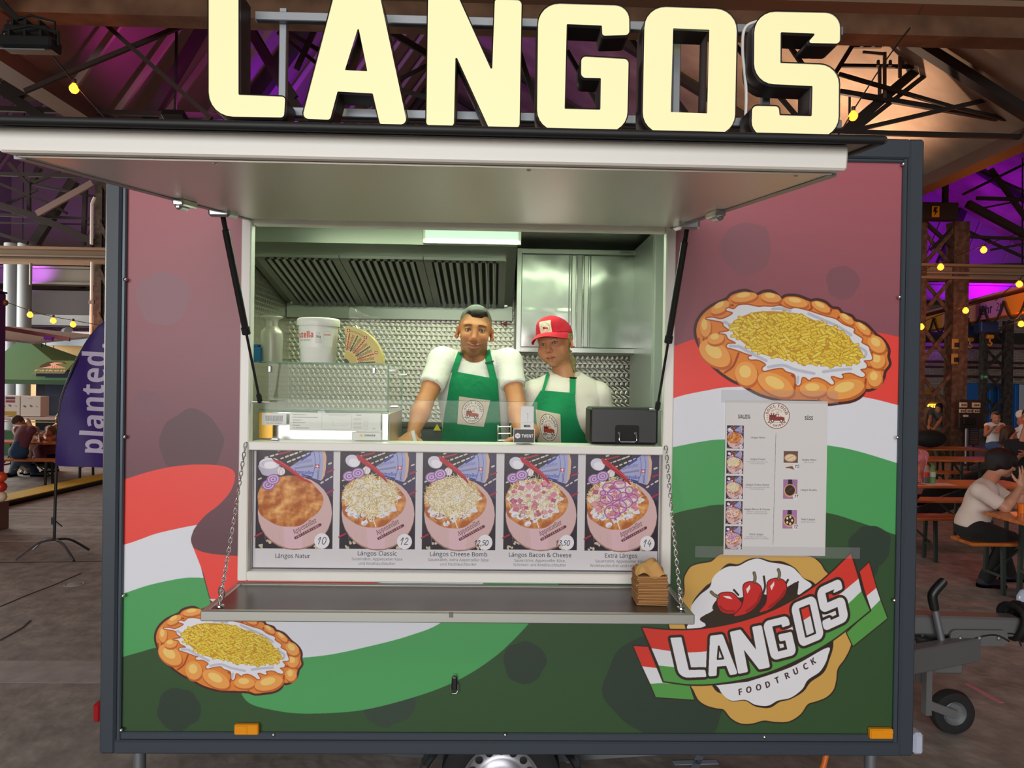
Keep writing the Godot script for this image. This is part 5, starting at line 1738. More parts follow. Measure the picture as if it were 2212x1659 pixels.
func handwrite(p: Paint, s: String, at: Vector2, h: float, w: float, c: Color) -> void:
	var x := 0.0
	for ch in s:
		for st in DIGITS[ch]:
			var o := PackedVector2Array()
			for j in range(0, st.size(), 2):
				o.append(at + Vector2(x + st[j] * h * 0.9 + st[j + 1] * h * 0.15, st[j + 1] * h))
			p.line(curve(o, false, 3), w, c)
		x += h * (0.3 if ch == "," else 0.66)


func P2(a: Array) -> PackedVector2Array:   # picture units, read with y downwards from the picture's top
	var o := PackedVector2Array()
	for j in range(0, a.size(), 2):
		o.append(Vector2(a[j], 1300.0 - a[j + 1]))
	return o


func draw_dish(p: Paint, corner: Vector2, size: Vector2, kind: int, price: String) -> void:
	p.off = Transform2D(Vector2(size.x / 1000, 0), Vector2(0, size.y / 1300), corner)
	var r := RandomNumberGenerator.new()
	r.seed = 40 + kind
	p.poly(P2([0, 0, 1000, 0, 1000, 1300, 0, 1300]), hx("2b2230"))
	p.poly(P2([620, 0, 1000, 0, 1000, 640, 700, 500]), hx("453a5c"))
	for l in [[255, 60, 430, 15], [95, 150, 300, 90], [300, 160, 600, 50], [385, 205, 700, 75], [915, 225, 1000, 190], [825, 470, 1000, 365], [10, 340, 70, 325], [10, 430, 80, 400]]:
		var a := Vector2(l[0], 1300 - l[1])
		var b := Vector2(l[2], 1300 - l[3])
		var n := int(a.distance_to(b) / 62.0)
		for k in n:
			var m := a.lerp(b, (k + 0.3) / n)
			p.seg(m, m + (b - a).normalized() * r.randf_range(26, 42), r.randf_range(16, 24), hx("d9d0c4"))
	for l in [[290, 95, 450, 55], [920, 320, 1000, 290], [910, 595, 1000, 545], [-5, 1150, 80, 1105]]:
		p.seg(Vector2(l[0], 1300 - l[1]), Vector2(l[2], 1300 - l[3]), 20, hx("b8283c"))
	for m in [[180, 1215], [90, 1275], [420, 1285], [790, 1280]]:
		for k in 5:
			p.ell(Vector2(m[0] + r.randf_range(-35, 35), 1300 - m[1] + r.randf_range(-16, 16)), Vector2(18, 13), hx("cfc2a6"), r.randf() * 3)
	# wooden board
	p.ell(Vector2(508, 1300 - 850), Vector2(482, 470), hx("a67d70"))
	p.ell(Vector2(508, 1300 - 838), Vector2(480, 462), hx("d9b7b8"))
	for k in 9:
		var x := 120.0 + 95 * k
		p.seg(Vector2(x, 1300 - 900 - 180), Vector2(x + 10, 1300 - 1200), 3, hx("cba5a6"))
	p.poly(P2([350, 950, 620, 950, 600, 1296, 450, 1300, 380, 1285]), hx("e0bcc6"))
	# cheese wedge with its label
	p.poly(P2([430, 262, 800, 12, 870, 10, 905, 130, 890, 360, 842, 430, 720, 395, 570, 370]), hx("a9addb"))
	p.poly(P2([842, 10, 878, 12, 908, 130, 900, 290, 868, 400, 842, 430, 862, 290, 868, 140]), hx("dcb696"))
	p.line(curve(P2([742, 60, 760, 160, 752, 290, 720, 395])), 7, hx("5a5f9c"))
	p.line(curve(P2([800, 30, 822, 150, 815, 290, 790, 415])), 5, hx("5a5f9c"))
	p.poly(P2([560, 165, 700, 72, 706, 102, 590, 178]), hx("3a46a0"))
	p.poly(P2([585, 362, 590, 345, 720, 375, 716, 396]), hx("2e3c98"))
	p.poly(P2([480, 270, 735, 225, 737, 252, 500, 286]), hx("8c8aa8"))
	p.text("Appenzeller", Vector2(600, 1300 - 208), 38, hx("6c6c98"), 0.5, 0.2, 0.9, false, "Droid Serif", 0.0, 250)
	p.text("Appenzeller", Vector2(615, 1300 - 345), 42, hx("3a46a0"), 0.5, -0.06, 0.9, true, "Droid Serif", 0.0, 250)
	p.poly(P2([765, 222, 812, 222, 812, 270, 765, 270]), hx("c8323c"))
	p.seg(Vector2(788, 1300 - 230), Vector2(788, 1300 - 262), 11, Color.WHITE)
	p.seg(Vector2(773, 1300 - 246), Vector2(803, 1300 - 246), 11, Color.WHITE)
	p.text("Quasso", Vector2(790, 1300 - 350), 24, hx("3a3a60"), 0.5, -1.45)
	# bowl of cream, garlic
	if kind == 0:
		p.poly(curve(P2([40, 230, 60, 330, 110, 372, 230, 375, 290, 340, 305, 250]), true), hx("c3bcd4"))
		p.ell(Vector2(172, 1300 - 215), Vector2(136, 70), hx("e8e5f0"), 0.05)
		p.ell(Vector2(172, 1300 - 220), Vector2(112, 52), hx("cfcbe0"), 0.05)
		p.ell(Vector2(180, 1300 - 238), Vector2(82, 46), hx("f2f0f6"))
	else:
		p.ell(Vector2(165, 1300 - 165), Vector2(100, 80), hx("d9d6ea"), -0.3)
		p.ell(Vector2(180, 1300 - 185), Vector2(70, 50), hx("efeef6"), -0.3)
	var gm := Vector2(318, 1300 - 320) if kind == 0 else Vector2(345, 1300 - 285)
	p.ell(gm, Vector2(56, 50), hx("b9a9b4"))
	p.ell(gm + Vector2(4, 6), Vector2(50, 50), hx("ece6e8"))
	p.line(curve(PackedVector2Array([gm + Vector2(-20, -40), gm + Vector2(-14, 10), gm + Vector2(8, 56)])), 5, hx("b08a9a"))
	p.line(curve(PackedVector2Array([gm + Vector2(22, -38), gm + Vector2(20, 10), gm + Vector2(8, 56)])), 5, hx("c9b4c0"))
	# the fried bread
	var bread := PackedVector2Array()
	for j in 64:
		var a := TAU * j / 64
		bread.append(Vector2(430, 1300 - 690) + Vector2(cos(a) * 425, sin(a) * 328) * (1.0 + 0.03 * sin(3 * a + 1) + 0.025 * sin(5 * a + 2.0) + 0.012 * sin(9 * a)))
	var f := FastNoiseLite.new()
	f.seed = 6
	f.frequency = 0.0027
	f.fractal_octaves = 4
	var mid := Vector2(430, 1300 - 690)
	var low := hx("b05a1c") if kind == 0 else hx("b4622c")
	var hi := hx("f6bd78")
	p.shade(bread, func(q):
		var n := f.get_noise_2d(q.x, q.y)
		var e := f.get_noise_2d(q.x + 30, q.y - 30)
		var rim: float = ((q - mid) / Vector2(425, 328)).length()
		return low.lerp(hi, clampf(0.45 + (n - e) * 1.1 + n * 0.5 - 0.35 * rim * rim + 0.1, 0.0, 1.0)))
	if kind > 0:   # cream, grated cheese, then what is special to each
		var cream := PackedVector2Array()
		for j in 90:
			var a := TAU * j / 90
			cream.append(Vector2(415, 1300 - 650) + Vector2(cos(a) * 372, sin(a) * 270) * (0.95 + 0.07 * sin(7 * a) + 0.06 * sin(12 * a + 1) + 0.05 * sin(19 * a)))
		p.poly(cream, hx("e6e2ee"))
		for q in [[190, 760, 60], [240, 850, 70], [330, 960, 46], [560, 850, 60], [150, 840, 50], [480, 800, 50], [620, 780, 46]]:
			p.ell(Vector2(q[0], 1300 - q[1]), Vector2(q[2], q[2] * 0.75), hx("eeecf4"), 0.4)
			p.ell(Vector2(q[0] + 8, 1300 - q[1] - 14), Vector2(q[2] * 0.6, q[2] * 0.25), hx("c9c4dc"), 0.4)
		for k in 30:
			p.ell(Vector2(r.randf_range(170, 560), 1300 - r.randf_range(730, 940)), Vector2(20, 9), hx(["a8663f", "8a5a6c", "b98658"][k % 3]), r.randf() * 3)
		var cols := ["efe3b8", "e2cf94", "f4ecd0", "d2b878", "f6f1de"]
		for k in (1000 if kind < 3 else 520):
			var a := r.randf() * TAU
			var d := sqrt(r.randf())
			var m := Vector2(410, 1300 - 600) + Vector2(cos(a) * 360, sin(a) * 262) * d
			var dir := Vector2.from_angle(r.randf() * TAU) * r.randf_range(22, 52)
			p.line(curve(PackedVector2Array([m - dir, m + dir.orthogonal() * r.randf_range(-0.35, 0.35), m + dir]), false, 2), 6.0, hx("bfa56a") if k % 5 == 0 else hx(cols[k % 5]))
		for k in 40:
			var m := Vector2(r.randf_range(330, 520), 1300 - r.randf_range(740, 900))
			p.seg(m, m + Vector2.from_angle(r.randf() * TAU) * 50, 9, hx(cols[k % 5]))
		p.seg(Vector2(440, 1300 - 900), Vector2(480, 1300 - 1010), 14, hx("f0e8d8"))
	if kind >= 3:
		for k in 46:
			var a := r.randf() * TAU
			var d := sqrt(r.randf())
			var m := Vector2(420, 1300 - 620) + Vector2(cos(a) * 330, sin(a) * 235) * d
			var s := r.randf_range(32, 60)
			var t := r.randf() * TAU
			var o := PackedVector2Array()
			for q in 4:
				o.append(m + Vector2.from_angle(t + PI / 2 * q) * Vector2(s, s * 0.75))
			p.poly(o, hx(["d78a9c", "c9788c", "e2a0ae", "b96478", "dc94a4"][k % 5]))
			p.line(o, 4, hx("edb9c2") if k % 2 else hx("a8566c"), true)
	if kind == 4:
		for q in [[330, 470, 90, 62], [470, 430, 80, 50], [600, 500, 52, 46], [400, 560, 92, 74], [520, 580, 60, 50], [660, 610, 58, 50], [290, 620, 84, 60], [470, 720, 96, 82], [370, 790, 100, 86], [240, 540, 34, 28], [560, 660, 84, 70]]:
			for w in [[0, "7d3f86"], [6, "c57ac0"], [20, "e3b6e0"]]:
				var o := PackedVector2Array()
				for j in 24:
					o.append(Vector2(q[0], 1300 - q[1]) + Vector2.from_angle(TAU * j / 24) * (Vector2(q[2], q[3]) - Vector2.ONE * w[0] * 0.6))
				p.line(o, 16 - w[0] * 0.5, hx(w[1]), true)
	# onion slices
	for q in ([[160, 490], [220, 420]] if kind == 0 else [[120, 360], [235, 320]]):
		for k in 5:
			p.ell(Vector2(q[0], 1300 - q[1]), Vector2(88, 68) * (1.0 - 0.2 * k), hx("9c6bb0") if k % 2 == 0 else hx("d9bfe4"), 0.2)
	# chilli
	var cz := [[200, 145, 6], [240, 180, 14], [300, 205, 26], [400, 265, 26], [520, 350, 22], [630, 425, 17], [720, 462, 9]] if kind == 0 else [[225, 95, 16], [262, 130, 32], [350, 190, 34], [460, 270, 30], [560, 355, 22], [620, 430, 9]]
	for k in cz.size() - 1:
		for s in 8:
			var t := s / 8.0
			p.ell(Vector2(lerpf(cz[k][0], cz[k + 1][0], t), 1300 - lerpf(cz[k][1], cz[k + 1][1], t)), Vector2.ONE * lerpf(cz[k][2], cz[k + 1][2], t), hx("b81f30"))
	for k in range(2, cz.size() - 2):
		p.seg(Vector2(cz[k][0] + 6, 1300 - cz[k][1] + 12), Vector2(cz[k + 1][0] + 6, 1300 - cz[k + 1][1] + 10), 8, hx("de5a62"))
	if kind == 0:
		p.seg(Vector2(195, 1300 - 140), Vector2(235, 1300 - 178), 8, hx("3a4a2a"))
	# branding burnt into the board, the price
	p.text("Appenzeller", Vector2(500, 1300 - 1120), 62, hx("5e2f3c"), 0.0, 0.5, 1.0, false, "Droid Serif", 0.0, 340)
	p.seg(Vector2(520, 1300 - 1163), Vector2(838, 1300 - 992), 36, hx("6e3542"))
	var word := "SWITZERLAND"
	for k in 11:
		p.text(word[k], Vector2(535 + 27.6 * k, 1300 - 1166 + 14.85 * k), 22, hx("e6c4cc"), 0.5, 0.49, 1.0, true)
	p.ell(Vector2(862, 1300 - 1200), Vector2(100, 100), hx("eceaf0"))
	handwrite(p, price, Vector2(862 - 30.0 * price.length(), 1300 - 1240), 88 if price.length() < 4 else 66, 8, hx("2a2c3a"))
	p.off = Transform2D()


func build_menu() -> void:
	var x0 := WL + FR + 0.004
	var x1 := WR - FR - 0.004
	var sheet := Rect2(x0, 1.09, x1 - x0, 0.44)
	var p := Paint.new(4096, 1196, sheet, hx("dad7dc"))
	var at: PackedVector2Array = W2([-0.962, 1.164, -0.677, 1.543, -0.652, 1.165, -0.371, 1.54, -0.345, 1.165, -0.071, 1.539, -0.041, 1.168, 0.235, 1.539, 0.264, 1.167, 0.539, 1.538])
	var prices := ["10", "12", "12,50", "13,50", "14"]
	var words := [["Lángos Natur"], ["Lángos Classic", "Sauerrahm, Appenzeller Käse", "und Knoblauchbutter"], ["Lángos Cheese Bomb", "Sauerrahm, extra Appenzeller Käse", "und Knoblauchbutter"],
		["Lángos Bacon & Cheese", "Sauerrahm, Appenzeller Käse,", "Schinken und Knoblauchbutter"], ["Extra Lángos", "Sauerrahm, Appenzeller Käse,", "Knoblauchbutter und rote Zwiebeln"]]
	var wide := [0.131, 0.147, 0.215, 0.236, 0.123]
	for k in 5:
		draw_dish(p, at[2 * k], at[2 * k + 1] - at[2 * k], k, prices[k])
		var mid := (at[2 * k].x + at[2 * k + 1].x) / 2
		if k == 0:
			p.text(words[0][0], Vector2(mid - 0.005, 1.129), 0.0155, hx("2b2a30"), 0.5, 0, 1, false, "Droid Sans", 0.0, wide[0])
		else:
			p.text(words[k][0], Vector2(mid, 1.141), 0.0155, hx("2b2a30"), 0.5, 0, 1, false, "Droid Sans", 0.0, wide[k])
			p.text(words[k][1], Vector2(mid, 1.1225), 0.0105, hx("75747c"), 0.5, 0, 0.98)
			p.text(words[k][2], Vector2(mid, 1.106), 0.0105, hx("75747c"), 0.5, 0, 0.98)
	p.line(PackedVector2Array([Vector2(x0, 1.09), Vector2(x1, 1.09), Vector2(x1, 1.53), Vector2(x0, 1.53)]), 0.006, hx("5a5a62"), true)
	var board := thing("menu_board", "wide menu board with five flatbread photographs below the serving counter", "menu board", Vector3((x0 + x1) / 2, 1.31, -0.029))
	sheet_part("print", board, p.done(), Vector3.ZERO, Vector2(x1 - x0, 0.44), 0.28)
	for y in [-0.222, 0.222]:
		mi("edge_strip", bx(Vector3(0, y, 0.003), Vector3(x1 - x0, 0.006, 0.006), 0.002), M.zinc, board)
	# the paper menu taped to the right of the window
	var c: PackedVector2Array = W2([0.779, 1.163, 1.162, 1.741])
	var s2 := Rect2(c[0], c[1] - c[0])
	p = Paint.new(1400, 2000, s2, hx("dcdadb"))
	var w := s2.size.x
	var h := s2.size.y
	var q := func(u: float, v: float) -> Vector2: return c[0] + Vector2(u * w, (1.0 - v) * h)
	draw_emblem(p, q.call(0.5, 0.098), w * 0.127, "6b2c28", "8f3a36")
	p.text("SALZIG", q.call(0.18, 0.118), 0.014, hx("2c2a2c"), 0.5, 0, 0.7, true)
	p.text("SÜSS", q.call(0.815, 0.122), 0.014, hx("2c2a2c"), 0.5, 0, 0.7, true)
	p.seg(q.call(0.495, 0.21), q.call(0.485, 0.93), 0.0012, hx("55525a"))
	for k in 5:
		draw_dish(p, q.call(0.015, 0.312 + 0.1625 * k), Vector2(w * 0.165, h * 0.148), k, prices[k])
		p.text(words[k][0].strip_edges(), q.call(0.32, [0.245, 0.385, 0.55, 0.708, 0.87][k]), 0.0066, hx("35333a"), 0.5)
		for j in range(1, words[k].size()):
			p.text(words[k][j], q.call(0.32, [0.245, 0.40, 0.564, 0.722, 0.884][k] + 0.0115 * (j - 1)), 0.0042, hx("85828a"), 0.5)
	for k in 3:
		var o: Vector2 = q.call(0.575, [0.40, 0.633, 0.825][k])
		var sz := Vector2(w * 0.14, h * [0.075, 0.125, 0.12][k])
		p.off = Transform2D(Vector2(sz.x / 1000, 0), Vector2(0, sz.y / 1000), o)
		p.poly(PackedVector2Array([Vector2(0, 0), Vector2(1000, 0), Vector2(1000, 1000), Vector2(0, 1000)]), hx(["6a5248", "a676a8", "b07ab0"][k]))
		p.ell(Vector2(480, 420), Vector2(430, 340), hx("d8a878"))
		p.ell(Vector2(480, 440), Vector2(350, 270), hx(["e6d2b4", "3a2018", "40241a"][k]))
		if k > 0:
			p.poly(PackedVector2Array([Vector2(330, 760), Vector2(650, 760), Vector2(620, 1000), Vector2(350, 1000)]), hx("2a2026"))
		if k == 2:
			for j in 5:
				p.ell(Vector2(480, 440) + Vector2.from_angle(TAU * j / 5) * 190, Vector2(75, 70), hx("efe2bc"))
		else:
			for j in 30:
				p.seg(Vector2(250 + (j * 97) % 460, 300 + (j * 61) % 280), Vector2(300 + (j * 97) % 460, 330 + (j * 61) % 280), 24, hx(["c9a070", "5a382c"][k]))
		p.off = Transform2D()
		if k == 0:
			for j in 4:
				p.seg(q.call(0.6 + 0.012 * j, 0.432), q.call(0.66 + 0.012 * j, 0.425 + 0.006 * j), 0.004, hx("8c4a2c"))
		p.ell(q.call(0.70, [0.427, 0.62, 0.815][k]), Vector2(0.011, 0.011), hx("e8e6ea"))
		handwrite(p, ["10", "11", "12"][k], q.call(0.685, [0.434, 0.628, 0.823][k]), 0.012, 0.0016, hx("2a2c3a"))
		p.text(["Lángos Natur", "Lángos Nutella", "Twist Langos"][k], q.call(0.825, [0.385, 0.58, 0.77][k]), 0.0066, hx("35333a"), 0.5)
		if k != 1:
			p.text(["Zimt & Zucker", "", "Nutella & Bananen"][k], q.call(0.825, [0.40, 0.0, 0.785][k]), 0.0045, hx("85828a"), 0.5)
	var sh := thing("paper_menu", "white paper price list with round emblem taped to the wrap, right of the window", "menu", Vector3(c[0].x + w / 2, c[0].y + h / 2, 0.004))
	sheet_part("print", sh, p.done(), Vector3.ZERO, Vector2(w, h), 0.5)
	var tape := mt("tape", "d8dde0", 0.12)
	tape.transparency = BaseMaterial3D.TRANSPARENCY_ALPHA
	tape.albedo_color.a = 0.07
	mi("tape_strip", bx(Vector3(0.01, h / 2 + 0.014, 0.0015), Vector3(0.44, 0.048, 0.0008)), tape, sh)
	mi("tape_strip", bx(Vector3(0.012, -h / 2 + 0.012, 0.0015), Vector3(0.62, 0.042, 0.0008)), tape, sh)


# ---------- what stands on the counter, on the glass case and on the shelf ----------
func build_counter_things() -> void:
	var sill := 1.564
	var dc := thing("display_case", "low steel warming case with a glass top at the window's left end", "display case")
	var bx0 := -0.975
	var bx1 := -0.484
	mi("base", bx(Vector3((bx0 + bx1) / 2, 1.592, -0.30), Vector3(bx1 - bx0, 0.154, 0.36), 0.003), M.steel, dc)
	mi("end_panel", bx(Vector3(bx1 - 0.012, 1.617, -0.086), Vector3(0.024, 0.102, 0.006), 0.002), M.steel_mirror, dc)
	mi("gold_reflection", bx(Vector3(bx0 + 0.028, 1.617, -0.087), Vector3(0.055, 0.1, 0.005), 0.002), mt("brass", "c79a3c", 0.35, 0.6), dc)  # yellow reflection on the steel, put in as a gold-coloured panel
	var pl := Paint.new(1024, 280, Rect2(0, 0, 0.36, 0.1), hx("dcded8"))
	var ink := hx("4a4c4a")
	for k in 6:
		pl.text(["Made in P.R.C for:", "SARO GASTRO-PRODUCTS GmbH", "Sandbahn 6", "46446 Emmerich", "Germany", "Tel: 0049-2822-9258-0"][k], Vector2(0.012, 0.085 - 0.0148 * k), 0.0046, ink, 0.0, 0, 1, true)
	pl.line(round_rect(0.118, 0.086, 0.008, Vector2(0.186, 0.05)), 0.0008, hx("8a8c8a"), true)
	pl.text("CIRCUIT DIAGRAM", Vector2(0.186, 0.084), 0.0052, hx("9a9c98"), 0.5, 0, 1, false, "Droid Serif")
	for l in [[0.135, 0.07, 0.17, 0.07], [0.17, 0.07, 0.17, 0.03], [0.17, 0.03, 0.225, 0.03], [0.18, 0.06, 0.235, 0.06], [0.2, 0.06, 0.2, 0.04], [0.225, 0.03, 0.225, 0.05], [0.16, 0.015, 0.24, 0.015]]:
		pl.seg(Vector2(l[0], l[1]), Vector2(l[2], l[3]), 0.0007, hx("a8aaa6"))
	pl.text("SARO", Vector2(0.262, 0.086), 0.006, ink, 0.0, 0, 1, true)
	for k in 9:
		pl.seg(Vector2(0.252, 0.072 - 0.0075 * k), Vector2(0.284, 0.072 - 0.0075 * k), 0.0018, hx("a2a4a0"))
		pl.line(PackedVector2Array([Vector2(0.292, 0.0755 - 0.0075 * k), Vector2(0.31, 0.0755 - 0.0075 * k), Vector2(0.31, 0.0695 - 0.0075 * k), Vector2(0.292, 0.0695 - 0.0075 * k)]), 0.0005, hx("8a8c8a"), true)
	pl.text("CE", Vector2(0.328, 0.012), 0.007, ink, 0.0)
	sheet_part("data_label", dc, pl.done(), Vector3(-0.686, 1.634, -0.0875), Vector2(0.345, 0.068), 0.4)
	pl = Paint.new(400, 200, Rect2(0, 0, 0.1, 0.05), hx("d9d8d8"))
	for k in 30:
		pl.seg(Vector2(0.014 + 0.0024 * k, 0.016), Vector2(0.014 + 0.0024 * k, 0.04), [0.0006, 0.0011, 0.0016][(k * 7) % 3], hx("2c2c30"))
	pl.text("VRX 958 25000247", Vector2(0.05, 0.006), 0.0056, hx("3a3a3c"), 0.5)
	sheet_part("barcode_label", dc, pl.done(), Vector3(-0.915, 1.641, -0.082), Vector2(0.092, 0.045), 0.5)
	pl = Paint.new(400, 120, Rect2(0, 0, 0.12, 0.036), hx("e2e3de"))
	pl.line(round_rect(0.116, 0.05, 0.006, Vector2(0.06, 0.008)), 0.0009, hx("6a6c6a"), true)
	pl.poly(PackedVector2Array([Vector2(0.03, 0.014), Vector2(0.046, 0.014), Vector2(0.038, 0.028)]), hx("e6c22c"))
	pl.text("DANGER", Vector2(0.05, 0.016), 0.008, hx("2c2c2c"), 0.0, 0, 1, true)
	sheet_part("warning_label", dc, pl.done(), Vector3(-0.566, 1.582, -0.0872), Vector2(0.112, 0.03), 0.4)
	mi("knob", G.new().lathe([Vector2(0.0001, 0), Vector2(0.018, 0), Vector2(0.018, 0.008), Vector2(0.016, 0.011), Vector2(0.0001, 0.011)], 24).mesh(), M.zinc, dc, Vector3(-0.741, 1.664, -0.11))
	dc.get_node("knob").rotation.x = PI / 2
	var gy := 1.852
	var ed: Material = M.glass_edge
	mi("front_pane", bx(Vector3((bx0 + bx1) / 2, (1.672 + gy) / 2, -0.1), Vector3(bx1 - bx0 - 0.01, gy - 1.672, 0.005)), M.glass, dc)
	mi("side_pane", bx(Vector3(bx1 - 0.005, (1.672 + gy) / 2, -0.3), Vector3(0.005, gy - 1.672, 0.4)), M.glass, dc)
	mi("top_pane", bx(Vector3((bx0 + bx1) / 2 - 0.06, gy + 0.004, -0.3), Vector3(bx1 - bx0 + 0.12, 0.006, 0.42)), M.glass, dc)
	mi("pane_edge", bx(Vector3((bx0 + bx1) / 2, gy + 0.004, -0.089), Vector3(bx1 - bx0, 0.006, 0.002)), ed, dc)
	mi("pane_edge", bx(Vector3(bx1 - 0.0045, (1.672 + gy) / 2, -0.0968), Vector3(0.007, gy - 1.672, 0.003)), ed, dc)
	mi("pane_edge", bx(Vector3(bx1 + 0.001, gy + 0.004, -0.3), Vector3(0.002, 0.006, 0.42)), ed, dc)
	mi("pane_edge", bx(Vector3((bx0 + bx1) / 2, 1.675, -0.096), Vector3(bx1 - bx0, 0.004, 0.003)), ed, dc)
	mi("pane_edge", bx(Vector3(bx1 - 0.005, (1.672 + gy) / 2, -0.499), Vector3(0.006, gy - 1.672, 0.003)), ed, dc)
	for p in [Vector3(-0.937, 1.831, -0.094), Vector3(-0.543, 1.832, -0.094)]:
		mi("pane_clip", bx(p, Vector3(0.012, 0.026, 0.012), 0.003), M.chrome, dc)
	for p in [Vector3(-0.493, 1.832, -0.2), Vector3(-0.482, 1.818, -0.45), Vector3(-0.489, 1.689, -0.25)]:
		mi("pane_screw", G.new().tube([p - Vector3(0.012, 0, 0), p + Vector3(0.02, 0, 0)], 0.006, 10).mesh(), M.chrome, dc)
	# on the glass top
	var top := gy + 0.0075
	var shk := thing("drinks_shaker", "dull aluminium shaker bottle with flared lid standing on the glass case", "bottle", Vector3(Vector3(-0.997, 1.862, -0.3).x, top, -0.3))
	mi("body", G.new().lathe([Vector2(0.0001, 0), Vector2(0.042, 0), Vector2(0.0435, 0.006), Vector2(0.0435, 0.115), Vector2(0.041, 0.128), Vector2(0.031, 0.14), Vector2(0.0235, 0.147)], 32).mesh(), mt("matt_alu", "d2cdc0", 0.4, 0.35), shk)
	mi("lid", G.new().lathe([Vector2(0.0235, 0.147), Vector2(0.0225, 0.168), Vector2(0.028, 0.176), Vector2(0.04, 0.182), Vector2(0.0435, 0.185), Vector2(0.043, 0.189), Vector2(0.03, 0.19), Vector2(0.0001, 0.188)], 32).mesh(), M.matt_alu, shk)
	pl = Paint.new(160, 200, Rect2(0, 0, 0.02, 0.03), hx("d8d2c0"))
	for k in 6:
		pl.seg(Vector2(0.003, 0.026 - 0.004 * k), Vector2(0.015, 0.026 - 0.004 * k), 0.0012, hx("8a8478"))
	sheet_part("sticker", shk, pl.done(), Vector3(-0.03, 0.02, 0.034), Vector2(0.022, 0.032))
	var bk := thing("spread_bucket", "white plastic bucket with red lettering and lid on the glass case", "bucket", Vector3(Vector3(-0.802, 1.864, -0.28).x, top, -0.28))
	mi("pail", G.new().lathe([Vector2(0.0001, 0), Vector2(0.066, 0), Vector2(0.069, 0.004), Vector2(0.076, 0.1), Vector2(0.0765, 0.102), Vector2(0.0785, 0.15)], 40).mesh(), M.white_plastic, bk)
	mi("lid", G.new().lathe([Vector2(0.084, 0.148), Vector2(0.0855, 0.152), Vector2(0.0855, 0.172), Vector2(0.083, 0.178), Vector2(0.078, 0.181), Vector2(0.076, 0.178), Vector2(0.0001, 0.178)], 40).mesh(), M.white_plastic, bk)
	pl = Paint.new(1024, 360, Rect2(0, 0, 0.2, 0.07), hx("efefea"))
	pl.text("nutella", Vector2(0.082, 0.038), 0.024, hx("d2382c"), 0.5, 0, 1, true, "Droid Sans", 0.0, 0.084)
	pl.text("FOOD SERVICE", Vector2(0.084, 0.025), 0.0062, hx("4a4644"), 0.5)
	pl.text("3kg", Vector2(0.142, 0.038), 0.0085, hx("4a4644"), 0.5, 0, 1, true)
	for k in 5:
		pl.seg(Vector2(0.134, 0.06 - 0.004 * k), Vector2(0.148, 0.06 - 0.004 * k), 0.0011, hx("a8a6a2"))
		pl.seg(Vector2(0.132, 0.032 - 0.0036 * k), Vector2(0.156, 0.032 - 0.0036 * k), 0.0009, hx("a8a6a2"))
	pl.text("nutella", Vector2(0.176, 0.048), 0.006, hx("d2382c"), 0.5, 0, 1, true)
	pl.line(round_rect(0.028, 0.062, 0.004, Vector2(0.176, 0.034)), 0.0006, hx("b8b6b2"), true)
	var lab := []
	for y in 2:
		var row := []
		for k in 25:
			var a := deg_to_rad(-100.0 + 160.0 * k / 24)
			var rr := 0.0740 + 0.0045 * y
			row.append(Vector3(sin(a) * rr, 0.062 + 0.07 * y, cos(a) * rr))
		lab.append(row)
	mi("label", G.new().grid(lab).mesh(), textured("bucket_label", pl.done(), 0.35), bk)
	# a quarter wheel of cheese standing on edge in clear film
	var ch := thing("cheese_quarter", "quarter wheel of yellow cheese with printed rind, standing upright in clear film", "cheese", Vector3(Vector3(-0.691, 1.866, -0.26).x, top, -0.26))
	var quarter := PackedVector2Array([Vector2(0, 0)])
	for k in 25:
		var a := PI / 2 * k / 24
		quarter.append(Vector2(cos(a), sin(a)) * 0.152)
	mi("wheel_quarter", G.new().prism(quarter, -0.07, -0.002).mesh(), mt("cheese", "e0c46a", 0.55), ch)
	pl = Paint.new(1024, 1024, Rect2(0, 0, 0.156, 0.156), hx("dcc877"))
	pl.ell(Vector2.ZERO, Vector2(0.05, 0.05), hx("c9b25c"))
	pl.ell(Vector2.ZERO, Vector2(0.02, 0.02), hx("3a3038"))
	for k in 6:
		var a := deg_to_rad(86.0 - 15.5 * k)
		pl.text("Appenzeller", Vector2.from_angle(a) * 0.056, 0.0125, hx("7a1f2a") if k % 2 else hx("33303a"), 0.0, a, 1, true, "Droid Serif", 0.0, 0.066)
		var b := a - deg_to_rad(5.0)
		pl.seg(Vector2.from_angle(b) * 0.056, Vector2.from_angle(b) * 0.122, 0.0055, hx("c2283a") if k % 2 == 0 else hx("3a3440"))
		for j in 6:
			pl.ell(Vector2.from_angle(b) * (0.062 + 0.011 * j), Vector2.ONE * 0.0012, hx("e8d8a0"))
	for k in 3:
		var m := Vector2.from_angle(deg_to_rad(84.0 - 32 * k)) * 0.135
		pl.poly(PackedVector2Array([m + Vector2(-0.006, -0.006), m + Vector2(0.006, -0.006), m + Vector2(0.006, 0.006), m + Vector2(-0.006, 0.006)]), hx("c8323c"))
		pl.seg(m + Vector2(-0.0035, 0), m + Vector2(0.0035, 0), 0.002, Color.WHITE)
		pl.seg(m + Vector2(0, -0.0035), m + Vector2(0, 0.0035), 0.002, Color.WHITE)
	pl.arc_text("Switzerland", Vector2.ZERO, 0.13, 0.009, hx("5a4a3a"), deg_to_rad(66), true, 1.0, false, "Droid Serif")
	var face := G.new()
	face.cap(quarter, 0.0, true, Rect2(0, 0, 0.156, 0.156))
	mi("printed_face", face.mesh(), textured("cheese_print", pl.done(), 0.5), ch)
	var film := []
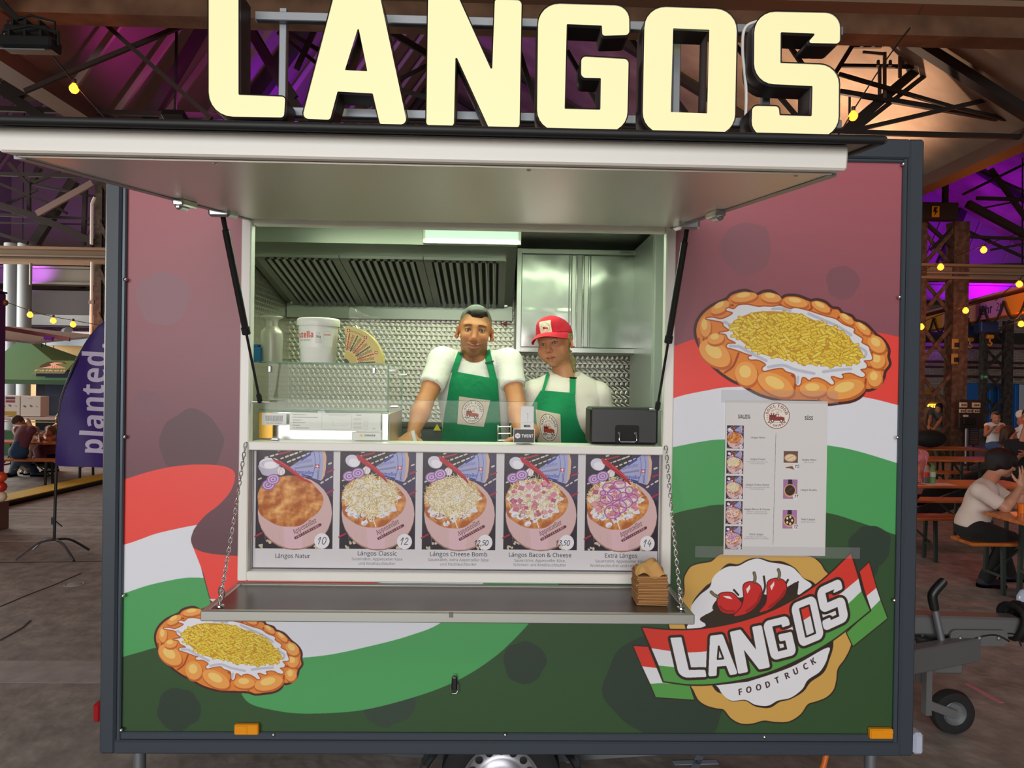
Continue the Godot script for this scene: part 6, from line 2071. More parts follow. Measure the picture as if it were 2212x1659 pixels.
	for k in 9:
		var row := []
		for j in 7:
			var a := deg_to_rad(88.0 - 10.0 * k)
			row.append(Vector3(cos(a), sin(a), 0) * (0.15 + 0.012 * j + 0.012 * sin(k * 1.9 + j * 2.3)) + Vector3(0.004, 0.0, 0.012 * sin(j * 1.7 + k * 1.3) - 0.02))
		film.append(row)
	mi("film", G.new().grid(film).mesh(), M.film, ch)
	var blue := thing("blue_packet", "small blue packet on the glass case's left corner", "packet", Vector3(-1.065, top, -0.28))
	mi("carton", bx(Vector3(0, 0.03, 0), Vector3(0.08, 0.06, 0.05), 0.004), mt("blue_card", "2f86c8", 0.4), blue)
	mi("flap", bx(Vector3(0.012, 0.066, 0.0), Vector3(0.03, 0.014, 0.04), 0.004), M.blue_card, blue)
	# pane in front of the cook
	var gd := thing("sneeze_guard", "low clear glass screen on the counter before the man", "glass screen")
	mi("pane", bx(Vector3(-0.43, 1.643, -0.052), Vector3(1.02, 0.156, 0.006)), M.glass, gd)
	mi("pane_edge", bx(Vector3(-0.43, 1.7215, -0.052), Vector3(1.02, 0.0015, 0.006)), ed, gd)
	for x in [-0.9, 0.04]:
		mi("foot_clip", bx(Vector3(x, 1.5695, -0.052), Vector3(0.03, 0.011, 0.02), 0.003), M.chrome, gd)
	var sp := thing("spatula", "pale steel spatula handle leaning behind the glass screen", "spatula")
	mi("handle", G.new().bar(Vector3(-0.406, 1.596, -0.2), Vector3(-0.376, 1.499, -0.17), 0.016, 0.006, Vector3.BACK, 0.002).mesh(), mt("pale_steel", "cfd6cc", 0.4, 0.3), sp)
	mi("blade", G.new().bar(Vector3(-0.376, 1.499, -0.17), Vector3(-0.367, 1.473, -0.16), 0.05, 0.003, Vector3.BACK).mesh(), M.steel, sp)
	var twp := Paint.new(512, 360, Rect2(0, 0, 0.09, 0.063), hx("e8e8e8"))
	twp.poly(PackedVector2Array([Vector2(0.002, 0.003), Vector2(0.088, 0.003), Vector2(0.088, 0.06), Vector2(0.002, 0.06)]), hx("161616"))
	var hexa := PackedVector2Array()
	for k in 6:
		hexa.append(Vector2(0.018, 0.032) + Vector2.from_angle(PI / 6 + TAU * k / 6) * 0.0125)
	twp.poly(hexa, hx("e6e6ea"))
	for l in [["d8452c", -0.006, -0.001], ["e0a02c", -0.002, 0.002], ["3a7ac8", 0.002, 0.006]]:
		twp.line(PackedVector2Array([Vector2(0.018 + l[1], 0.036), Vector2(0.018 + (l[1] + l[2]) / 2, 0.028), Vector2(0.018 + l[2], 0.036)]), 0.0016, hx(l[0]))
	twp.text("TWINT", Vector2(0.059, 0.025), 0.0135, hx("f2f2f2"), 0.5, 0, 1, true, "Droid Sans", 0.0, 0.05)
	var tw := thing("payment_sign", "small black payment card sign with a white hexagon on the counter", "sign", Vector3(0.031, 1.594, -0.03))
	sheet_part("print", tw, twp.done(), Vector3.ZERO, Vector2(0.079, 0.054), 0.35)
	mi("foot", bx(Vector3(0, -0.026, -0.014), Vector3(0.06, 0.004, 0.026), 0.001), M.black_plastic, tw)
	var qrp := Paint.new(300, 500, Rect2(0, 0, 0.05, 0.085), hx("e4e4e6"))
	qrp.text("Soul Food On Wheels", Vector2(0.025, 0.024), 0.0026, hx("8a8a8c"), 0.5)
	qrp.poly(round_rect(0.025, 0.008, 0.002, Vector2(0.025, 0.013)), hx("1c1c1c"))
	qrp.text("TWINT", Vector2(0.028, 0.0115), 0.003, hx("f0f0f0"), 0.5, 0, 1, true)
	var qr := thing("payment_card", "upright white card standing behind the black payment sign", "card", Vector3(0.042, 1.661, -0.04))
	sheet_part("print", qr, qrp.done(), Vector3.ZERO, Vector2(0.049, 0.088), 0.4)
	mi("prop", G.new().bar(Vector3(0, 0.02, -0.006), Vector3(0, -0.076, -0.03), 0.03, 0.003, Vector3.RIGHT).mesh(), M.white_plastic, qr)
	var rg := thing("cash_terminal", "black plastic terminal case with a steel handle at the window's right end", "case")
	mi("shell", bx(Vector3(0.412, 1.634, -0.13), Vector3(0.26, 0.138, 0.14), 0.008), M.black_plastic, rg)
	mi("recess", G.new().prism(round_rect(0.092, 0.068, 0.01, Vector2(0.424, 1.604)), -0.0603, -0.0588).mesh(), M.black_matt, rg)
	var hp := [Vector3(0.393, 1.607, -0.058), Vector3(0.393, 1.607, -0.045), Vector3(0.391, 1.582, -0.042), Vector3(0.398, 1.576, -0.042), Vector3(0.45, 1.576, -0.042), Vector3(0.457, 1.582, -0.042), Vector3(0.455, 1.607, -0.045), Vector3(0.455, 1.607, -0.058)]
	mi("handle", G.new().tube(hp, 0.0028, 8).mesh(), M.chrome, rg)
	for x in [0.393, 0.455]:
		mi("handle_stud", G.new().ball(Vector3(x, 1.607, -0.058), Vector3(0.006, 0.006, 0.004), 10).mesh(), M.chrome, rg)
	var gr := thing("griddle", "dark steel griddle with a yellow warning triangle on the rear counter", "griddle")
	mi("body", bx(Vector3(-0.3, 1.46, -1.66), Vector3(0.9, 0.11, 0.5), 0.006), mt("griddle", "5a5d5a", 0.4, 0.5), gr)
	mi("plate", bx(Vector3(-0.3, 1.521, -1.68), Vector3(0.86, 0.012, 0.44), 0.003), M.dark_steel, gr)
	mi("warning_triangle", G.new().prism(PackedVector2Array([Vector2(-0.022, 0), Vector2(0.022, 0), Vector2(0, 0.038)]), 0, 0.002).mesh(), mt("warn", "e6d22c", 0.5), gr, Vector3(-0.407, 1.51, -1.4))
	var rk := thing("wire_rack", "small chrome wire rack behind the counter between the two people", "rack")
	for k in 3:
		mi("rung", G.new().tube([Vector3(-0.065, 1.596, -0.5) + Vector3(0, -0.03 * k, 0), Vector3(-0.008, 1.597, -0.5) + Vector3(0, -0.03 * k, 0)], 0.0035, 8).mesh(), M.chrome, rk)
	for p in [Vector3(-0.065, 1.604, -0.5), Vector3(-0.008, 1.605, -0.5)]:
		mi("upright", G.new().tube([p, Vector3(p.x, 1.38, p.z)], 0.004, 8).mesh(), M.chrome, rk)
	# paper napkins on the shelf
	var np := thing("napkin_stack", "brown paper napkin stack with a crumpled topmost one on the folding shelf", "napkins", Vector3(0.466, 1.0435, 0.175))
	for k in 19:
		var g := G.new()
		var a := rng.randf_range(-0.05, 0.05)
		g.box(Vector3(rng.randf_range(-0.002, 0.002), 0.0028 + 0.0052 * k, rng.randf_range(-0.003, 0.002)), Vector3(0.104, 0.0046, 0.112), 0.0018, Basis(Vector3.UP, a) * Basis(Vector3.BACK, rng.randf_range(-0.012, 0.012)))
		mi("napkin", g.mesh(), mt("napkin_%d" % (k % 4), ["b08250", "a87a4a", "bb8d5a", "9f7244"][k % 4], 0.9), np)
	var rows := []
	for y in 11:
		var row := []
		for x in 11:
			var u := (x - 5) / 5.0
			var v := (5 - y) / 5.0
			var e := maxf(absf(u), absf(v))
			row.append(Vector3(u * 0.051 + 0.004 * sin(3 * v), 0.102 + 0.038 * (1.0 - e * e) + 0.006 * sin(5 * u + 2 * v) + 0.005 * sin(7 * v - 3 * u), -v * 0.055))
		rows.append(row)
	var cr := []
	for y in 11:
		cr.append(rows[10 - y])
	mi("crumpled_napkin", G.new().grid(cr, true, 0.0012).mesh(), mt("napkin_top", "cb9a5e", 0.85), np)

# ---------- bodies: a distance field of tapered bones, meshed as surface nets ----------
class Field:
	var P := []
	var cuts: Array[Plane] = []   # keep what lies below each plane
	var grow := 0.0

	func cap(a: Vector3, b: Vector3, ra: float, rb: float, k := 0.03) -> void:
		P.append([0, a, b - a, ra, rb, k, false, (a + b) / 2, a.distance_to(b) / 2 + maxf(ra, rb), maxf((b - a).length_squared(), 1e-9)])

	func chain(pts: Array, rs: Array, k := 0.03) -> void:
		for j in pts.size() - 1:
			cap(pts[j], pts[j + 1], rs[j], rs[j + 1], k)

	func ell(c: Vector3, r: Vector3, k := 0.03, b := Basis(), sub := false) -> void:
		P.append([1, c, r, b.inverse(), 0, k, sub, c, maxf(r.x, maxf(r.y, r.z)), 1.0])

	func dist(q: Vector3, list: Array) -> float:
		var d := 1e3
		for p in list:
			var e: float
			if p[0] == 0:
				var w: Vector3 = q - p[1]
				var t := clampf(w.dot(p[2]) / p[9], 0.0, 1.0)
				e = (w - p[2] * t).length() - (p[3] + (p[4] - p[3]) * t)
			else:
				var w: Vector3 = p[3] * (q - p[1])
				var s: Vector3 = w / p[2]
				var k0 := s.length()
				e = k0 * (k0 - 1.0) / maxf((s / p[2]).length(), 1e-6)
			var k: float = p[5]
			if p[6]:
				var h := maxf(k - absf(d + e), 0.0) / k
				d = maxf(d, -e) + h * h * k * 0.25
			else:
				var h := maxf(k - absf(d - e), 0.0) / k
				d = minf(d, e) - h * h * k * 0.25
		return d

	func at(q: Vector3, list: Array) -> float:
		var d := dist(q, list) - grow
		for c in cuts:
			d = maxf(d, c.distance_to(q))
		return d

	func hit(from: Vector3, dir: Vector3, far: float) -> float:   # how far a ray runs until it meets the surface
		var t := 0.0
		for s in 48:
			var d := at(from + dir * t, P)
			if d < 0.0008 or t > far:
				break
			t += d * 0.85
		return t

	# meshes the field into g; colour(local position) -> Color; xf places it
	func into(g: G, cell: float, colour = null, xf := Transform3D()) -> void:
		var lo := Vector3.ONE * 1e9
		var hi := -lo
		for p in P:
			if not p[6]:
				lo = lo.min(p[7] - Vector3.ONE * (p[8] + grow))
				hi = hi.max(p[7] + Vector3.ONE * (p[8] + grow))
		for c in cuts:   # axis cuts shrink the box
			if c.normal.y < -0.99:
				lo.y = maxf(lo.y, -c.d)
			elif c.normal.y > 0.99:
				hi.y = minf(hi.y, c.d)
		lo -= Vector3.ONE * cell * 2
		hi += Vector3.ONE * cell * 2
		var B := 6
		var nb := Vector3i(((hi - lo) / (cell * B)).ceil())
		var n := nb * B + Vector3i.ONE
		var vals := PackedFloat32Array()
		vals.resize(n.x * n.y * n.z)
		vals.fill(1.0)
		var ids := PackedInt32Array()
		ids.resize(n.x * n.y * n.z)
		ids.fill(-1)
		var sx := 1
		var sy := n.x
		var sz := n.x * n.y
		var half := cell * B * 0.87
		var act := []
		for bz in nb.z:
			for by in nb.y:
				for bx_ in nb.x:
					var o := lo + Vector3(bx_, by, bz) * cell * B
					var m := o + Vector3.ONE * cell * B * 0.5
					var near := []
					for p in P:
						if m.distance_to(p[7]) < p[8] + half + grow + p[5] + 0.01:
							near.append(p)
					if near.is_empty():
						continue
					var dm := at(m, near)
					var base := bx_ * B + by * B * sy + bz * B * sz
					if absf(dm) > half * 1.15 + 0.004:
						if dm < 0:
							for z in B + 1:
								for y in B + 1:
									for x in B + 1:
										var k := base + x + y * sy + z * sz
										if vals[k] == 1.0:
											vals[k] = -1.0
						continue
					act.append(base)
					for z in B + 1:
						for y in B + 1:
							for x in B + 1:
								var k := base + x + y * sy + z * sz
								if absf(vals[k]) == 1.0:
									vals[k] = at(o + Vector3(x, y, z) * cell, near)
		var off := [0, sx, sy, sx + sy, sz, sz + sx, sz + sy, sz + sx + sy]
		var pos := [Vector3(0, 0, 0), Vector3(1, 0, 0), Vector3(0, 1, 0), Vector3(1, 1, 0), Vector3(0, 0, 1), Vector3(1, 0, 1), Vector3(0, 1, 1), Vector3(1, 1, 1)]
		var edges := [[0, 1], [2, 3], [4, 5], [6, 7], [0, 2], [1, 3], [4, 6], [5, 7], [0, 4], [1, 5], [2, 6], [3, 7]]
		var first := g.v.size()
		for base in act:
			for z in B:
				for y in B:
					for x in B:
						var k: int = base + x + y * sy + z * sz
						var s0 := vals[k] < 0
						var same := true
						for e in 7:
							if (vals[k + off[e + 1]] < 0) != s0:
								same = false
								break
						if same or ids[k] >= 0:
							continue
						var sum := Vector3.ZERO
						var cnt := 0
						for e in edges:
							var a := vals[k + off[e[0]]]
							var b := vals[k + off[e[1]]]
							if (a < 0) != (b < 0):
								sum += pos[e[0]].lerp(pos[e[1]], a / (a - b))
								cnt += 1
						var c := k / sz
						var r := k - c * sz
						var q := lo + (Vector3(r % sy, r / sy, c) + sum / cnt) * cell
						ids[k] = g.v.size()
						g.v.append(xf * q)
						g.n.append(Vector3.ZERO)
						g.u.append(Vector2(q.x, q.y))
						g.c.append(colour.call(q) if colour != null else Color.WHITE)
		var tri0 := g.i.size()
		var done := {}
		for base in act:
			for z in B:
				for y in B:
					for x in B:
						var k: int = base + x + y * sy + z * sz
						if ids[k] < 0 or done.has(k):
							continue
						done[k] = true
						var s0 := vals[k] < 0
						for ax in 3:
							var st: int = [sx, sy, sz][ax]
							if (vals[k + st] < 0) == s0:
								continue
							var u_: int = [sy, sz, sx][ax]
							var w_: int = [sz, sx, sy][ax]
							if k - u_ - w_ < 0:
								continue
							var a := ids[k]
							var b := ids[k - u_]
							var c := ids[k - u_ - w_]
							var d := ids[k - w_]
							if a < 0 or b < 0 or c < 0 or d < 0:
								continue
							if s0:
								g.i.append_array(PackedInt32Array([a, c, b, a, d, c]))
							else:
								g.i.append_array(PackedInt32Array([a, b, c, a, c, d]))
		for t in range(tri0, g.i.size(), 3):
			var a := g.i[t]
			var b := g.i[t + 1]
			var c := g.i[t + 2]
			var nn := (g.v[c] - g.v[a]).cross(g.v[b] - g.v[a])
			g.n[a] += nn
			g.n[b] += nn
			g.n[c] += nn
		for k in range(first, g.v.size()):
			g.n[k] = g.n[k].normalized() if g.n[k].length() > 1e-12 else Vector3.UP


func elbow(a: Vector3, b: Vector3, l1: float, l2: float, pole: Vector3) -> Vector3:
	var d := a.distance_to(b)
	var u := (b - a) / maxf(d, 1e-6)
	if d > (l1 + l2) * 0.999:
		return a + u * d * l1 / (l1 + l2)
	var x := (l1 * l1 - l2 * l2 + d * d) / (2 * d)
	var h := sqrt(maxf(l1 * l1 - x * x, 0.0))
	return a + u * x + (pole - u * pole.dot(u)).normalized() * h


func lin(s: String) -> Color:
	return Color(s).srgb_to_linear()


# ---------- heads; local axes: origin between the eyes' height and the ears, y up, z out of the face ----------
func head_field(o: Dictionary) -> Field:
	var f := Field.new()
	var w: float = o.get("wide", 1.0)
	var fem: bool = o.get("soft", false)
	f.ell(Vector3(0, 0.030, -0.018), Vector3(0.076 * w, 0.088, 0.097), 0.02)
	f.ell(Vector3(0, -0.005, 0.018), Vector3(0.0650 * w, 0.088, 0.076), 0.02)
	f.ell(Vector3(0, -0.062, 0.022), Vector3((0.050 if fem else 0.0465) * w, 0.05, 0.062), 0.025)
	f.ell(Vector3(0, -0.097, 0.060), Vector3(0.019 if fem else 0.025, 0.018, 0.022), 0.03)
	for s in [-1.0, 1.0]:
		f.ell(Vector3(s * 0.043 * w, -0.072, 0.008), Vector3(0.012, 0.024, 0.03), 0.025)
		f.ell(Vector3(s * 0.041 * w, -0.032, 0.062), Vector3(0.021, 0.017, 0.021), 0.03)
		if fem:
			f.ell(Vector3(s * 0.036 * w, -0.052, 0.045), Vector3(0.026, 0.026, 0.03), 0.03)
		else:
			f.cap(Vector3(s * 0.012, 0.022, 0.088), Vector3(s * 0.046, 0.022, 0.07), 0.0085, 0.008, 0.018)
	for s in [-1.0, 1.0]:
		f.ell(Vector3(s * 0.0315, -0.001, 0.096), Vector3(0.017, 0.0115, 0.014), 0.014, Basis(), true)
		f.ell(Vector3(s * 0.0315, -0.001, 0.0745), Vector3(0.0142, 0.0138, 0.0138), 0.003)
	# nose
	var ny := 0.007 if fem else 0.0
	f.cap(Vector3(0, 0.012, 0.088), Vector3(0, -0.036 + ny, 0.106 - ny * 0.4), 0.0065 if fem else 0.009, 0.0088 if fem else 0.0102, 0.016)
	f.ell(Vector3(0, -0.041 + ny, 0.103), Vector3(0.0105, 0.0095, 0.0115) if fem else Vector3(0.012, 0.0105, 0.0125), 0.012)
	for s in [-1.0, 1.0]:
		f.ell(Vector3(s * 0.0112, -0.0455 + ny, 0.094), Vector3(0.0078, 0.0075, 0.011), 0.009)
	# mouth: the lips follow a small smile
	var up: float = o.get("smile", 0.004)
	var mw: float = o.get("mouth", 1.0)
	f.cap(Vector3(-0.022 * mw, -0.0725 + up, 0.080), Vector3(-0.004, -0.0705, 0.0925), 0.0035, 0.0058, 0.008)
	f.cap(Vector3(0.022 * mw, -0.0725 + up, 0.080), Vector3(0.004, -0.0705, 0.0925), 0.0035, 0.0058, 0.008)
	f.cap(Vector3(-0.017 * mw, -0.0815 + up * 0.5, 0.080), Vector3(0, -0.0835, 0.0895), 0.004, 0.0066, 0.008)
	f.cap(Vector3(0.017 * mw, -0.0815 + up * 0.5, 0.080), Vector3(0, -0.0835, 0.0895), 0.004, 0.0066, 0.008)
	for s in [-1.0, 1.0]:
		f.ell(Vector3(s * 0.0068, -0.0525 + ny, 0.100), Vector3(0.0038, 0.003, 0.005), 0.003, Basis(), true)
	# the slits of the eyes
	for s in [-1.0, 1.0]:
		f.ell(Vector3(s * 0.0318, -0.0015, 0.092), Vector3(0.0132, o.get("eye_open", 0.0052), 0.02), 0.002, Basis(Vector3.BACK, s * 0.09), true)
	# ears
	for s in [-1.0, 1.0]:
		var b := Basis(Vector3.UP, s * 0.55) * Basis(Vector3.RIGHT, -0.18)
		var ew := 0.0775 * (w if not fem else 1.0 + (w - 1.0) * 0.5)
		f.ell(Vector3(s * (ew + 0.006), -0.012, -0.012), Vector3(0.0075, 0.031, 0.020), 0.008, b)
		f.ell(Vector3(s * (ew + 0.002), -0.034, -0.006), Vector3(0.0045, 0.008, 0.008), 0.006, b)
		f.ell(Vector3(s * (ew + 0.014), -0.008, -0.004), Vector3(0.007, 0.02, 0.011), 0.005, b, true)
	# neck
	f.cap(Vector3(0, -0.06, -0.025), o.get("neck_to", Vector3(0, -0.20, -0.04)), 0.046 if fem else 0.051, 0.05 if fem else 0.06, 0.03)
	return f


func head_paint(o: Dictionary) -> Callable:
	var skin := lin(o.skin)
	var blush := lin(o.get("blush", "c9765a"))
	var lip := lin(o.get("lip", "b5635a"))
	var hair := lin(o.hair)
	var stub: float = o.get("stubble", 0.0)
	var fade: float = o.get("fade", 0.0)
	var fn := FastNoiseLite.new()
	fn.frequency = 220.0
	var up: float = o.get("smile", 0.004)
	var brow: float = o.get("brow", 1.0)
	var mw: float = o.get("mouth", 1.0)
	var teeth: bool = o.get("teeth", false)
	return func(q: Vector3) -> Color:
		var c := skin
		var n := fn.get_noise_3d(q.x, q.y, q.z)
		c = c.lerp(skin.darkened(0.25), 0.25 * (n * 0.5 + 0.5))
		var ax := absf(q.x)
		var cheek := exp(-(pow((ax - 0.042) / 0.02, 2) + pow((q.y + 0.035) / 0.018, 2)))
		if q.z > 0.03:
			c = c.lerp(blush, 0.5 * cheek)
			c = c.lerp(blush, 0.45 * exp(-(pow(q.x / 0.014, 2) + pow((q.y + 0.043) / 0.014, 2))))
		if ax > 0.07 and q.y < 0.02:
			c = c.lerp(blush, 0.45)
		if fade > 0.0:   # cropped hair at the sides and the back
			var line := 0.012 + 0.62 * maxf(q.z - 0.012, -0.03) if q.z > -0.02 else -0.06 + 0.0 * q.z
			if q.y > line and q.z < 0.062 and ax < 0.079:
				c = c.lerp(lin("5d5548"), clampf((q.y - line) / 0.03, 0.0, 1.0) * fade)
		if stub > 0.0 and q.z > -0.01:
			var jaw := (1.0 - smoothstep(-0.108, -0.125, q.y)) * smoothstep(-0.01, 0.02, q.z) * clampf((-0.052 - q.y + 0.35 * maxf(0.0, ax - 0.035)) / 0.02, 0.0, 1.0)
			var chin := exp(-pow(q.x / 0.032, 2)) if q.y < -0.086 else 0.0
			var tache := exp(-(pow((q.y + 0.063) / 0.0055, 2))) * (1.0 if ax < 0.03 else 0.0)
			var s := maxf(maxf(jaw * 0.62, chin * 0.9), tache * 0.85) * (0.75 + 0.5 * n)
			c = c.lerp(hair, clampf(s * stub, 0.0, 0.85))
		if q.z > 0.05:
			var bx_ := (ax - 0.031) / 0.021
			if absf(bx_) < 1.0:
				var by := q.y - (0.0172 + 0.0045 * (1.0 - bx_ * bx_) - 0.002 * bx_)
				c = c.lerp(hair, 0.85 * brow * (1.0 - smoothstep(0.0022, 0.0052, absf(by))) * (1.0 - smoothstep(0.7, 1.0, absf(bx_))))
			var ex := (ax - 0.032) / 0.0155
			var ey := (q.y + 0.0008) / 0.0082
			if q.z > 0.06:   # lashes
				c = c.lerp(lin("2a1612"), (1.0 - smoothstep(0.7, 1.25, sqrt(ex * ex + ey * ey))) * (0.9 if ey > 0.1 else 0.5))
			var my := -0.0745 + up * 1.5 * minf(1.0, ax / (0.026 * mw))
			if ax < 0.0255 * mw:
				var t := 1.0 - ax / (0.0255 * mw)
				c = c.lerp(lip, 0.8 * (1.0 - smoothstep(0.7, 1.15, (q.y - my) / (0.0095 * sqrt(t)) if q.y > my else (my - q.y) / (0.0135 * sqrt(t)))))
				if teeth and q.y < my + 0.0005 and q.y > my - 0.004 * sqrt(t) and ax < 0.02 * mw:
					c = lin("c9a28c")
				c = c.lerp(lin("5a2a26"), 1.0 - smoothstep(0.0006, 0.0026, absf(q.y - my)))
		return c


func eye_mesh(iris: String) -> ArrayMesh:   # looks along +z
	var g := G.new()
	var r := 0.0122
	var cols := [[0.0, "0b0a0a"], [0.2, "0b0a0a"], [0.2, iris], [0.43, iris], [0.5, "2b2a2a"], [0.5, "e6dfd6"], [1.6, "d9cfc6"]]
	var prev := []
	for c in cols:
		var ring := []
		g.col = lin(c[1])
		for k in 21:
			var a := TAU * k / 20
			var d := Vector3(sin(c[0]) * cos(a), sin(c[0]) * sin(a), cos(c[0]))
			ring.append(g.pt(d * r, d))
		if prev.size():
			for k in 20:
				g.i.append_array(PackedInt32Array([prev[k], ring[k + 1], ring[k], prev[k], prev[k + 1], ring[k + 1]]))
		prev = ring
	return g.mesh()


func hand_into(f: Field, wrist: Vector3, dir: Vector3, palm: Vector3, side: float, size: float, curl: float) -> void:
	# dir runs along the palm, palm points out of the palm; side +1 = the thumb lies towards dir x palm
	dir = dir.normalized()
	palm = (palm - dir * palm.dot(dir)).normalized()
	var across := dir.cross(palm).normalized() * side
	var s := size / 0.19
	for k in 4:
		var o := (1.5 - k) * 0.0205 * s
		f.cap(wrist + across * o * 0.6 + dir * 0.012 * s, wrist + across * o + dir * 0.088 * s, 0.0135 * s, 0.0115 * s, 0.02 * s)
	for k in 4:
		var o := (1.5 - k) * 0.0215 * s
		var p := wrist + across * o + dir * (0.092 - 0.004 * absf(k - 1.2)) * s
		var ln: float = [0.082, 0.092, 0.086, 0.066][k] * s
		var d := (dir + across * (1.5 - k) * 0.06).normalized()
		for j in 3:
			d = (d + palm * curl * (0.5 + 0.25 * j)).normalized()
			var q: Vector3 = p + d * ln * [0.45, 0.32, 0.23][j]
			f.cap(p, q, (0.0095 - 0.001 * j) * s, (0.0088 - 0.001 * j) * s, 0.006 * s)
			p = q
	var t := wrist + across * 0.026 * s + dir * 0.022 * s
	var td := (dir * 0.6 + across * 0.85 + palm * 0.25).normalized()
	for j in 3:
		var q: Vector3 = t + td * [0.036, 0.032, 0.026][j] * s
		f.cap(t, q, (0.0135 - 0.0018 * j) * s, (0.0118 - 0.0018 * j) * s, 0.012 * s)
		t = q
		td = (td + dir * 0.35 + palm * curl * 0.4).normalized()


func cloth(key: String, col: String) -> StandardMaterial3D:
	var k := key + col
	if not M.has(k):
		var m := mt(k, col, 0.9)
		m.rim_enabled = true
		m.rim = 0.2
		bumped(m, M.cloth_noise if M.has("cloth_noise") else cloth_noise(), 3.2, 0.35)
	return M[k]


func cloth_noise() -> Texture2D:
	M["cloth_noise"] = noise_tex(0.02, 256, 3, false, 17)
	return M.cloth_noise


func skin_mat() -> StandardMaterial3D:
	if not M.has("skin"):
		var m := mt("skin", "ffffff", 0.5)
		m.vertex_color_use_as_albedo = true
		m.subsurf_scatter_enabled = true
		m.subsurf_scatter_strength = 0.08
	return M.skin


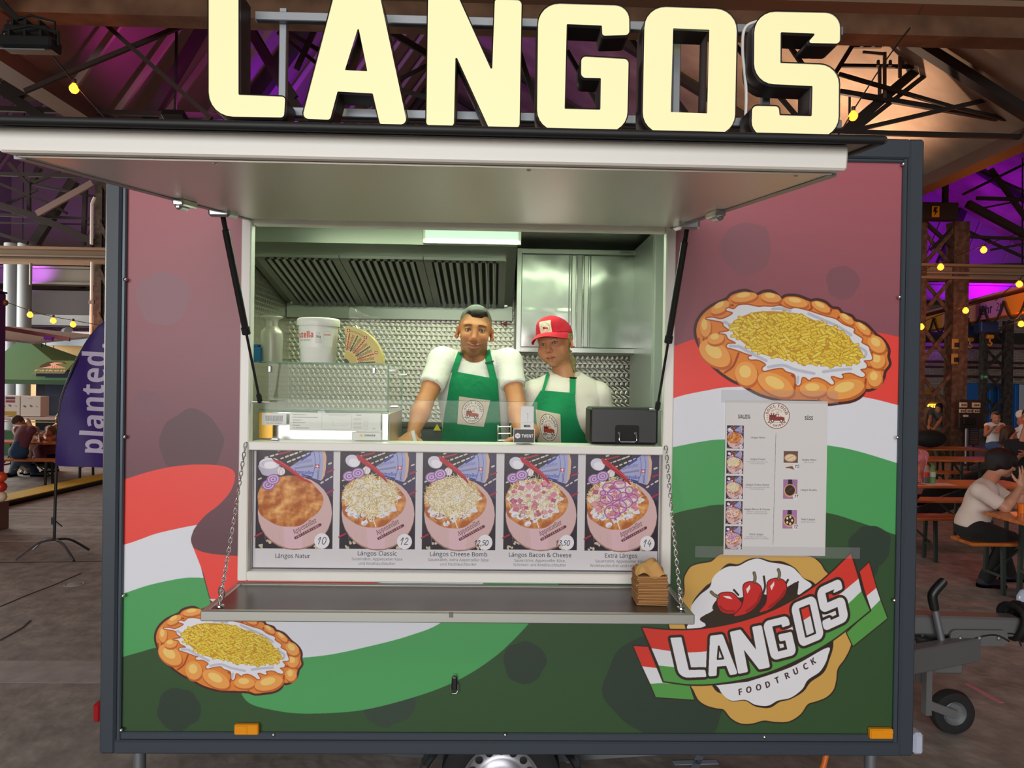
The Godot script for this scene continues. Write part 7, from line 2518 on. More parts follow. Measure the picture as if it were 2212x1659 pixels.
# A whole figure. o: stature, pelvis, lean (unit vector of the spine), yaw (which way the chest looks), head (Transform3D), hands and feet (targets), ...
func person(label: String, o: Dictionary) -> Node3D:
	var H: float = o.stature
	var yaw := Basis(Vector3.UP, o.get("yaw", 0.0))
	var rt := yaw.x * -1.0            # the person's own right, seen from behind +z = front
	var fw := yaw.z
	var pel: Vector3 = o.pelvis
	var lean: Vector3 = o.get("lean", Vector3.UP).normalized()
	var neck: Vector3 = o.get("neck", pel + lean * 0.285 * H)
	var sh: Array = o.get("shoulders", [neck - lean * 0.035 * H + rt * 0.103 * H, neck - lean * 0.035 * H - rt * 0.103 * H])
	var hip := [pel + rt * 0.05 * H, pel - rt * 0.05 * H]
	var fat: float = o.get("build", 1.0)
	var head: Transform3D = o.head
	var cell: float = o.get("cell", 0.024)
	var hc: float = o.get("head_cell", 0.0095)
	var skin := lin(o.skin)
	var body := Field.new()
	var hs: float = o.get("head_scale", 1.0)
	var hx_ := Transform3D(head.basis.scaled_local(Vector3.ONE * hs), head.origin)
	body.cap(neck - lean * 0.05, hx_ * Vector3(0, -0.12, -0.03), 0.055 * fat, 0.043, 0.03)
	body.cap(pel, neck - lean * 0.1 * H, 0.085 * fat, 0.09 * fat, 0.06)
	o["neck_to"] = hx_.affine_inverse() * (neck - lean * 0.02)
	var hands: Array = o.hands
	var elb := []
	var g := G.new()
	var paint := func(_q: Vector3) -> Color: return skin
	for k in 2:
		var e: Vector3 = o.elbows[k] if o.has("elbows") else elbow(sh[k], hands[k], 0.172 * H, 0.15 * H, o.get("elbow_pole", [Vector3(0, -1, 0) - fw * 0.4 + rt * 0.3, Vector3(0, -1, 0) - fw * 0.4 - rt * 0.3])[k])
		elb.append(e)
		body.cap(neck - lean * 0.04 * H, sh[k], 0.035 * fat, 0.042 * fat, 0.03)
		body.chain([sh[k], sh[k].lerp(e, 0.45), e], [0.044 * fat, 0.047 * fat, 0.038 * fat], 0.02)
		body.chain([e, e.lerp(hands[k], 0.3), hands[k]], [0.038 * fat, 0.042 * fat, 0.026 * fat], 0.02)
	body.into(g, cell, paint)
	var legs := Field.new()
	var lc: float = o.get("leg_cell", cell * 1.2)
	var kn := []
	var feet: Array = o.feet
	for k in 2:
		var q: Vector3 = elbow(hip[k], feet[k] + Vector3(0, 0.09, 0), 0.245 * H, 0.235 * H, o.get("knee_pole", fw + Vector3(0, 0.2, 0)))
		kn.append(q)
		legs.chain([hip[k], q], [0.075 * fat, 0.052 * fat], 0.03)
		legs.chain([q, q.lerp(feet[k], 0.3), feet[k] + Vector3(0, 0.09, 0)], [0.05 * fat, 0.05 * fat, 0.034], 0.02)
	legs.into(g, lc, paint)
	for k in 2:
		var hf := Field.new()
		var hd: Vector3 = o.get("hand_dirs", [hands[0] - elb[0], hands[1] - elb[1]])[k]
		var pn: Vector3 = o.get("palms", [Vector3.DOWN, Vector3.DOWN])[k]
		hand_into(hf, hands[k], hd, pn, 1.0 if k == 0 else -1.0, 0.105 * H, o.get("curl", 0.25))
		hf.cap(hands[k] - hd.normalized() * 0.05, hands[k] + hd.normalized() * 0.02, 0.027 * fat, 0.023, 0.02)
		hf.into(g, o.get("hand_cell", 0.0085), paint)
	head_field(o).into(g, hc, head_paint(o), hx_)
	var root := mi("person", g.mesh(), skin_mat())
	tag(root, label, "person", o.get("group", ""))
	for s in [-1.0, 1.0]:
		var ey := mi("eye", eye_mesh(o.get("iris", "5a4a3a")), eye_mat(), root)
		ey.transform = hx_ * Transform3D(Basis(Vector3.UP, o.get("gaze", 0.0)) * Basis(Vector3.RIGHT, o.get("gaze_down", 0.0)), Vector3(s * 0.0315, -0.0012, 0.0745))
	# clothes
	if o.has("shirt"):
		var f := torso_field(o, pel, neck, lean, rt, fw, sh, H, fat)
		var sl: float = o.get("sleeve", 0.55)     # 0 none, 1 to the elbow, 2 to the wrist
		var sg := G.new()
		f.cuts.append(Plane(-lean, -(pel - lean * o.get("hem", 0.05)).dot(lean)))
		f.into(sg, cell * 0.9)
		for k in 2:
			if sl > 0.0:
				var e: Vector3 = elb[k]
				var sf := Field.new()
				sf.cap(neck - lean * 0.018 * H, sh[k], 0.046 * fat, 0.0585 * fat, 0.05)
				sf.cap(sh[k], e, 0.0635 * fat, (0.058 if sl < 1.0 else 0.05) * fat, 0.035)
				if sl > 1.0:
					sf.cap(e, hands[k], 0.05 * fat, 0.034 * fat, 0.02)
					var d: Vector3 = (hands[k] - e).normalized()
					sf.cuts.append(Plane(d, e.lerp(hands[k], sl - 1.0)))
				else:
					sf.cuts.append(Plane((e - sh[k]).normalized(), sh[k].lerp(e, sl)))
				sf.cuts.append(Plane((neck - sh[k]).normalized(), sh[k].lerp(neck, 0.6)))
				sf.into(sg, cell * 0.9)
		mi("shirt", sg.mesh(), cloth("shirt_", o.shirt), root)
	if o.has("trousers"):
		var f := Field.new()
		f.grow = 0.012
		f.cap(pel + lean * 0.1, pel, 0.105 * fat, 0.115 * fat, 0.05)
		for k in 2:
			f.chain([hip[k], kn[k]], [0.088 * fat, 0.062 * fat], 0.03)
			f.chain([kn[k], kn[k].lerp(feet[k] + Vector3(0, 0.08, 0), o.get("leg", 1.0))], [0.062 * fat, 0.05], 0.02)
		var tg := G.new()
		f.into(tg, o.get("leg_cell", cell))
		mi("trousers", tg.mesh(), cloth("trousers_", o.trousers), root)
	for k in 2:
		var fd: Vector3 = o.get("foot_dirs", [fw, fw])[k]
		fd = fd.normalized()
		var f := Field.new()
		var p: Vector3 = feet[k]
		f.cap(p + Vector3(0, 0.045, 0) - fd * 0.035, p + Vector3(0, 0.036, 0) + fd * 0.13, 0.042, 0.034, 0.03)
		f.cap(p + Vector3(0, 0.06, 0), p + Vector3(0, 0.1, 0) - fd * 0.01, 0.044, 0.042, 0.03)
		f.cuts.append(Plane(Vector3.DOWN, -(p.y + 0.014)))
		var sg := G.new()
		f.into(sg, o.get("leg_cell", cell * 0.8))
		var shoe := mi("shoe", sg.mesh(), mt("shoe_" + o.get("shoes", "1d1d20"), o.get("shoes", "1d1d20"), 0.7), root)
		var so := G.new()
		var st := PackedVector2Array()
		for j in 20:
			var a := TAU * j / 20
			st.append(Vector2.from_angle(a) * (0.04 if cos(a) > 0 else 0.046) + Vector2(0.132 if cos(a) > 0 else -0.035, 0))
		so.xf = Transform3D(Basis(fd, fd.cross(Vector3.UP), Vector3.UP), p)
		so.prism(st, 0.001, 0.026)
		mi("sole", so.mesh(), mt("sole_" + o.get("sole", "c9c4bc"), o.get("sole", "c9c4bc"), 0.7), shoe)
	if o.has("hair_style"):
		hair(root, hx_, o, hc)
	return root


func eye_mat() -> StandardMaterial3D:
	if not M.has("eye"):
		var m := mt("eye", "ffffff", 0.12)
		m.vertex_color_use_as_albedo = true
	return M.eye


func torso_field(o: Dictionary, pel: Vector3, neck: Vector3, lean: Vector3, rt: Vector3, fw: Vector3, sh: Array, H: float, fat: float) -> Field:
	var f := Field.new()
	var side: Vector3 = (sh[0] - sh[1]).normalized()
	var front := side.cross(lean).normalized()
	if front.dot(fw) < 0:
		front = -front
	var b := Basis(side, lean, front).orthonormalized()
	f.ell(pel + lean * 0.02 * H, Vector3(0.1 * H, 0.085 * H, 0.075 * H) * fat, 0.06, b)
	f.ell(pel.lerp(neck, 0.42) + front * 0.004, Vector3(0.092 * H, 0.13 * H, 0.066 * H) * fat, 0.06, b)
	f.ell(neck - lean * 0.085 * H + front * 0.006, Vector3(0.104 * H, 0.098 * H, 0.068 * H) * fat, 0.06, b)
	if o.get("soft", false):
		for s in [-1.0, 1.0]:
			f.ell(neck - lean * 0.115 * H + front * 0.05 * H + side * s * 0.043 * H, Vector3(0.042, 0.045, 0.036) * H / 1.65, 0.05, b)
	for k in 2:
		f.cap(neck - lean * 0.018 * H, sh[k], 0.047 * fat, 0.058 * fat, 0.05)
	# the round neckline
	var c: Vector3 = neck + front * o.get("scoop", 0.03) + lean * o.get("collar", 0.03)
	f.ell(c, Vector3(0.066, o.get("collar", 0.03) + 0.022, 0.075), 0.006, b, true)
	return f


func hair(root: Node, hx_: Transform3D, o: Dictionary, hc: float) -> void:
	var style: String = o.hair_style
	var f := Field.new()
	var w: float = o.get("wide", 1.0)
	var g := G.new()
	var tone := lin(o.hair)
	var fn := FastNoiseLite.new()
	fn.frequency = 60.0
	var paint := func(q: Vector3) -> Color: return tone.lerp(lin(o.get("hair_light", o.hair)), clampf(fn.get_noise_3d(q.x * 3.0, q.y, q.z * 0.6) * 1.2 + 0.3 + maxf(0.0, q.y - 0.07) * 6.0, 0.0, 1.0))
	if style == "crop":
		var pale := lin("6c695c")
		paint = func(q: Vector3) -> Color:
			var n := fn.get_noise_3d(q.x * 3.0, q.y, q.z * 0.7)
			var front := smoothstep(0.0, 0.05, q.z) * (1.0 - smoothstep(0.036, 0.058, absf(q.x - 0.004)))
			return pale.lerp(tone, clampf(front + 0.35 + 0.5 * n - smoothstep(0.045, 0.072, absf(q.x)) * 0.4 - smoothstep(0.1, 0.122, q.y) * 0.6, 0.0, 1.0))  # paler cropped sides; olive crown sheen is lamp light put into the colour
	match style:
		"crop":
			f.ell(Vector3(0, 0.033, -0.018), Vector3(0.0770 * w, 0.0915, 0.0985), 0.02)
			f.ell(Vector3(0.006, 0.078, 0.048), Vector3(0.044, 0.026, 0.040), 0.015)
			for s in [-1.0, 1.0]:
				f.ell(Vector3(s * 0.052 + 0.004, 0.056, 0.082), Vector3(0.024, 0.026, 0.04), 0.012, Basis(), true)
			f.cuts.append(Plane(Vector3(0, -1, 0.5).normalized(), Vector3(0, 0.056, 0.07)))
			f.cuts.append(Plane(Vector3(0.75, -0.66, 0.0).normalized(), Vector3(0.069 * w, 0.050, 0)))
			f.cuts.append(Plane(Vector3(-0.75, -0.66, 0.0).normalized(), Vector3(-0.069 * w, 0.050, 0)))
		"short":
			f.ell(Vector3(0, 0.032, -0.022), Vector3(0.083 * w, 0.096, 0.102), 0.02)
			f.cuts.append(Plane(Vector3(0, -0.62, 0.78).normalized(), Vector3(0, 0.06, 0.075)))
		"mop":
			f.ell(Vector3(0, 0.035, -0.018), Vector3(0.095, 0.1, 0.112), 0.02)
			f.ell(Vector3(0, 0.045, 0.055), Vector3(0.075, 0.06, 0.055), 0.03)
			f.ell(Vector3(0, -0.03, -0.065), Vector3(0.075, 0.07, 0.05), 0.03)
			for s in [-1.0, 1.0]:
				f.ell(Vector3(s * 0.078, 0.0, 0.01), Vector3(0.02, 0.05, 0.045), 0.03)
				f.ell(Vector3(s * 0.045, 0.02, 0.085), Vector3(0.03, 0.04, 0.02), 0.02)
		"long":
			f.ell(Vector3(0, 0.035, -0.022), Vector3(0.088, 0.095, 0.105), 0.02)
			f.ell(Vector3(0, -0.06, -0.07), Vector3(0.085, 0.13, 0.05), 0.03)
			for s in [-1.0, 1.0]:
				f.cap(Vector3(s * 0.078, 0.03, 0.0), Vector3(s * 0.085, -0.19, -0.01), 0.026, 0.018, 0.03)
			f.ell(Vector3(0, -0.01, 0.11), Vector3(0.058, 0.085, 0.06), 0.02, Basis(), true)
		"tail":
			f.ell(Vector3(0, 0.03, -0.02), Vector3(0.0815 * w, 0.093, 0.101), 0.02)
			f.cap(Vector3(0, 0.0, -0.115), Vector3(0.03, -0.11, -0.11), 0.026, 0.022, 0.03)
			f.cap(Vector3(0.03, -0.11, -0.11), Vector3(0.05, -0.2, -0.075), 0.022, 0.012, 0.03)
			f.cuts.append(Plane(Vector3(0, -0.5, 0.86).normalized(), Vector3(0, 0.02, 0.03)))
	f.into(g, clampf(hc * 1.2, 0.004, 0.01), paint, hx_)
	mi("hair", g.mesh(), hair_mat(), root)


func hair_mat() -> StandardMaterial3D:
	if not M.has("hair"):
		var m := mt("hair", "ffffff", 0.55)
		m.vertex_color_use_as_albedo = true
		bumped(m, noise_tex(0.09, 256, 3, false, 23), 14.0, 0.25)
		m.uv1_scale = Vector3(26, 9, 9)
	return M.hair

# ---------- the two people who serve ----------
func cap_field_front(f: Field, rows: Array, lift: float) -> Array:   # lays rows of points (x, y) onto the front of a field; where it misses, the row bends back from its last hit
	var out := []
	for r in rows:
		var line := []
		var hits := []
		for p in r:
			var t := f.hit(Vector3(p.x, p.y, 0.0), Vector3(0, 0, -1), 1.1)
			hits.append(t < 1.05)
			line.append(Vector3(p.x, p.y, -t + lift))
		for k in line.size():
			if not hits[k]:
				var best := -1
				for j in line.size():
					if hits[j] and (best < 0 or absi(j - k) < absi(best - k)):
						best = j
				if best >= 0:
					line[k].z = line[best].z - 0.6 * absf(line[k].x - line[best].x)
				elif out.size():
					line[k].z = out[-1][mini(k, out[-1].size() - 1)].z
		out.append(line)
	return out


func between(l: PackedVector2Array, r: PackedVector2Array, cols: int, steps := 5) -> Array:   # rows from bottom to top between a left and a right edge
	var a := curve(l, false, steps)
	var b := curve(r, false, steps)
	var rows := []
	for k in range(a.size() - 1, -1, -1):
		var row := []
		for j in cols:
			row.append(a[k].lerp(b[k], j / (cols - 1.0)))
		rows.append(row)
	return rows


func soften(rows: Array) -> Array:   # evens out the depth so that the cloth hangs smoothly
	for pass_ in 3:
		var out := []
		for y in rows.size():
			var row := []
			for x in rows[0].size():
				var s := 0.0
				var n := 0
				for q in [[0, 0], [1, 0], [-1, 0], [0, 1], [0, -1]]:
					var yy := clampi(y + q[1], 0, rows.size() - 1)
					var xx := clampi(x + q[0], 0, rows[0].size() - 1)
					s += maxf(rows[yy][xx].z, rows[y][x].z - 0.03)
					n += 1
				row.append(Vector3(rows[y][x].x, rows[y][x].y, maxf(rows[y][x].z, s / n)))
			out.append(row)
		rows = out
	return rows


func apron(root: Node, f: Field, l: PackedVector2Array, r: PackedVector2Array, straps: Array, badge: PackedVector2Array, neck: Array) -> void:
	var green := cloth("apron_", "0f8a55")
	var rows := soften(cap_field_front(f, between(l, r, 22), 0.008))
	var ap := mi("apron", G.new().grid(rows, true, 0.003).mesh(), green, root)
	for s in straps:
		var pts := curve(s[0], false, 6)
		var w: float = s[1]
		var a := PackedVector2Array()
		var b := PackedVector2Array()
		for k in pts.size():
			var d := (pts[mini(k + 1, pts.size() - 1)] - pts[maxi(k - 1, 0)]).normalized().orthogonal() * w / 2
			a.append(pts[k] + d)
			b.append(pts[k] - d)
		var rr := []
		for k in range(pts.size() - 1, -1, -1):
			var row := []
			for j in 5:
				row.append((b[k] if (a[0].x > b[0].x) else a[k]).lerp(a[k] if (a[0].x > b[0].x) else b[k], j / 4.0))
			rr.append(row)
		var lay := cap_field_front(f, rr, 0.009)
		mi("strap", G.new().grid(lay, true, 0.002).mesh(), green, ap)
		if s.size() > 2:
			var m: int = lay.size() / 2 if s[2] else lay.size() - 2
			var c: Vector3 = lay[m][2]
			var e: Vector3 = lay[m][4] - lay[m][0]
			mi("buckle", G.new().bar(c - e * 0.65 + Vector3(0, 0, 0.003), c + e * 0.65 + Vector3(0, 0, 0.003), 0.007, 0.004, Vector3.BACK).mesh(), M.black_plastic, ap)
	var bl := PackedVector2Array([badge[0], badge[0].lerp(badge[3], 0.5), badge[3]])
	var br := PackedVector2Array([badge[1], badge[1].lerp(badge[2], 0.5), badge[2]])
	var rows2 := soften(cap_field_front(f, between(bl, br, 10, 4), 0.0125))
	mi("badge", G.new().grid(rows2, true, 0.0012).mesh(), M.emblem_cloth, ap)


func build_staff() -> void:
	var p := Paint.new(1024, 960, Rect2(-0.075, -0.07, 0.15, 0.14), hx("d8cdb8"))
	draw_emblem(p, Vector2.ZERO, 0.056, "5a2420", "b5472a")
	textured("emblem_cloth", p.done(), 0.85)
	# the man: leans on the counter with both hands
	var mh := Transform3D(Basis(Vector3.BACK, -0.075) * Basis(Vector3.UP, 0.03) * Basis(Vector3.RIGHT, 0.02), Vector3(-0.179, 2.03, -0.7))
	var msh := [Vector3(-0.33, 1.886, -0.69), Vector3(-0.021, 1.885, -0.69)]
	var mel := [Vector3(-0.398, 1.691, -0.56), Vector3(0.018, 1.696, -0.58)]
	var mha := [Vector3(-0.437, 1.55, -0.42), Vector3(0.035, 1.559, -0.42)]
	var o := {"stature": 1.78, "pelvis": Vector3(-0.17, 1.40, -0.86), "lean": (Vector3(-0.175, 1.90, -0.715) - Vector3(-0.17, 1.40, -0.86)), "neck": Vector3(-0.178, 1.915, -0.715), "shoulders": msh, "elbows": mel, "hands": mha,
		"hand_dirs": [Vector3(-0.25, -0.12, 1), Vector3(0.1, -0.12, 1)], "palms": [Vector3.DOWN, Vector3.DOWN], "curl": 0.06,
		"feet": [Vector3(-0.28, 0.48, -0.82), Vector3(-0.06, 0.48, -0.82)], "head": mh, "cell": 0.012, "leg_cell": 0.03, "head_cell": 0.0025, "hand_cell": 0.004,
		"mouth": 1.32, "eye_open": 0.0043, "skin": "c28258", "blush": "bd6a4c", "lip": "b06a5c", "hair": "2a211a", "hair_light": "6a6654", "stubble": 0.85, "fade": 0.62, "hair_style": "crop", "smile": 0.0075, "iris": "4a4640", "gaze_down": 0.0,
		"shirt": "e9e7e2", "sleeve": 0.60, "collar": 0.032, "scoop": 0.035, "hem": 0.1, "trousers": "2b2d33", "neck_to": Vector3(0.0, -0.17, -0.05)}
	var man := person("smiling man with cropped dark hair, white T-shirt and green apron, leaning on the counter", o)
	var fm := torso_field(o, o.pelvis, o.neck, o.lean.normalized(), Vector3.LEFT, Vector3.BACK, msh, 1.78, 1.0)
	fm.cuts.clear()
	apron(man, fm, W2([-0.277, 1.84, -0.291, 1.78, -0.302, 1.713, -0.318, 1.633, -0.335, 1.512, -0.346, 1.403]), W2([-0.07, 1.806, -0.065, 1.752, -0.06, 1.689, -0.055, 1.626, -0.047, 1.515, -0.041, 1.406]),
		[[W2([-0.242, 1.927, -0.254, 1.889, -0.272, 1.83]), 0.026], [W2([-0.124, 1.946, -0.109, 1.883, -0.086, 1.797]), 0.031, true]],
		W2([-0.245, 1.724, -0.102, 1.708, -0.131, 1.583, -0.254, 1.595]), [])
	# the woman: cap, face turned to her right
	var wh := Transform3D(Basis(Vector3.BACK, 0.17) * Basis(Vector3.UP, -0.45) * Basis(Vector3.RIGHT, 0.02), Vector3(0.2, 1.983, -0.76))
	var wsh := [Vector3(0.114, 1.741, -0.74), Vector3(0.412, 1.735, -0.79)]
	var wo := {"stature": 1.66, "pelvis": Vector3(0.175, 1.33, -0.80), "lean": Vector3(0.005, 1.0, 0.03), "neck": Vector3(0.257, 1.829, -0.775), "yaw": -0.25, "shoulders": wsh,
		"elbows": [Vector3(0.093, 1.577, -0.72), Vector3(0.466, 1.554, -0.8)], "hands": [Vector3(0.06, 1.53, -0.5), Vector3(0.40, 1.40, -0.62)],
		"feet": [Vector3(0.14, 0.48, -0.78), Vector3(0.34, 0.48, -0.78)], "head": wh, "head_scale": 0.93, "wide": 1.12, "soft": true, "cell": 0.012, "leg_cell": 0.03, "head_cell": 0.0025, "hand_cell": 0.005,
		"skin": "cf9069", "blush": "c4684f", "lip": "bc6459", "hair": "8f7a52", "hair_light": "b8a878", "brow": 0.65, "smile": 0.003, "eye_open": 0.0046, "iris": "4a5058", "gaze": 0.2, "hair_style": "tail",
		"shirt": "e6ddd4", "sleeve": 0.62, "collar": 0.026, "scoop": 0.02, "hem": 0.1, "trousers": "2b2d33", "neck_to": Vector3(0.05, -0.2, -0.06)}
	var woman := person("young woman in a red cap, pale T-shirt and green apron beside the black terminal", wo)
	var fw := torso_field(wo, wo.pelvis, wo.neck, wo.lean.normalized(), Vector3.LEFT, Vector3.BACK, wsh, 1.66, 1.0)
	fw.cuts.clear()
	fw.cap(wsh[0], wo.elbows[0], 0.06, 0.055, 0.06)
	apron(woman, fw, W2([0.131, 1.757, 0.093, 1.69, 0.075, 1.623, 0.067, 1.57, 0.061, 1.509, 0.059, 1.398]), W2([0.29, 1.747, 0.293, 1.702, 0.3, 1.637, 0.323, 1.58, 0.36, 1.526, 0.377, 1.402]),
		[[W2([0.17, 1.844, 0.155, 1.798, 0.139, 1.746]), 0.014], [W2([0.286, 1.857, 0.283, 1.818, 0.279, 1.74]), 0.027, true]],
		W2([0.108, 1.669, 0.221, 1.649, 0.23, 1.509, 0.121, 1.514]), [])
	red_cap(woman, wh * Transform3D(Basis.from_scale(Vector3(1.0, 0.95, 0.95)), Vector3(0, -0.005, 0)))
	var ear := wh * Vector3(0.077, -0.052, 0.0)
	mi("earring", G.new().ball(ear, Vector3.ONE * 0.0045, 10).mesh(), mt("gold", "c79a3c", 0.25, 0.9), woman)


func red_cap(root: Node, xf: Transform3D) -> void:
	var red := cloth("cap_", "c81f38")
	var f := Field.new()
	f.ell(Vector3(0, 0.048, -0.014), Vector3(0.0865, 0.088, 0.106), 0.02)
	f.ell(Vector3(0, 0.100, 0.035), Vector3(0.060, 0.040, 0.056), 0.03)
	f.cuts.append(Plane(Vector3(0, -1, 0.14).normalized(), Vector3(0, 0.042, 0)))
	var g := G.new()
	f.into(g, 0.004, null, xf)
	var c := mi("cap", g.mesh(), red, root)
	var rows := []
	for y in 9:
		var row := []
		for x in 17:
			var a := deg_to_rad(-78.0 + 156.0 * x / 16)
			var t := y / 8.0
			var inner := Vector3(sin(a) * 0.085, 0.043 + 0.011 * cos(a), cos(a) * 0.094 - 0.004)
			var out := Vector3(sin(a) * 0.092, 0.052 - 0.03 * pow(absf(sin(a)), 2.0), 0.03 + cos(a) * 0.14)
			var q := inner.lerp(out, t)
			q.y += 0.012 * sin(t * PI) * cos(a) - 0.010 * t
			row.append(xf * q)
		rows.append(row)
	var rr := []
	for y in 9:
		rr.append(rows[8 - y])
	mi("visor", G.new().grid(rr, true, 0.004).mesh(), red, c)
	mi("button", G.new().ball(xf * Vector3(0, 0.139, -0.006), Vector3.ONE * 0.007, 10).mesh(), red, c)
	var patch := []
	for y in 7:
		var row := []
		for x in 7:
			var lx := -0.029 + 0.058 * x / 6.0
			var ly := 0.056 + 0.062 * y / 6.0
			var from := Vector3(lx, ly, 0.2)
			var t := f.hit(from, Vector3(0, 0, -1), 0.3)
			row.append(xf * (from + Vector3(0, 0, -t + 0.003)))
		patch.append(row)
	mi("patch", G.new().grid(patch, true, 0.001).mesh(), M.emblem_cloth, c)

# ---------- the trailer's drawbar, at the right ----------
func build_drawbar() -> void:
	var t := thing("drawbar", "grey galvanised trailer drawbar with jockey wheel and black-gripped handbrake lever", "drawbar")
	var galv := mt("galv", "77797a", 0.5, 0.5)
	var y := 0.47
	mi("rail", G.new().bar(Vector3(1.45, 0.45, -0.62), Vector3(2.42, 0.455, -0.98), 0.07, 0.12, Vector3.UP, 0.006).mesh(), galv, t)
	mi("rail", G.new().bar(Vector3(1.45, 0.5, -1.42), Vector3(2.42, 0.5, -1.06), 0.07, 0.12, Vector3.UP, 0.006).mesh(), galv, t)
	mi("tow_tube", G.new().bar(Vector3(1.9, 0.575, -1.02), Vector3(2.66, 0.56, -1.02), 0.1, 0.1, Vector3.UP, 0.01).mesh(), galv, t)
	mi("flange_plate", G.new().prism(round_rect(0.3, 0.08, 0.03, Vector2(2.42, 0.515)), -0.962, -0.95).mesh(), galv, t)
	for x in [2.32, 2.42, 2.52]:
		mi("bolt", G.new().ball(Vector3(x, 0.515, -0.948), Vector3(0.012, 0.012, 0.01), 8).mesh(), M.zinc, t)
	var lp := [Vector3(2.232, 0.418, -0.93), Vector3(2.204, 0.541, -0.93), Vector3(2.175, 0.663, -0.93)]
	var lev := mi("brake_lever", G.new().tube([lp[0], lp[1], lp[2]], 0.017, 12).mesh(), M.zinc, t)
	mi("lever_plate", bx(lp[0] + Vector3(0.03, -0.03, -0.015), Vector3(0.14, 0.11, 0.02), 0.01), galv, lev)
	mi("grip", G.new().tube(curve3([Vector3(2.173, 0.666, -0.93), Vector3(2.16, 0.729, -0.93), Vector3(2.169, 0.758, -0.93), Vector3(2.197, 0.791, -0.93), Vector3(2.223, 0.819, -0.93)], 4), [0.021, 0.022, 0.023, 0.023, 0.023, 0.023, 0.023, 0.023, 0.023, 0.023, 0.023, 0.023, 0.023, 0.023, 0.022, 0.02, 0.012], 12).mesh(), M.black_plastic, lev)
	# jockey wheel
	var hub := Vector3(2.264, 0.165, -0.95)
	hub.y = 0.115
	hub = Vector3(2.315, 0.115, -1.0)
	var w := G.new()
	w.xf = Transform3D(Basis(Vector3.RIGHT, PI / 2), hub)
	w.lathe([Vector2(0.055, -0.03), Vector2(0.08, -0.036), Vector2(0.105, -0.03), Vector2(0.114, 0.0), Vector2(0.105, 0.03), Vector2(0.08, 0.036), Vector2(0.055, 0.03)], 32)
	var jw := mi("jockey_wheel", w.mesh(), M.rubber, t)
	var r := G.new()
	r.xf = w.xf
	r.lathe([Vector2(0.062, 0.03), Vector2(0.058, 0.034), Vector2(0.045, 0.018), Vector2(0.02, 0.018), Vector2(0.016, 0.034), Vector2(0.0001, 0.034)], 28)
	mi("rim", r.mesh(), M.zinc, jw)
	mi("fork", G.new().bar(hub + Vector3(0, 0, 0.042), hub + Vector3(-0.14, 0.05, 0.042), 0.012, 0.045, Vector3.UP, 0.003).mesh(), galv, jw)
	mi("stem", G.new().bar(hub + Vector3(-0.15, 0.0, 0.03), hub + Vector3(-0.15, 0.24, 0.03), 0.04, 0.03, Vector3.RIGHT).mesh(), galv, jw)
	var cy := Vector3(2.185, 0.492, -1.05)
	mi("crank_tube", G.new().lathe([Vector2(0.0001, -0.22), Vector2(0.03, -0.22), Vector2(0.03, 0.0), Vector2(0.036, 0.0), Vector2(0.036, 0.012), Vector2(0.008, 0.016), Vector2(0.006, 0.07), Vector2(0.0001, 0.07)], 16).mesh(), galv, t, cy + Vector3(0, -0.02, 0))
	mi("crank", G.new().tube([cy + Vector3(0, 0.05, 0), cy + Vector3(0, 0.075, 0), cy + Vector3(-0.05, 0.115, 0), cy + Vector3(-0.09, 0.13, 0)], 0.006, 8).mesh(), M.zinc, t)
	mi("crank_knob", G.new().tube([cy + Vector3(-0.075, 0.13, 0), cy + Vector3(-0.075, 0.20, 0)], 0.013, 10).mesh(), M.black_plastic, t)
	var cb := thing("cable_bundle", "black coiled electric cable wound round the drawbar's coupling", "cable")
	var k0 := Vector3(2.72, 0.58, -1.02)
	for k in 9:
		var ring := []
		for q in 16:
			var a := TAU * q / 16
			ring.append(k0 + Vector3(-0.08 + 0.03 * k + 0.012 * sin(a * 2 + k), cos(a) * (0.085 + 0.008 * sin(k * 2.1)), sin(a) * (0.08 + 0.006 * cos(k * 1.7))))
		mi("winding", G.new().tube(ring, 0.016, 8, false, true).mesh(), M.black_matt, cb)
	for l in [[Vector3(2.303, 0.403, -0.95), Vector3(2.348, 0.475, -0.95), Vector3(2.407, 0.516, -0.95), Vector3(2.503, 0.531, -0.95), Vector3(2.576, 0.5, -0.95)], [Vector3(2.307, 0.407, -0.97), Vector3(2.386, 0.456, -0.97), Vector3(2.47, 0.485, -0.97), Vector3(2.566, 0.529, -0.97), Vector3(2.627, 0.524, -0.97), Vector3(2.655, 0.469, -0.97)]]:
		mi("loose_end", G.new().tube(curve3(l, 5), 0.0045, 8).mesh(), M.black_matt, cb)


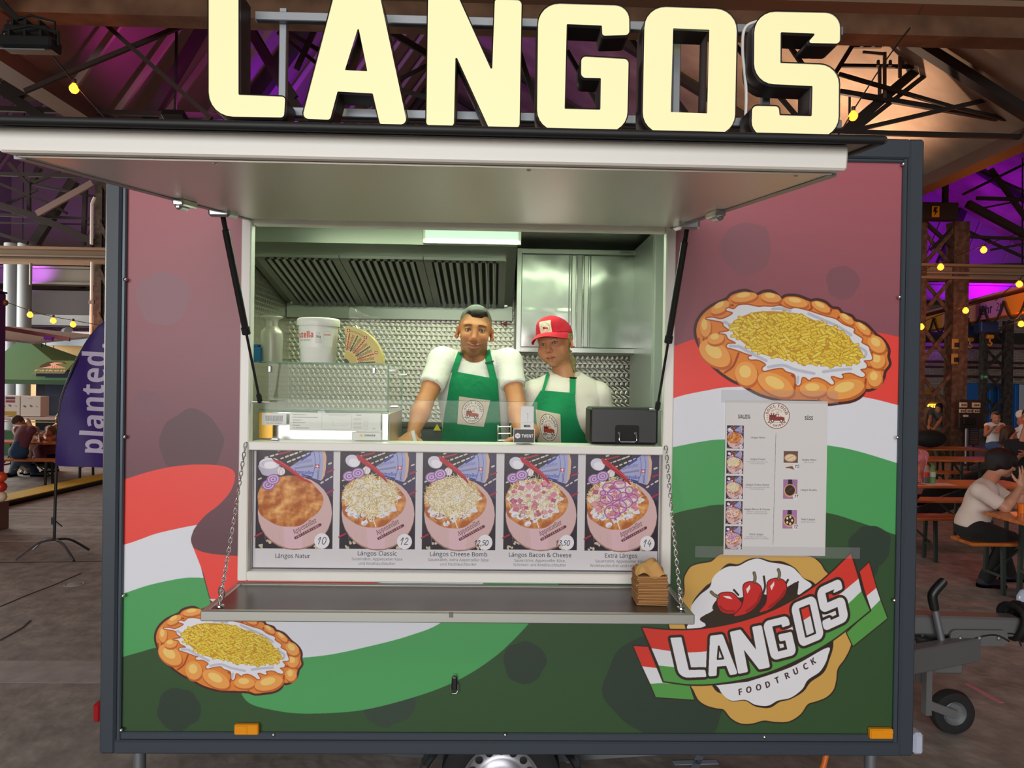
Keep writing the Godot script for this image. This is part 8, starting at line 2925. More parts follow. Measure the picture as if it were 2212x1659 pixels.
# ---------- furniture shared by both sides ----------
func beer_table(called: String, label: String, at: Vector3, turn: float, len: float, h: float, w: float, group: String) -> Node3D:
	var t := thing(called, label, "table" if called == "beer_table" else "bench", at, group, turn)
	if not M.has("wood_grain"):
		var m := mt("wood_grain", "ffffff", 0.3)
		m.albedo_texture = speckle("a34f1e", "d2803c", 0.02, 51, 256, 4)
		m.uv1_triplanar = true
		m.uv1_scale = Vector3(0.5, 3, 3)
		m.clearcoat_enabled = true
		m.clearcoat = 0.5
		m.clearcoat_roughness = 0.2
		mt("leg_green", "2f3a34", 0.5, 0.3)
	mi("top", bx(Vector3(0, h - 0.015, 0), Vector3(len, 0.03, w), 0.004), M.wood_grain, t)
	for s in [-1.0, 1.0]:
		var x: float = s * (len / 2 - 0.3)
		for z in [-1.0, 1.0]:
			mi("leg", G.new().bar(Vector3(x, 0, z * (w / 2 - 0.03)), Vector3(x, h - 0.03, z * (w / 2 - 0.05)), 0.03, 0.03, Vector3.RIGHT).mesh(), M.leg_green, t)
		mi("crossbar", G.new().bar(Vector3(x, h * 0.35, -w / 2 + 0.04), Vector3(x, h * 0.35, w / 2 - 0.04), 0.025, 0.025).mesh(), M.leg_green, t)
		mi("stay", G.new().bar(Vector3(x, h * 0.4, 0), Vector3(x - s * 0.28, h - 0.03, 0), 0.018, 0.018).mesh(), M.leg_green, t)
	return t


func headed(at: Vector3, yaw: float, pitch := 0.0, roll := 0.0) -> Transform3D:
	return Transform3D(Basis(Vector3.UP, yaw) * Basis(Vector3.RIGHT, pitch) * Basis(Vector3.BACK, roll), at)


# ---------- what stands left of the trailer ----------
func build_left_scene() -> void:
	# feather flag on a bent-rod foot
	var base := Vector3(-4.568, 0.09, -4.714)
	var fl := thing("feather_flag", "dark purple feather flag with large pale lettering, on a black pole left of the trailer", "flag")
	var ax := base.z
	var pole := [Vector3(base.x, 0.09, ax)]
	for p in [Vector3(-4.557, 0.838, -4.72), Vector3(-4.526, 1.454, -4.72), Vector3(-4.445, 1.739, -4.72), Vector3(-4.345, 1.977, -4.72), Vector3(-4.208, 2.206, -4.72), Vector3(-4.06, 2.351, -4.72), Vector3(-3.921, 2.467, -4.72)]:
		pole.append(p)
	mi("pole", G.new().tube(curve3(pole, 4), 0.014, 10).mesh(), M.black_plastic, fl)
	for l in [Vector3(-4.611, 0.012, -4.186), Vector3(-4.058, 0.012, -4.189), Vector3(-4.164, 0.012, -4.621), Vector3(-4.708, 0.012, -4.6)]:
		var f: Vector3 = l
		mi("foot_rod", G.new().tube(curve3([Vector3(base.x, 0.1, ax), base.lerp(f, 0.45) + Vector3(0, 0.06, 0), f + Vector3(0, 0.012, 0)], 4), 0.012, 8).mesh(), M.zinc if f.x < base.x else M.black_plastic, fl)
	mi("clamp", G.new().tube([Vector3(base.x - 0.01, 0.26, ax), Vector3(base.x - 0.01, 0.33, ax)], 0.02, 10).bar(Vector3(base.x, 0.3, ax), Vector3(base.x + 0.09, 0.24, ax + 0.02), 0.008, 0.008).mesh(), M.black_plastic, fl)
	var le: PackedVector2Array = W2([-3.91, 2.465, -4.049, 2.359, -4.197, 2.205, -4.334, 1.976, -4.434, 1.739, -4.505, 1.455, -4.525, 1.171, -4.55, 0.859])
	var re: PackedVector2Array = W2([-3.733, 2.449, -3.732, 2.364, -3.73, 2.222, -3.727, 1.986, -3.725, 1.75, -3.721, 1.466, -3.718, 1.182, -3.714, 0.831])
	var p := Paint.new(1400, 2600, Rect2(-4.62, 0.85, 0.93, 1.6), hx("341a68"))
	var wd := "planted."
	var tx := Paint.glyphs(wd, "Droid Sans", true)
	var b0: Vector2 = (W2([-4.08, 0.969]))[0]
	var b1: Vector2 = (W2([-4.042, 2.113]))[0]
	p.text(wd, b0, 0.24, hx("c9bcd4"), 0.0, (b1 - b0).angle(), 1.0, true, "Droid Sans", 0.0, b0.distance_to(b1))
	var pts := between(le, re, 12, 4)
	var rows := []
	var g := G.new()
	for y in pts.size():
		var row := []
		for x in 12:
			var q: Vector2 = pts[y][x]
			row.append(Vector3(q.x, q.y, -4.7 + 0.022 * sin(x * 0.9 + y * 0.35) + 0.012 * sin(y * 0.8)))
		rows.append(row)
	g.grid(rows, true, 0.002)
	for k in g.v.size():
		g.u[k] = Vector2((g.v[k].x + 4.62) / 0.93, 1.0 - (g.v[k].y - 0.85) / 1.6)
	mi("cloth", g.mesh(), textured("flag_print", p.done(), 0.6), fl)
	# cable ramp with yellow top
	var r0 := Vector3(-6.858, 0, -6.897)
	var r1 := Vector3(-6.633, 0, -10.576)
	var rp := thing("cable_ramp", "black rubber cable ramp with a yellow top strip across the floor", "cable ramp")
	mi("body", G.new().bar(r0 + Vector3(0, 0.03, 0), r1 + Vector3(0, 0.03, 0), 0.5, 0.06, Vector3.UP, 0.02).mesh(), M.rubber, rp)
	var ytop := mt("ramp_yellow", "ffffff", 0.6)
	ytop.albedo_texture = speckle("c9a020", "e8cc3c", 0.06, 61, 256, 3)
	ytop.uv1_triplanar = true
	ytop.uv1_scale = Vector3.ONE * 1.5
	mi("lid", G.new().bar(r0 + Vector3(0, 0.065, -0.03), r1 + Vector3(0, 0.065, -0.03), 0.42, 0.02, Vector3.UP, 0.006).mesh(), ytop, rp)
	# edge of a purple stall at the left picture border
	var sx := Vector3(-5.747, 1.291, -5.7).x
	var st := thing("market_stall", "edge of a dark purple market stall at the left picture border", "stall")
	var purple := mt("stall_purple", "5a1a64", 0.35)
	mi("side_wall", bx(Vector3(sx - 0.5, 1.66, -5.55), Vector3(1.0, 2.1, 0.3), 0.01), purple, st)
	mi("lower_panel", bx(Vector3(sx - 0.5, 0.46, -5.55), Vector3(1.0, 0.3, 0.28), 0.008), mt("stall_yellow", "b8a040", 0.5), st)
	mi("base_board", bx(Vector3(sx - 0.47, 0.16, -5.53), Vector3(1.06, 0.32, 0.34), 0.008), mt("stall_brown", "6a4a40", 0.7), st)
	mi("top_cap", bx(Vector3(sx - 0.5, 2.72, -5.55), Vector3(1.01, 0.02, 0.32)), M.black_matt, st)
	var fy := Vector3(-5.566, 0.638, -5.4)
	for k in 3:
		mi("fruit_ornament", G.new().ball(fy + Vector3(0, -0.11 * k, 0.02), Vector3.ONE * 0.06, 12).mesh(), mt("fruit_%d" % k, ["c8401c", "b52418", "d8c0a0"][k], 0.35), st)
	mi("marker_lamp", G.new().ball(Vector3(-5.62, 2.588, -5.5), Vector3(0.03, 0.035, 0.03), 10).mesh(), mt("dark_amber", "7a3a18", 0.3), st)
	# awning flap of a far stall
	var aw := thing("awning_flap", "pale open stall flap sticking out behind the purple stall, above the green tent", "awning")
	var a0 := Vector3(-7.442, 2.397, -7.5)
	var a1 := Vector3(-6.093, 2.282, -7.5)
	mi("panel", G.new().box((a0 + a1) / 2, Vector3(a0.distance_to(a1), 0.03, 1.5), 0.004, Basis(Vector3.BACK, atan2(a1.y - a0.y, a1.x - a0.x)) * Basis(Vector3.RIGHT, 0.12)).mesh(), M.white_alu, aw)
	mi("edge", G.new().bar(Vector3(-6.897, 2.443, -6.75), Vector3(-5.642, 2.247, -6.75), 0.03, 0.05, Vector3.UP).mesh(), mt("pink_edge", "b06a6c", 0.5), aw)
	mi("lamp_bar", G.new().bar(Vector3(-5.932, 2.263, -6.7), Vector3(-5.831, 2.247, -6.7), 0.05, 0.05).mesh(), mt("violet", "9a48c8", 0.4), aw)
	for q in [[90, 735, 745], [99, 735, 752]]:
		mi("cord", G.new().tube([Vector3(-6.163, 2.252, -7) + Vector3((q[0] - 90) * 0.006, 0, 0), Vector3(-6.162, 2.147, -7) + Vector3((q[0] - 90) * 0.006, 0, 0)], 0.005, 6).mesh(), M.black_matt, aw)
	mi("post", G.new().bar(a0 + Vector3(-0.1, 0.0, 0), Vector3(a0.x - 0.1, 0, -7.5), 0.08, 0.08, Vector3.RIGHT).mesh(), M.zinc, aw)
	# green tent
	var tz := -13.5
	var tt := thing("market_tent", "green pyramid market tent with a pale bird emblem on its roof", "tent")
	var apex := Vector3(-11.671, 2.675, -15)
	var c0 := Vector3(-11.898, 1.608, -13.5)
	var c1 := Vector3(-9.465, 1.623, -13.5)
	var back := Vector3(0, 0, -3.2)
	var green := mt("tent_green", "4e7a52", 0.8)
	g = G.new()
	g.tri(c0, c1, apex)
	g.tri(c1, c1 + back, apex)
	g.tri(c1 + back, c0 + back, apex)
	g.tri(c0 + back, c0, apex)
	mi("roof", g.mesh(), green, tt)
	g = G.new()
	g.box((c0 + c1) / 2 + Vector3(0, -0.02, 0), Vector3(c1.x - c0.x, 0.1, 0.02))
	mi("valance", g.mesh(), mt("tent_dark", "3a5c40", 0.8), tt)
	for c in [c0, c1, c0 + back, c1 + back]:
		mi("post", G.new().tube([Vector3(c.x, 0, c.z), c], 0.03, 8).mesh(), M.zinc, tt)
	var up := (apex - (c0 + c1) / 2)
	var side := (c1 - c0).normalized()
	up = (up - side * up.dot(side)).normalized()
	var nn := side.cross(up)
	var ep := Paint.new(600, 600, Rect2(0, 0, 1, 1), hx("4e7a52"))
	ep.poly(W2([0.08, 0.62, 0.2, 0.9, 0.45, 0.95, 0.7, 0.9, 0.85, 0.72, 0.6, 0.8, 0.55, 0.62, 0.95, 0.4, 0.3, 0.36, 0.1, 0.42]), hx("2e3a30"))
	ep.poly(W2([0.3, 0.75, 0.42, 0.86, 0.6, 0.84, 0.72, 0.8, 0.56, 0.76, 0.5, 0.7, 0.56, 0.64, 0.8, 0.5, 0.94, 0.4, 0.5, 0.38, 0.1, 0.4, 0.3, 0.5, 0.4, 0.6, 0.36, 0.68]), hx("c8b4ac"))
	for k in 6:
		ep.seg(Vector2(0.44 + 0.07 * k, 0.6 - 0.02 * k), Vector2(0.5 + 0.07 * k, 0.42), 0.012, hx("5c5a50"))
	ep.text("Falken", Vector2(0.02, 0.16), 0.13, hx("c8b4ac"), 0.0, 0, 1.0, true, "Droid Sans", 0.0, 0.94)
	ep.text("BRAUEREI FALKEN", Vector2(0.04, 0.03), 0.045, hx("a0a48c"), 0.0, 0, 1.0, false, "Droid Sans", 0.0, 0.9)
	var em := sheet_part("emblem", tt, ep.done(), Vector3.ZERO, Vector2(0.72, 0.50), 0.8)
	em.transform = Transform3D(Basis(side, up, nn), Vector3(-9.909, 1.915, -13.35) + nn * 0.03)
	# stand under the tent: counter, boxes, dark fridge, rear building
	var bar_ := thing("beer_counter", "green fronted counter under the market tent", "counter")
	mi("front", bx(Vector3(-10.562, 0.222, -13.2) + Vector3(0, -0.25, 0), Vector3(4.2, 1.1, 0.5), 0.01), mt("bar_green", "2f5a34", 0.6), bar_)
	mi("top", bx(Vector3(-10.568, 0.813, -13.2), Vector3(4.4, 0.06, 0.7), 0.01), mt("bar_top", "b8ada6", 0.6), bar_)
	mi("stripe", bx(Vector3(-10.395, 0.739, -12.94), Vector3(4.2, 0.02, 0.02)), mt("stripe", "c9b878", 0.6), bar_)
	for k in 2:
		var cpos: Vector3 = [Vector3(-10.594, 1.081, -13.1), Vector3(-10.146, 1.077, -13.1)][k]
		var bxp := thing("carton", ["pale printed carton on the tent's counter, left one with purple lettering", "pale printed carton on the tent's counter, right one"][k], "box", cpos, "cartons on the tent's counter")
		mi("box", bx(Vector3.ZERO, Vector3([0.44, 0.42][k], 0.44, 0.3), 0.006), mt("carton", "cfc6bf", 0.8), bxp)
		var cp := Paint.new(300, 300, Rect2(0, 0, 1, 1), hx("cfc6bf"))
		if k == 0:
			cp.poly(W2([0.3, 0.82, 0.78, 0.82, 0.78, 0.95, 0.3, 0.95]), hx("6a3a58"))
			cp.poly(W2([0.3, 0.66, 0.78, 0.66, 0.78, 0.78, 0.3, 0.78]), hx("8a3a50"))
			cp.poly(W2([0.18, 0.0, 0.86, 0.0, 0.86, 0.22, 0.18, 0.22]), hx("a88a38"))
		else:
			cp.seg(Vector2(0.4, 0.9), Vector2(0.6, 0.9), 0.02, hx("8a8078"))
		for q in [[0.2, 0.5], [0.52, 0.52], [0.82, 0.5]]:
			cp.poly(W2([q[0] - 0.1, q[1], q[0] - 0.02, q[1] + 0.06, q[0] + 0.1, q[1] - 0.02, q[0] + 0.04, q[1] - 0.08]), hx("6a6460") if q[0] < 0.7 else hx("b8aca4"))
		sheet_part("print", bxp, cp.done(), Vector3(0, 0, 0.151), Vector2(0.42, 0.43), 0.8)
	var frg := thing("dark_cooler", "dark glass-front cooler behind the flag, under the tent", "cooler")
	mi("body", bx(Vector3(-10.146, 1.229, -13.9) + Vector3(0, -0.1, 0), Vector3(0.7, 1.5, 0.5), 0.01), mt("cooler", "2c2e38", 0.3), frg)
	mi("glass_door", bx(Vector3(-9.976, 1.343, -13.62) + Vector3(0, -0.05, 0), Vector3(0.56, 1.1, 0.02), 0.006), mt("cooler_door", "3c4254", 0.1), frg)
	mi("foot", bx(Vector3(Vector3(-10.146, 1.229, -13.9).x, 0.3, -13.9), Vector3(0.66, 0.6, 0.46)), M.black_matt, frg)
	var bd := thing("rear_stand", "beige walled stand building behind the green tent", "building")
	mi("wall", bx(Vector3(-13.5, 1.5, -20.0), Vector3(9.0, 3.0, 0.3)), mt("beige", "c8a878", 0.8), bd)
	for k in 9:
		mi("wall_panel", bx(Vector3(-17.4 + 1.0 * k, 2.2, -19.83), Vector3(0.97, 1.5, 0.03), 0.006), M.beige, bd)
	mi("sign_board", bx(Vector3(-13.286, 2.797, -19.6), Vector3(1.8, 0.28, 0.06)), mt("pale_blue", "a8b8c8", 0.6), bd)
	mi("roof_edge", bx(Vector3(-13.651, 3.028, -19.5) + Vector3(-1, 0, 0), Vector3(9.0, 0.08, 0.9)), mt("edge_pale", "b0a8a4", 0.6), bd)
	mi("fascia", bx(Vector3(-14.007, 3.529, -20.8) + Vector3(0, 0, 0), Vector3(9.0, 0.34, 0.12)), mt("fascia", "8a8c8e", 0.6), bd)
	mi("upper_panel", bx(Vector3(-13.2, 3.9, -20.9), Vector3(9.2, 1.2, 0.1)), mt("upper_grey", "4a4446", 0.8), bd)
	mi("vent", G.new().tube([Vector3(-13.111, 3.08, -19.3) + Vector3(-0.12, -0.02, 0), Vector3(-13.111, 3.08, -19.3) + Vector3(0.16, -0.02, 0.3)], 0.13, 14).mesh(), M.duct, bd)
	# table, benches and the people who sit there
	var bx9 := Vector3(-7.886, 0.408, -9).x
	var tb := beer_table("beer_table", "orange wooden beer table at the left, laid with food and glasses", Vector3(bx9 + 0.1, 0, -9.7), 0.0, 2.0, 0.63, 0.46, "")
	var tp := tb.position
	beer_table("beer_bench", "orange wooden bench under the man in the maroon T-shirt", Vector3(bx9 - 0.1, 0, -9.0), 0.0, 2.0, 0.41, 0.25, "")
	beer_table("beer_bench", "orange wooden bench behind the far left table, under the man in the striped shirt", Vector3(bx9 + 0.2, 0, -10.3), 0.0, 2.0, 0.40, 0.25, "")
	beer_table("beer_table", "beer table half hidden behind the purple flag", tp + Vector3(2.2, 0, 0.3), 0.1, 1.9, 0.63, 0.46, "")
	person("man in a maroon T-shirt and jeans seated with his back turned, left table", {
		"stature": 1.45, "pelvis": Vector3(-7.81, 0.516, -9.05), "lean": Vector3(0.1, 1, -0.3), "yaw": PI - 0.35, "head": headed(Vector3(-7.981, 0.98, -9.3), PI - 0.7, 0.15), "head_scale": 0.9,
		"hands": [Vector3(-7.976, 1, -9.5), Vector3(-7.928, 0.746, -9.55)], "feet": [Vector3(-8.443, 0, -9.857), Vector3(-8.075, 0, -9.888)], "foot_dirs": [Vector3(-0.2, 0, 0.5), Vector3(1, 0, -0.1)], "knee_pole": Vector3(0.5, 0.8, -0.5),
		"skin": "b98264", "hair": "4a3526", "hair_style": "short", "shirt": "6a3640", "sleeve": 0.75, "trousers": "24405e", "shoes": "1a1a1c", "sole": "8a8a8a"})
	person("older man in a striped shirt and pale trousers seated behind the left table", {
		"stature": 1.4, "pelvis": Vector3(-8.459, 0.431, -10.3), "lean": Vector3(-0.05, 1, 0.15), "yaw": 0.35, "head": headed(Vector3(-8.406, 0.874, -10.15), 0.6, 0.2), "head_scale": 0.9,
		"hands": [Vector3(-8.313, 0.714, -9.9), Vector3(-8.09, 0.672, -9.85)], "feet": [Vector3(-8.52, 0, -10.276), Vector3(-8.382, 0, -10.164)], "skin": "c9825c", "hair": "6a5648", "hair_style": "crop", "shirt": "8a7c74", "sleeve": 0.8, "trousers": "b8a88c", "shoes": "d8d4cc"})
	person("small girl with a white hairband in a pink dress at the left table", {
		"stature": 1.05, "pelvis": Vector3(-7.973, 0.457, -10.1), "lean": Vector3(0, 1, 0.1), "yaw": -0.2, "head": headed(Vector3(-7.891, 0.777, -10), -0.2, 0.1), "head_scale": 0.8, "soft": true, "build": 0.75,
		"hands": [Vector3(-7.837, 0.672, -9.8), Vector3(-7.71, 0.674, -9.8)], "feet": [Vector3(-7.894, 0.235, -9.7), Vector3(-7.832, 0.259, -9.7)], "skin": "c98f70", "hair": "7a5c40", "hair_style": "long", "shirt": "b4788a", "sleeve": 0.7, "trousers": "7a3a4a", "shoes": "7a3a4a"})
	person("adult in a maroon and white top seated beside the girl, half hidden by the flag", {
		"stature": 1.45, "pelvis": Vector3(-7.964, 0.432, -10.35), "lean": Vector3(-0.12, 1, 0.1), "yaw": -0.4, "head": headed(Vector3(-7.898, 0.98, -10.3), -0.5, 0.3), "head_scale": 0.9,
		"hands": [Vector3(-7.93, 0.679, -10), Vector3(-7.676, 0.658, -9.9)], "feet": [Vector3(-8.229, 0, -10.56), Vector3(-8.158, 0, -10.567)], "skin": "c08868", "hair": "2e2420", "hair_style": "short", "shirt": "8a3a5c", "sleeve": 1.8, "trousers": "1c1c22", "shoes": "d8d8d8"})
	var cup := thing("paper_cup", "white paper cup standing on the left table", "cup", Vector3(Vector3(-7.835, 0.657, -9.6).x, 0.631, tp.z + 0.05))
	mi("cup", G.new().lathe([Vector2(0.0001, 0), Vector2(0.032, 0), Vector2(0.042, 0.13), Vector2(0.039, 0.13), Vector2(0.03, 0.005)], 16).mesh(), M.paper, cup)
	for k in 2:
		var gl := thing("beer_glass", ["glass of amber beer beside the white paper cup", "glass of amber beer in front of the girl"][k], "glass", Vector3(Vector3(-7.789, 0.658, -9.6).x + 0.16 * k, 0.631, tp.z + 0.12), "glasses on the left table")
		mi("glass", G.new().lathe([Vector2(0.0001, 0), Vector2(0.028, 0), Vector2(0.034, 0.11)], 14).mesh(), M.glass, gl)
		mi("beer", G.new().lathe([Vector2(0.0001, 0.004), Vector2(0.026, 0.004), Vector2(0.031, 0.085), Vector2(0.0001, 0.085)], 14).mesh(), mt("beer", "b5641c", 0.2), gl)
	solo("crumpled_paper", G.new().ball(Vector3.ZERO, Vector3(0.07, 0.05, 0.06), 9).mesh(), M.paper, "crumpled white paper on the left table between the two men", "paper", "", Vector3(Vector3(-7.985, 0.686, -9.7).x, 0.68, tp.z))
	solo("plastic_cup", G.new().tube([Vector3(-8.057, 0.04, -9.316), Vector3(-7.978, 0.04, -9.322)], 0.035, 12).mesh(), M.film, "clear plastic cup lying on the floor near the maroon man's feet", "cup")


# ---------- what stands right of the trailer ----------
func build_right_scene() -> void:
	# rows of beer tables and benches
	var rows := [[4.65, -5.1, 0.74, 0.5, "beer_table", "nearest beer table behind the trailer's right post, carrying two soda bottles"], [3.65, -4.62, 0.46, 0.26, "beer_bench", "nearest wooden bench beside the trailer's right post"],
		[4.7, -5.72, 0.46, 0.26, "beer_bench", "bench at the far side of the bottle table"], [6.2, -7.75, 0.74, 0.5, "beer_table", "second beer table row, seen over the young man's head"],
		[6.1, -7.1, 0.46, 0.26, "beer_bench", "bench on the near side of the second table row"], [6.4, -8.4, 0.46, 0.26, "beer_bench", "bench on the far side of the second table row"],
		[7.2, -9.5, 0.74, 0.5, "beer_table", "farthest beer table, in front of the bar and the switchboard"], [7.3, -10.2, 0.46, 0.26, "beer_bench", "farthest bench, below the switchboard"],
		[5.17, -3.06, 0.75, 0.46, "beer_table", "beer table at the right edge over the young man's knees"], [5.14, -3.52, 0.46, 0.30, "beer_bench", "short-legged bench the young man with black hair sits on"]]
	for r in rows:
		beer_table(r[4], r[5], Vector3(r[0], 0, r[1]), 0.0, 2.2, r[2], r[3], "")
	var bp := [Vector3(4.634, 0.732, -5), Vector3(4.701, 0.728, -5)]
	for k in 2:
		var b := thing("soda_bottle", ["plastic bottle of dark soda with a red label and red cap", "green plastic bottle of clear soda"][k], "bottle", Vector3(bp[k].x, 0.741, -5.0), "bottles on the nearest table")
		var clear := glass("bottle_clear", "e6efe6", 0.12) if k == 0 else glass("bottle_green", "7fd07a", 0.25)
		mi("bottle", G.new().lathe([Vector2(0.0001, 0), Vector2(0.028, 0), Vector2(0.031, 0.01), Vector2(0.031, 0.12), Vector2(0.026, 0.15), Vector2(0.013, 0.19), Vector2(0.013, 0.205)], 18).mesh(), clear, b)
		mi("drink", G.new().lathe([Vector2(0.0001, 0.004), Vector2(0.029, 0.004), Vector2(0.029, 0.07), Vector2(0.0001, 0.07)], 16).mesh(), mt("cola", "1c0f0c", 0.2) if k == 0 else mt("lime", "8fb878", 0.2), b)
		mi("label", G.new().lathe([Vector2(0.0315, 0.075), Vector2(0.0315, 0.125)], 18).mesh(), mt("label_%d" % k, ["c42a22", "c4d8cc"][k], 0.5), b)
		mi("cap", G.new().lathe([Vector2(0.015, 0.2), Vector2(0.015, 0.218), Vector2(0.0001, 0.219)], 12).mesh(), mt("cap_%d" % k, ["b52a20", "3a6a3a"][k], 0.4), b)
	solo("paper_sheet", bx(Vector3.ZERO, Vector3(0.3, 0.002, 0.16)), M.paper, "crumpled white paper sheet under the soda bottles", "paper", "", Vector3(bp[1].x + 0.03, 0.7425, -4.95))
	solo("black_bag", G.new().ball(Vector3.ZERO, Vector3(0.3, 0.16, 0.14), 12).mesh(), M.black_matt, "black bag lying on the farthest table before the bar", "bag", "", Vector3(Vector3(7.432, 0.737, -9.4).x, 0.9, -9.45))
	solo("glow_standin", G.new().lathe([Vector2(0.0001, 0), Vector2(0.03, 0), Vector2(0.036, 0.08), Vector2(0.0001, 0.078)], 14).mesh(), mt("tumbler", "e8741c", 0.2), "added orange tumbler in place of a glow on the table at the right edge", "cup", "", Vector3(Vector3(4.335, 0.739, -3.2).x, 0.751, -3.2))  # orange cup added in place of a glow on the tabletop
	solo("plastic_bag", G.new().ball(Vector3.ZERO, Vector3(0.07, 0.1, 0.07), 10).mesh(), M.clear_lens, "pale lilac plastic tub on the floor at the right edge", "tub", "", Vector3(4.18, 0, -2.932) + Vector3(0, 0.1, 0))
	# people
	var yp := Vector3(4.119, 0.594, -3.52)
	person("young man with black hair, white printed T-shirt and torn black trousers seated in profile", {
		"stature": 1.72, "pelvis": Vector3(yp.x, 0.575, -3.52), "lean": Vector3(0.28, 1, 0.02), "yaw": 1.35, "neck": Vector3(4.289, 0.966, -3.56), "head": headed(Vector3(4.429, 1.129, -3.58), 1.35, 0.12), "cell": 0.016, "head_cell": 0.0055, "head_scale": 1.02,
		"shoulders": [Vector3(4.084, 0.912, -3.36), Vector3(4.465, 0.888, -3.76)], "elbows": [Vector3(4.24, 0.781, -3.26), Vector3(4.682, 0.731, -3.7)], "hands": [Vector3(4.402, 0.965, -3.3), Vector3(4.701, 0.907, -3.65)], "hand_dirs": [Vector3(0.2, 1, 0), Vector3(0.1, 1, 0)], "palms": [Vector3(0, 0, -1), Vector3(0, 0, 1)],
		"feet": [Vector3(4.367, 0, -3.657), Vector3(4.719, 0, -3.858)], "foot_dirs": [Vector3(1, 0, 0.15), Vector3(1, 0, 0.1)], "knee_pole": Vector3(0.8, 0.6, 0.1), "skin": "c08a70", "hair": "0e0c0c", "hair_style": "mop", "shirt": "d6c4ba", "sleeve": 0.8, "hem": 0.02, "trousers": "131313", "shoes": "1c2230", "sole": "d8cfc0"})
	person("person in a pink T-shirt leaning on the bottle table, half hidden by the trailer's post", {
		"stature": 1.72, "pelvis": Vector3(Vector3(4.828, 0.406, -5.6).x, 0.56, -5.65), "lean": Vector3(0, 1, 0.2), "yaw": 0.5, "head": headed(Vector3(4.719, 1.311, -5.5), 0.5, 0.1),
		"hands": [Vector3(4.384, 0.783, -5.2), Vector3(4.642, 0.793, -5.15)], "feet": [Vector3(4.0, 0, -5.35), Vector3(4.2, 0, -5.35)], "skin": "c9877a", "hair": "3a2a22", "hair_style": "short", "shirt": "d88a94", "sleeve": 0.75, "trousers": "121214"})
	person("woman in a white sleeveless top seated before the blue container", {
		"stature": 1.62, "pelvis": Vector3(Vector3(10.034, 0.717, -11.5).x, 0.62, -11.5), "lean": Vector3(-0.03, 1, 0.05), "yaw": 0.1, "head": headed(Vector3(9.982, 1.191, -11.4), -0.3, 0.1), "soft": true,
		"hands": [Vector3(9.706, 0.984, -11.1), Vector3(9.837, 0.931, -11.1)], "feet": [Vector3(9.603, 0.275, -11), Vector3(9.796, 0.277, -11)], "skin": "b57a5e", "hair": "2a1c18", "hair_style": "crop", "shirt": "e6e0dc", "sleeve": 0.0, "trousers": "3c5a86", "shoes": "c9c4bc"})
	person("woman with long brown hair resting her chin on her hand behind the young man", {
		"stature": 1.62, "pelvis": Vector3(Vector3(7.946, 0.726, -8.3).x, 0.55, -8.35), "lean": Vector3(0.08, 1, 0.15), "yaw": 0.7, "head": headed(Vector3(7.829, 1.081, -8.1), 0.75, 0.1), "soft": true,
		"hands": [Vector3(7.749, 1.007, -7.95), Vector3(7.824, 0.982, -7.85)], "feet": [Vector3(6.2, 0, -8.0), Vector3(6.4, 0, -8.0)], "skin": "b8765c", "hair": "4a2c1e", "hair_style": "long", "shirt": "6a4238", "sleeve": 0.7, "trousers": "2a2426"})
	person("person in a white hooded top at the right picture edge before the container", {
		"stature": 1.7, "pelvis": Vector3(Vector3(9.907, 0.81, -10.6).x, 0.62, -10.6), "lean": Vector3(0.05, 1, 0.1), "yaw": 0.8, "head": headed(Vector3(10.153, 1.238, -10.9), 0.9, 0.2),
		"hands": [Vector3(9.97, 0.98, -10.7), Vector3(10.061, 0.937, -10.7)], "feet": [Vector3(8.6, 0, -10.6), Vector3(8.9, 0, -10.6)], "skin": "b57a5e", "hair": "d8d2cc", "hair_style": "short", "shirt": "d8d2cc", "sleeve": 1.85, "trousers": "3a3a40"})
	person("person in a black T-shirt at the right edge, beside the brown-haired woman", {
		"stature": 1.75, "pelvis": Vector3(Vector3(7.412, 0.74, -7.2).x, 0.56, -7.3), "lean": Vector3(0.0, 1, 0.1), "yaw": -0.9, "head": headed(Vector3(7.439, 1.394, -7.2), -0.9, 0.1),
		"hands": [Vector3(7.18, 0.857, -7), Vector3(7.297, 0.858, -7)], "feet": [Vector3(5.8, 0, -7.0), Vector3(6.0, 0, -7.0)], "skin": "b57a5e", "hair": "1a1412", "hair_style": "short", "shirt": "111113", "sleeve": 0.8, "trousers": "111113"})
	person("barman in a grey T-shirt and dark cap working at the yellow lit bar", {
		"stature": 1.72, "pelvis": Vector3(Vector3(10.905, 0.655, -14.6).x, 0.78, -14.6), "lean": Vector3(-0.1, 1, 0.05), "yaw": -0.9, "head": headed(Vector3(10.784, 1.263, -14.5), -1.1, 0.3),
		"hands": [Vector3(10.477, 0.834, -14.4), Vector3(10.49, 0.791, -14.2)], "feet": [Vector3(10.847, 0.026, -14.6) * Vector3(1, 0, 1), Vector3(10.963, 0.027, -14.6) * Vector3(1, 0, 1)], "skin": "b57a5e", "hair": "2c2a2a", "hair_style": "short", "shirt": "4a4844", "sleeve": 0.75, "trousers": "5a5e52"})
	person("person in a tan top standing at the bar, close beside the trailer's post", {
		"stature": 1.72, "pelvis": Vector3(Vector3(10.604, 0.512, -14.9).x, 0.8, -14.9), "lean": Vector3(0, 1, 0.0), "yaw": 2.6, "head": headed(Vector3(10.496, 1.266, -14.9), 2.6),
		"hands": [Vector3(10.85, 0.741, -15), Vector3(10.482, 0.692, -14.8)], "feet": [Vector3(10.555, -0.011, -14.9) * Vector3(1, 0, 1), Vector3(10.673, -0.01, -14.9) * Vector3(1, 0, 1)], "skin": "b57a5e", "hair": "3a2a22", "hair_style": "short", "shirt": "8a6a54", "sleeve": 1.6, "trousers": "7a6450"})
	# bar
	var bz := -15.6
	var br := thing("bar_stand", "yellow lit bar stand with rows of bottles behind the lattice column", "bar")
	var b0 := Vector3(10.668, 0.215, -15.6)
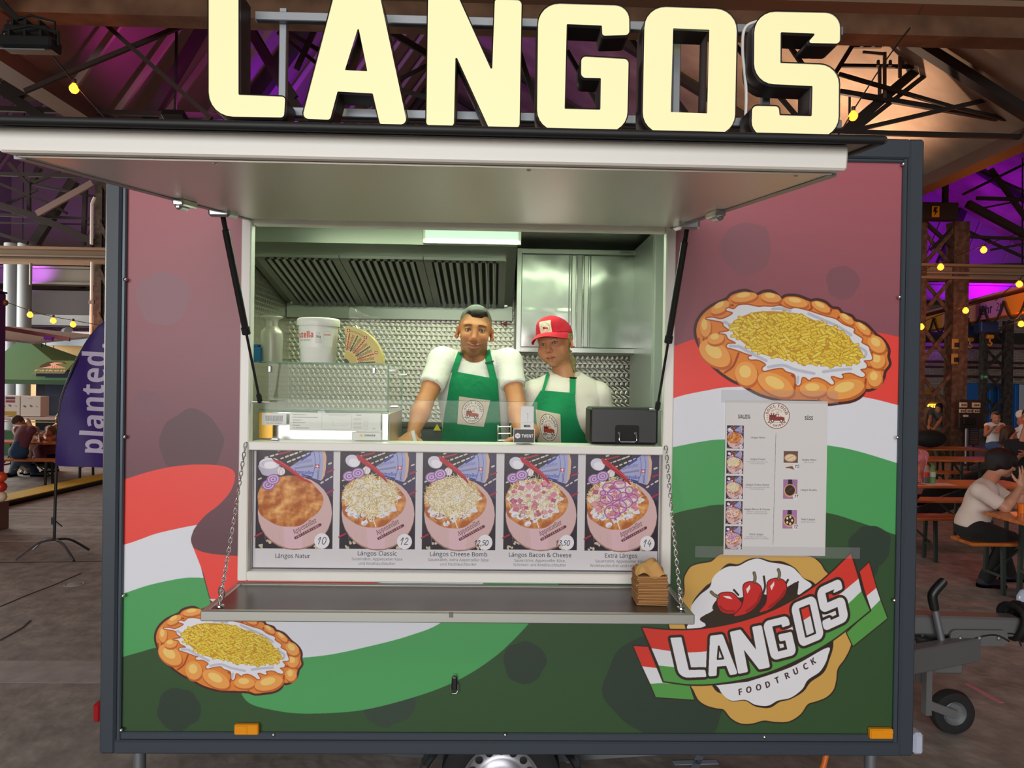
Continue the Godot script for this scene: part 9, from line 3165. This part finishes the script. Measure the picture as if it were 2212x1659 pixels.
	var b1 := Vector3(11.675, 1.4, -15.6)
	mi("back_panel", bx(Vector3((b0.x + b1.x) / 2, 1.1, bz - 0.3), Vector3(b1.x - b0.x, 1.2, 0.06)), mt("bar_back", "a8803c", 0.6), br)
	mi("counter", bx(Vector3((b0.x + b1.x) / 2, 0.3, bz + 0.2), Vector3(b1.x - b0.x, 0.6, 0.5)), mt("bar_front", "9a7a48", 0.6), br)
	mi("shelf", bx(Vector3((b0.x + b1.x) / 2, Vector3(11.263, 1.128, -15.6).y, bz - 0.1), Vector3(b1.x - b0.x, 0.05, 0.3)), mt("bar_shelf", "5c3a22", 0.6), br)
	mi("light_strip", bx(Vector3((b0.x + b1.x) / 2, b1.y - 0.06, bz - 0.05), Vector3(b1.x - b0.x, 0.07, 0.08)), glow("bar_lamp", "ffc83c", 2.2), br)
	area("bar_light", Vector3((b0.x + b1.x) / 2, b1.y - 0.12, bz + 0.02), Vector3((b0.x + b1.x) / 2, 0.8, bz - 0.1), Vector2(0.8, 0.08), Color(1.0, 0.75, 0.25), 3.0)
	for k in 4:
		mi("arched_roof", G.new().tube([Vector3(b0.x + 0.22 * k, b1.y + 0.06, bz), Vector3(b0.x + 0.22 * k + 0.2, b1.y + 0.06, bz)], 0.13, 12).mesh(), M.duct, br)
	for k in 9:
		var x: float = b0.x + 0.08 + 0.095 * k
		var bt := solo("spirit_bottle", G.new().lathe([Vector2(0.0001, 0), Vector2(0.035, 0), Vector2(0.035, 0.17), Vector2(0.012, 0.22), Vector2(0.012, 0.29), Vector2(0.0001, 0.29)], 10).mesh(), mt("spirit_%d" % (k % 3), ["5a3a1c", "8a6a3a", "3a4a34"][k % 3], 0.2), ["leftmost", "second", "third", "fourth", "middle", "sixth", "seventh", "last but one", "rightmost"][k] + " small bottle, counted from the left, on the yellow lit bar's shelf", "bottle", "bottles on the bar shelf", Vector3(x, Vector3(11.263, 1.128, -15.6).y + 0.026, bz - 0.05))
	# switchboard on its stand
	var sz := -13.4
	var sb := thing("switchboard", "dark electrical board with pale meter boxes on a pipe stand", "switchboard")
	var s0 := Vector3(10.547, 0.847, -13.4)
	var s1 := Vector3(11.118, 1.503, -13.4)
	mi("board", bx(Vector3((s0.x + s1.x) / 2, (s0.y + s1.y) / 2, sz), Vector3(s1.x - s0.x, s1.y - s0.y, 0.06), 0.01), M.dark_steel, sb)
	for q in [[2084, 875, 16, 11], [2112, 875, 18, 11], [2082, 888, 13, 8], [2097, 888, 13, 8], [2113, 888, 14, 8], [2090, 899, 10, 5]]:
		var pz := Vector3(10.621, 1.383, -13.3)
		mi("meter_box", bx(Vector3(pz.x + (q[0] - 2084) * 0.0106, pz.y - (q[1] - 875) * 0.0104, sz + 0.05), Vector3(q[2] * 0.0105, q[3] * 0.0105, 0.05), 0.01), mt("meter", "cfc0a4", 0.5), sb)
		if q[3] > 6:
			for j in 3:
				mi("dial", bx(Vector3(pz.x + (q[0] - 2084 - 4 + 4 * j) * 0.0106, pz.y - (q[1] - 875) * 0.0104, sz + 0.078), Vector3(0.03, 0.035, 0.006), 0.003), M.black_plastic, sb)
	mi("socket_box", bx(Vector3(10.735, 1.015, -13.3), Vector3(0.28, 0.14, 0.08), 0.01), M.black_plastic, sb)
	mi("stand_pipe", G.new().tube([Vector3(Vector3(10.742, 0.849, -13.4).x, 0, sz), Vector3(Vector3(10.742, 0.849, -13.4).x, s0.y, sz)], 0.035, 10).mesh(), M.zinc, sb)
	mi("foot_plate", bx(Vector3(Vector3(10.871, 0.851, -13.4).x, 0.02, sz), Vector3(0.6, 0.04, 0.4)), M.dark_steel, sb)
	var cbd := thing("chalkboard", "dark chalkboard with rows of writing beside the switchboard's pipe stand", "board")
	var cq := Vector3(10.941, 0.667, -13.45)
	mi("slate", bx(cq, Vector3(0.24, 0.42, 0.03)), mt("slate", "3a3440", 0.8), cbd)
	for k in 9:
		mi("chalk_row", bx(cq + Vector3(0, 0.17 - 0.042 * k, 0.017), Vector3(0.19, 0.014, 0.002)), mt("chalk", "7a7480", 0.9), cbd)
	mi("leg", bx(Vector3(cq.x, (cq.y - 0.2) / 2, cq.z), Vector3(0.03, cq.y - 0.2, 0.03)), M.dark_steel, cbd)
	# switch boxes and high voltage sign on the column
	for k in 2:
		var q: Vector3 = [Vector3(10.734, 2.783, -13.82), Vector3(10.729, 2.434, -13.82)][k]
		var bx_ := thing("switch_box", ["small black switch box on the column, upper one, on a yellowed plate", "small black switch box on the column, lower one"][k], "switch", q, "switch boxes on the column")
		mi("plate", bx(Vector3(-0.02, 0.02, 0), Vector3(0.16, 0.24, 0.02), 0.03), mt("old_yellow", "b8964c", 0.7), bx_)
		mi("box", bx(Vector3(0.0, 0, 0.04), Vector3(0.09, 0.1, 0.07), 0.008), M.black_plastic, bx_)
	var hv := thing("high_voltage_box", "dark beam box with a yellow lightning sign at the column's head", "box")
	var h0 := Vector3(10.022, 5.817, -13.5)
	mi("box", bx(h0, Vector3(0.82, 0.38, 0.3), 0.01), M.dark_steel, hv)
	mi("sign_plate", bx(Vector3(9.865, 5.777, -13.3), Vector3(0.17, 0.25, 0.01)), mt("sign_yellow", "d89a1c", 0.6), hv)
	var hz := Vector3(9.858, 5.775, -13.29)
	mi("bolt_mark", G.new().prism(W2([-0.03, 0.1, 0.05, 0.1, 0.005, 0.02, 0.055, 0.02, -0.03, -0.1, -0.005, -0.01, -0.055, -0.01]), 0, 0.004).mesh(), M.black_matt, hv, hz)
	mi("carrier", bx(h0 + Vector3(0.25, 0.5, -0.1), Vector3(0.1, 0.7, 0.1)), M.dark_steel, hv)
	# travelling crane
	var cr := thing("crane_girder", "yellow and violet crane girder with the number 12 and a load mark", "crane")
	var g0 := Vector3(12.722, 3.584, -19)
	var g1 := Vector3(10.887, 3.707, -11.3)
	g1.y = g0.y
	var ym := mt("crane_yellow", "d08a2c", 0.5)
	mi("beam", G.new().bar(g0, g1, 0.3, 0.4, Vector3.UP).mesh(), ym, cr)
	mi("walkway", G.new().bar(g0 + Vector3(0, 0.3, 0), g1 + Vector3(0, 0.3, 0), 0.5, 0.05, Vector3.UP).mesh(), mt("crane_pink", "b07a80", 0.6), cr)
	var dirr := (g1 - g0).normalized()
	var face := Basis(dirr, Vector3.UP, dirr.cross(Vector3.UP))
	var cp := Paint.new(1100, 120, Rect2(0, 0, 3.6, 0.38), hx("c98a80"))
	cp.poly(W2([2.1, 0, 3.6, 0, 3.6, 0.38, 2.1, 0.38]), hx("a870c0"))  # the board's near end is coloured violet
	cp.text("12", Vector2(1.56, 0.06), 0.26, hx("4a2468"), 0.5, 0, 1.2)
	cp.text("fehr", Vector2(2.62, 0.1), 0.2, hx("2a1450"), 0.5, 0, 1.3, true)
	cp.text("2t", Vector2(3.3, 0.12), 0.18, hx("2a1450"), 0.5, 0, 1.2)
	var pl := sheet_part("name_board", cr, cp.done(), Vector3.ZERO, Vector2(3.6, 0.38), 0.5)
	var at_ := g0.lerp(g1, 0.6)
	pl.transform = Transform3D(face, at_ + face.z * 0.16)
	for k in 7:
		var a := g0.lerp(g1, 0.05 + 0.13 * k) + face.z * 0.2 + Vector3(0, 0.1, 0)
		var b := g0.lerp(g1, 0.18 + 0.13 * k) + face.z * 0.2 + Vector3(0, 0.1, 0)
		mi("festoon", G.new().tube(curve3([a, a.lerp(b, 0.25) - Vector3(0, 0.32, 0), a.lerp(b, 0.5) - Vector3(0, 0.42, 0), a.lerp(b, 0.75) - Vector3(0, 0.32, 0), b], 4), 0.025, 6).mesh(), M.black_matt, cr)
	for k in 2:
		var q: Vector3 = g0.lerp(g1, [0.52, 0.66][k]) + Vector3(0, -0.37, 0)
		var ho := thing("hoist", ["blue crane hoist with a hook, left one", "blue crane hoist with a hook, right one"][k], "hoist", q, "hoists under the crane girder")
		mi("motor", bx(Vector3.ZERO, Vector3(0.42, 0.26, 0.3), 0.02), mt("hoist_blue", "1c3a74", 0.5), ho)
		mi("hook_block", bx(Vector3(0.1, -0.22, 0), Vector3(0.16, 0.1, 0.1), 0.02), mt("hook_yellow", "b8862c", 0.5), ho)
		mi("hook", G.new().tube(curve3([Vector3(0.1, -0.26, 0), Vector3(0.1, -0.33, 0), Vector3(0.15, -0.38, 0), Vector3(0.1, -0.43, 0), Vector3(0.05, -0.39, 0)], 4), 0.02, 8).mesh(), M.hook_yellow, ho)
		mi("hanger", bx(Vector3(0, 0.15, 0), Vector3(0.1, 0.1, 0.1)), M.dark_steel, ho)
	# rear wall things: container, pipes, escape sign
	var ct := thing("container", "bright blue container with a pale window at the right edge", "container")
	var c0 := Vector3(17.042, 1.931, -21.8)
	mi("body", bx(Vector3(c0.x + 2.2, c0.y / 2, -22.6), Vector3(4.4, c0.y, 1.6), 0.02), mt("cont_blue", "1f6ab8", 0.5), ct)
	for k in 6:
		mi("rib", bx(Vector3(c0.x + 0.2 + 0.3 * k, c0.y / 2, -21.77), Vector3(0.12, c0.y - 0.1, 0.05), 0.01), M.cont_blue, ct)
	mi("window_frame", bx(Vector3(18.334, 1.11, -21.7), Vector3(0.25, 1.6, 0.06)), mt("pale_frame", "c9d4dc", 0.4), ct)
	for k in 4:
		var y: float = [Vector3(18.811, 3.279, -23.8), Vector3(18.821, 2.736, -23.8), Vector3(18.825, 2.543, -23.8), Vector3(18.832, 2.192, -23.8)][k].y
		solo("wall_pipe", G.new().tube([Vector3(11, y, -23.85), Vector3(21.5, y, -23.85)], 0.04, 8).mesh(), mt("pipe_red", "6a3a38", 0.5), ["dark red pipe along the brick wall, topmost of four", "dark red pipe along the brick wall, second from the top", "dark red pipe along the brick wall, third from the top", "dark red pipe along the brick wall, lowest of four"][k], "pipe", "pipes along the brick wall")
	var ex := thing("exit_sign", "green and white running man escape sign with an arrow on the slim column", "sign", Vector3(15.816, 2.132, -20.1))
	var xp := Paint.new(400, 200, Rect2(0, 0, 2, 1), hx("3f7a4a"))
	xp.poly(W2([0.9, 0.38, 1.4, 0.38, 1.4, 0.2, 1.85, 0.5, 1.4, 0.8, 1.4, 0.62, 0.9, 0.62]), hx("d8e8d0"))
	xp.ell(Vector2(0.5, 0.82), Vector2(0.09, 0.09), hx("d8e8d0"))
	for l in [[0.5, 0.72, 0.44, 0.42], [0.44, 0.42, 0.62, 0.3], [0.62, 0.3, 0.56, 0.08], [0.44, 0.42, 0.25, 0.2], [0.5, 0.68, 0.7, 0.55], [0.48, 0.68, 0.3, 0.52]]:
		xp.seg(Vector2(l[0], l[1]), Vector2(l[2], l[3]), 0.1, hx("d8e8d0"))
	sheet_part("print", ex, xp.done(), Vector3.ZERO, Vector2(0.28, 0.16), 0.5)
	mi("bracket", G.new().bar(Vector3(-0.08, 0, -0.01), Vector3(-0.08, 0.02, -0.3), 0.02, 0.02).mesh(), M.dark_steel, ex)
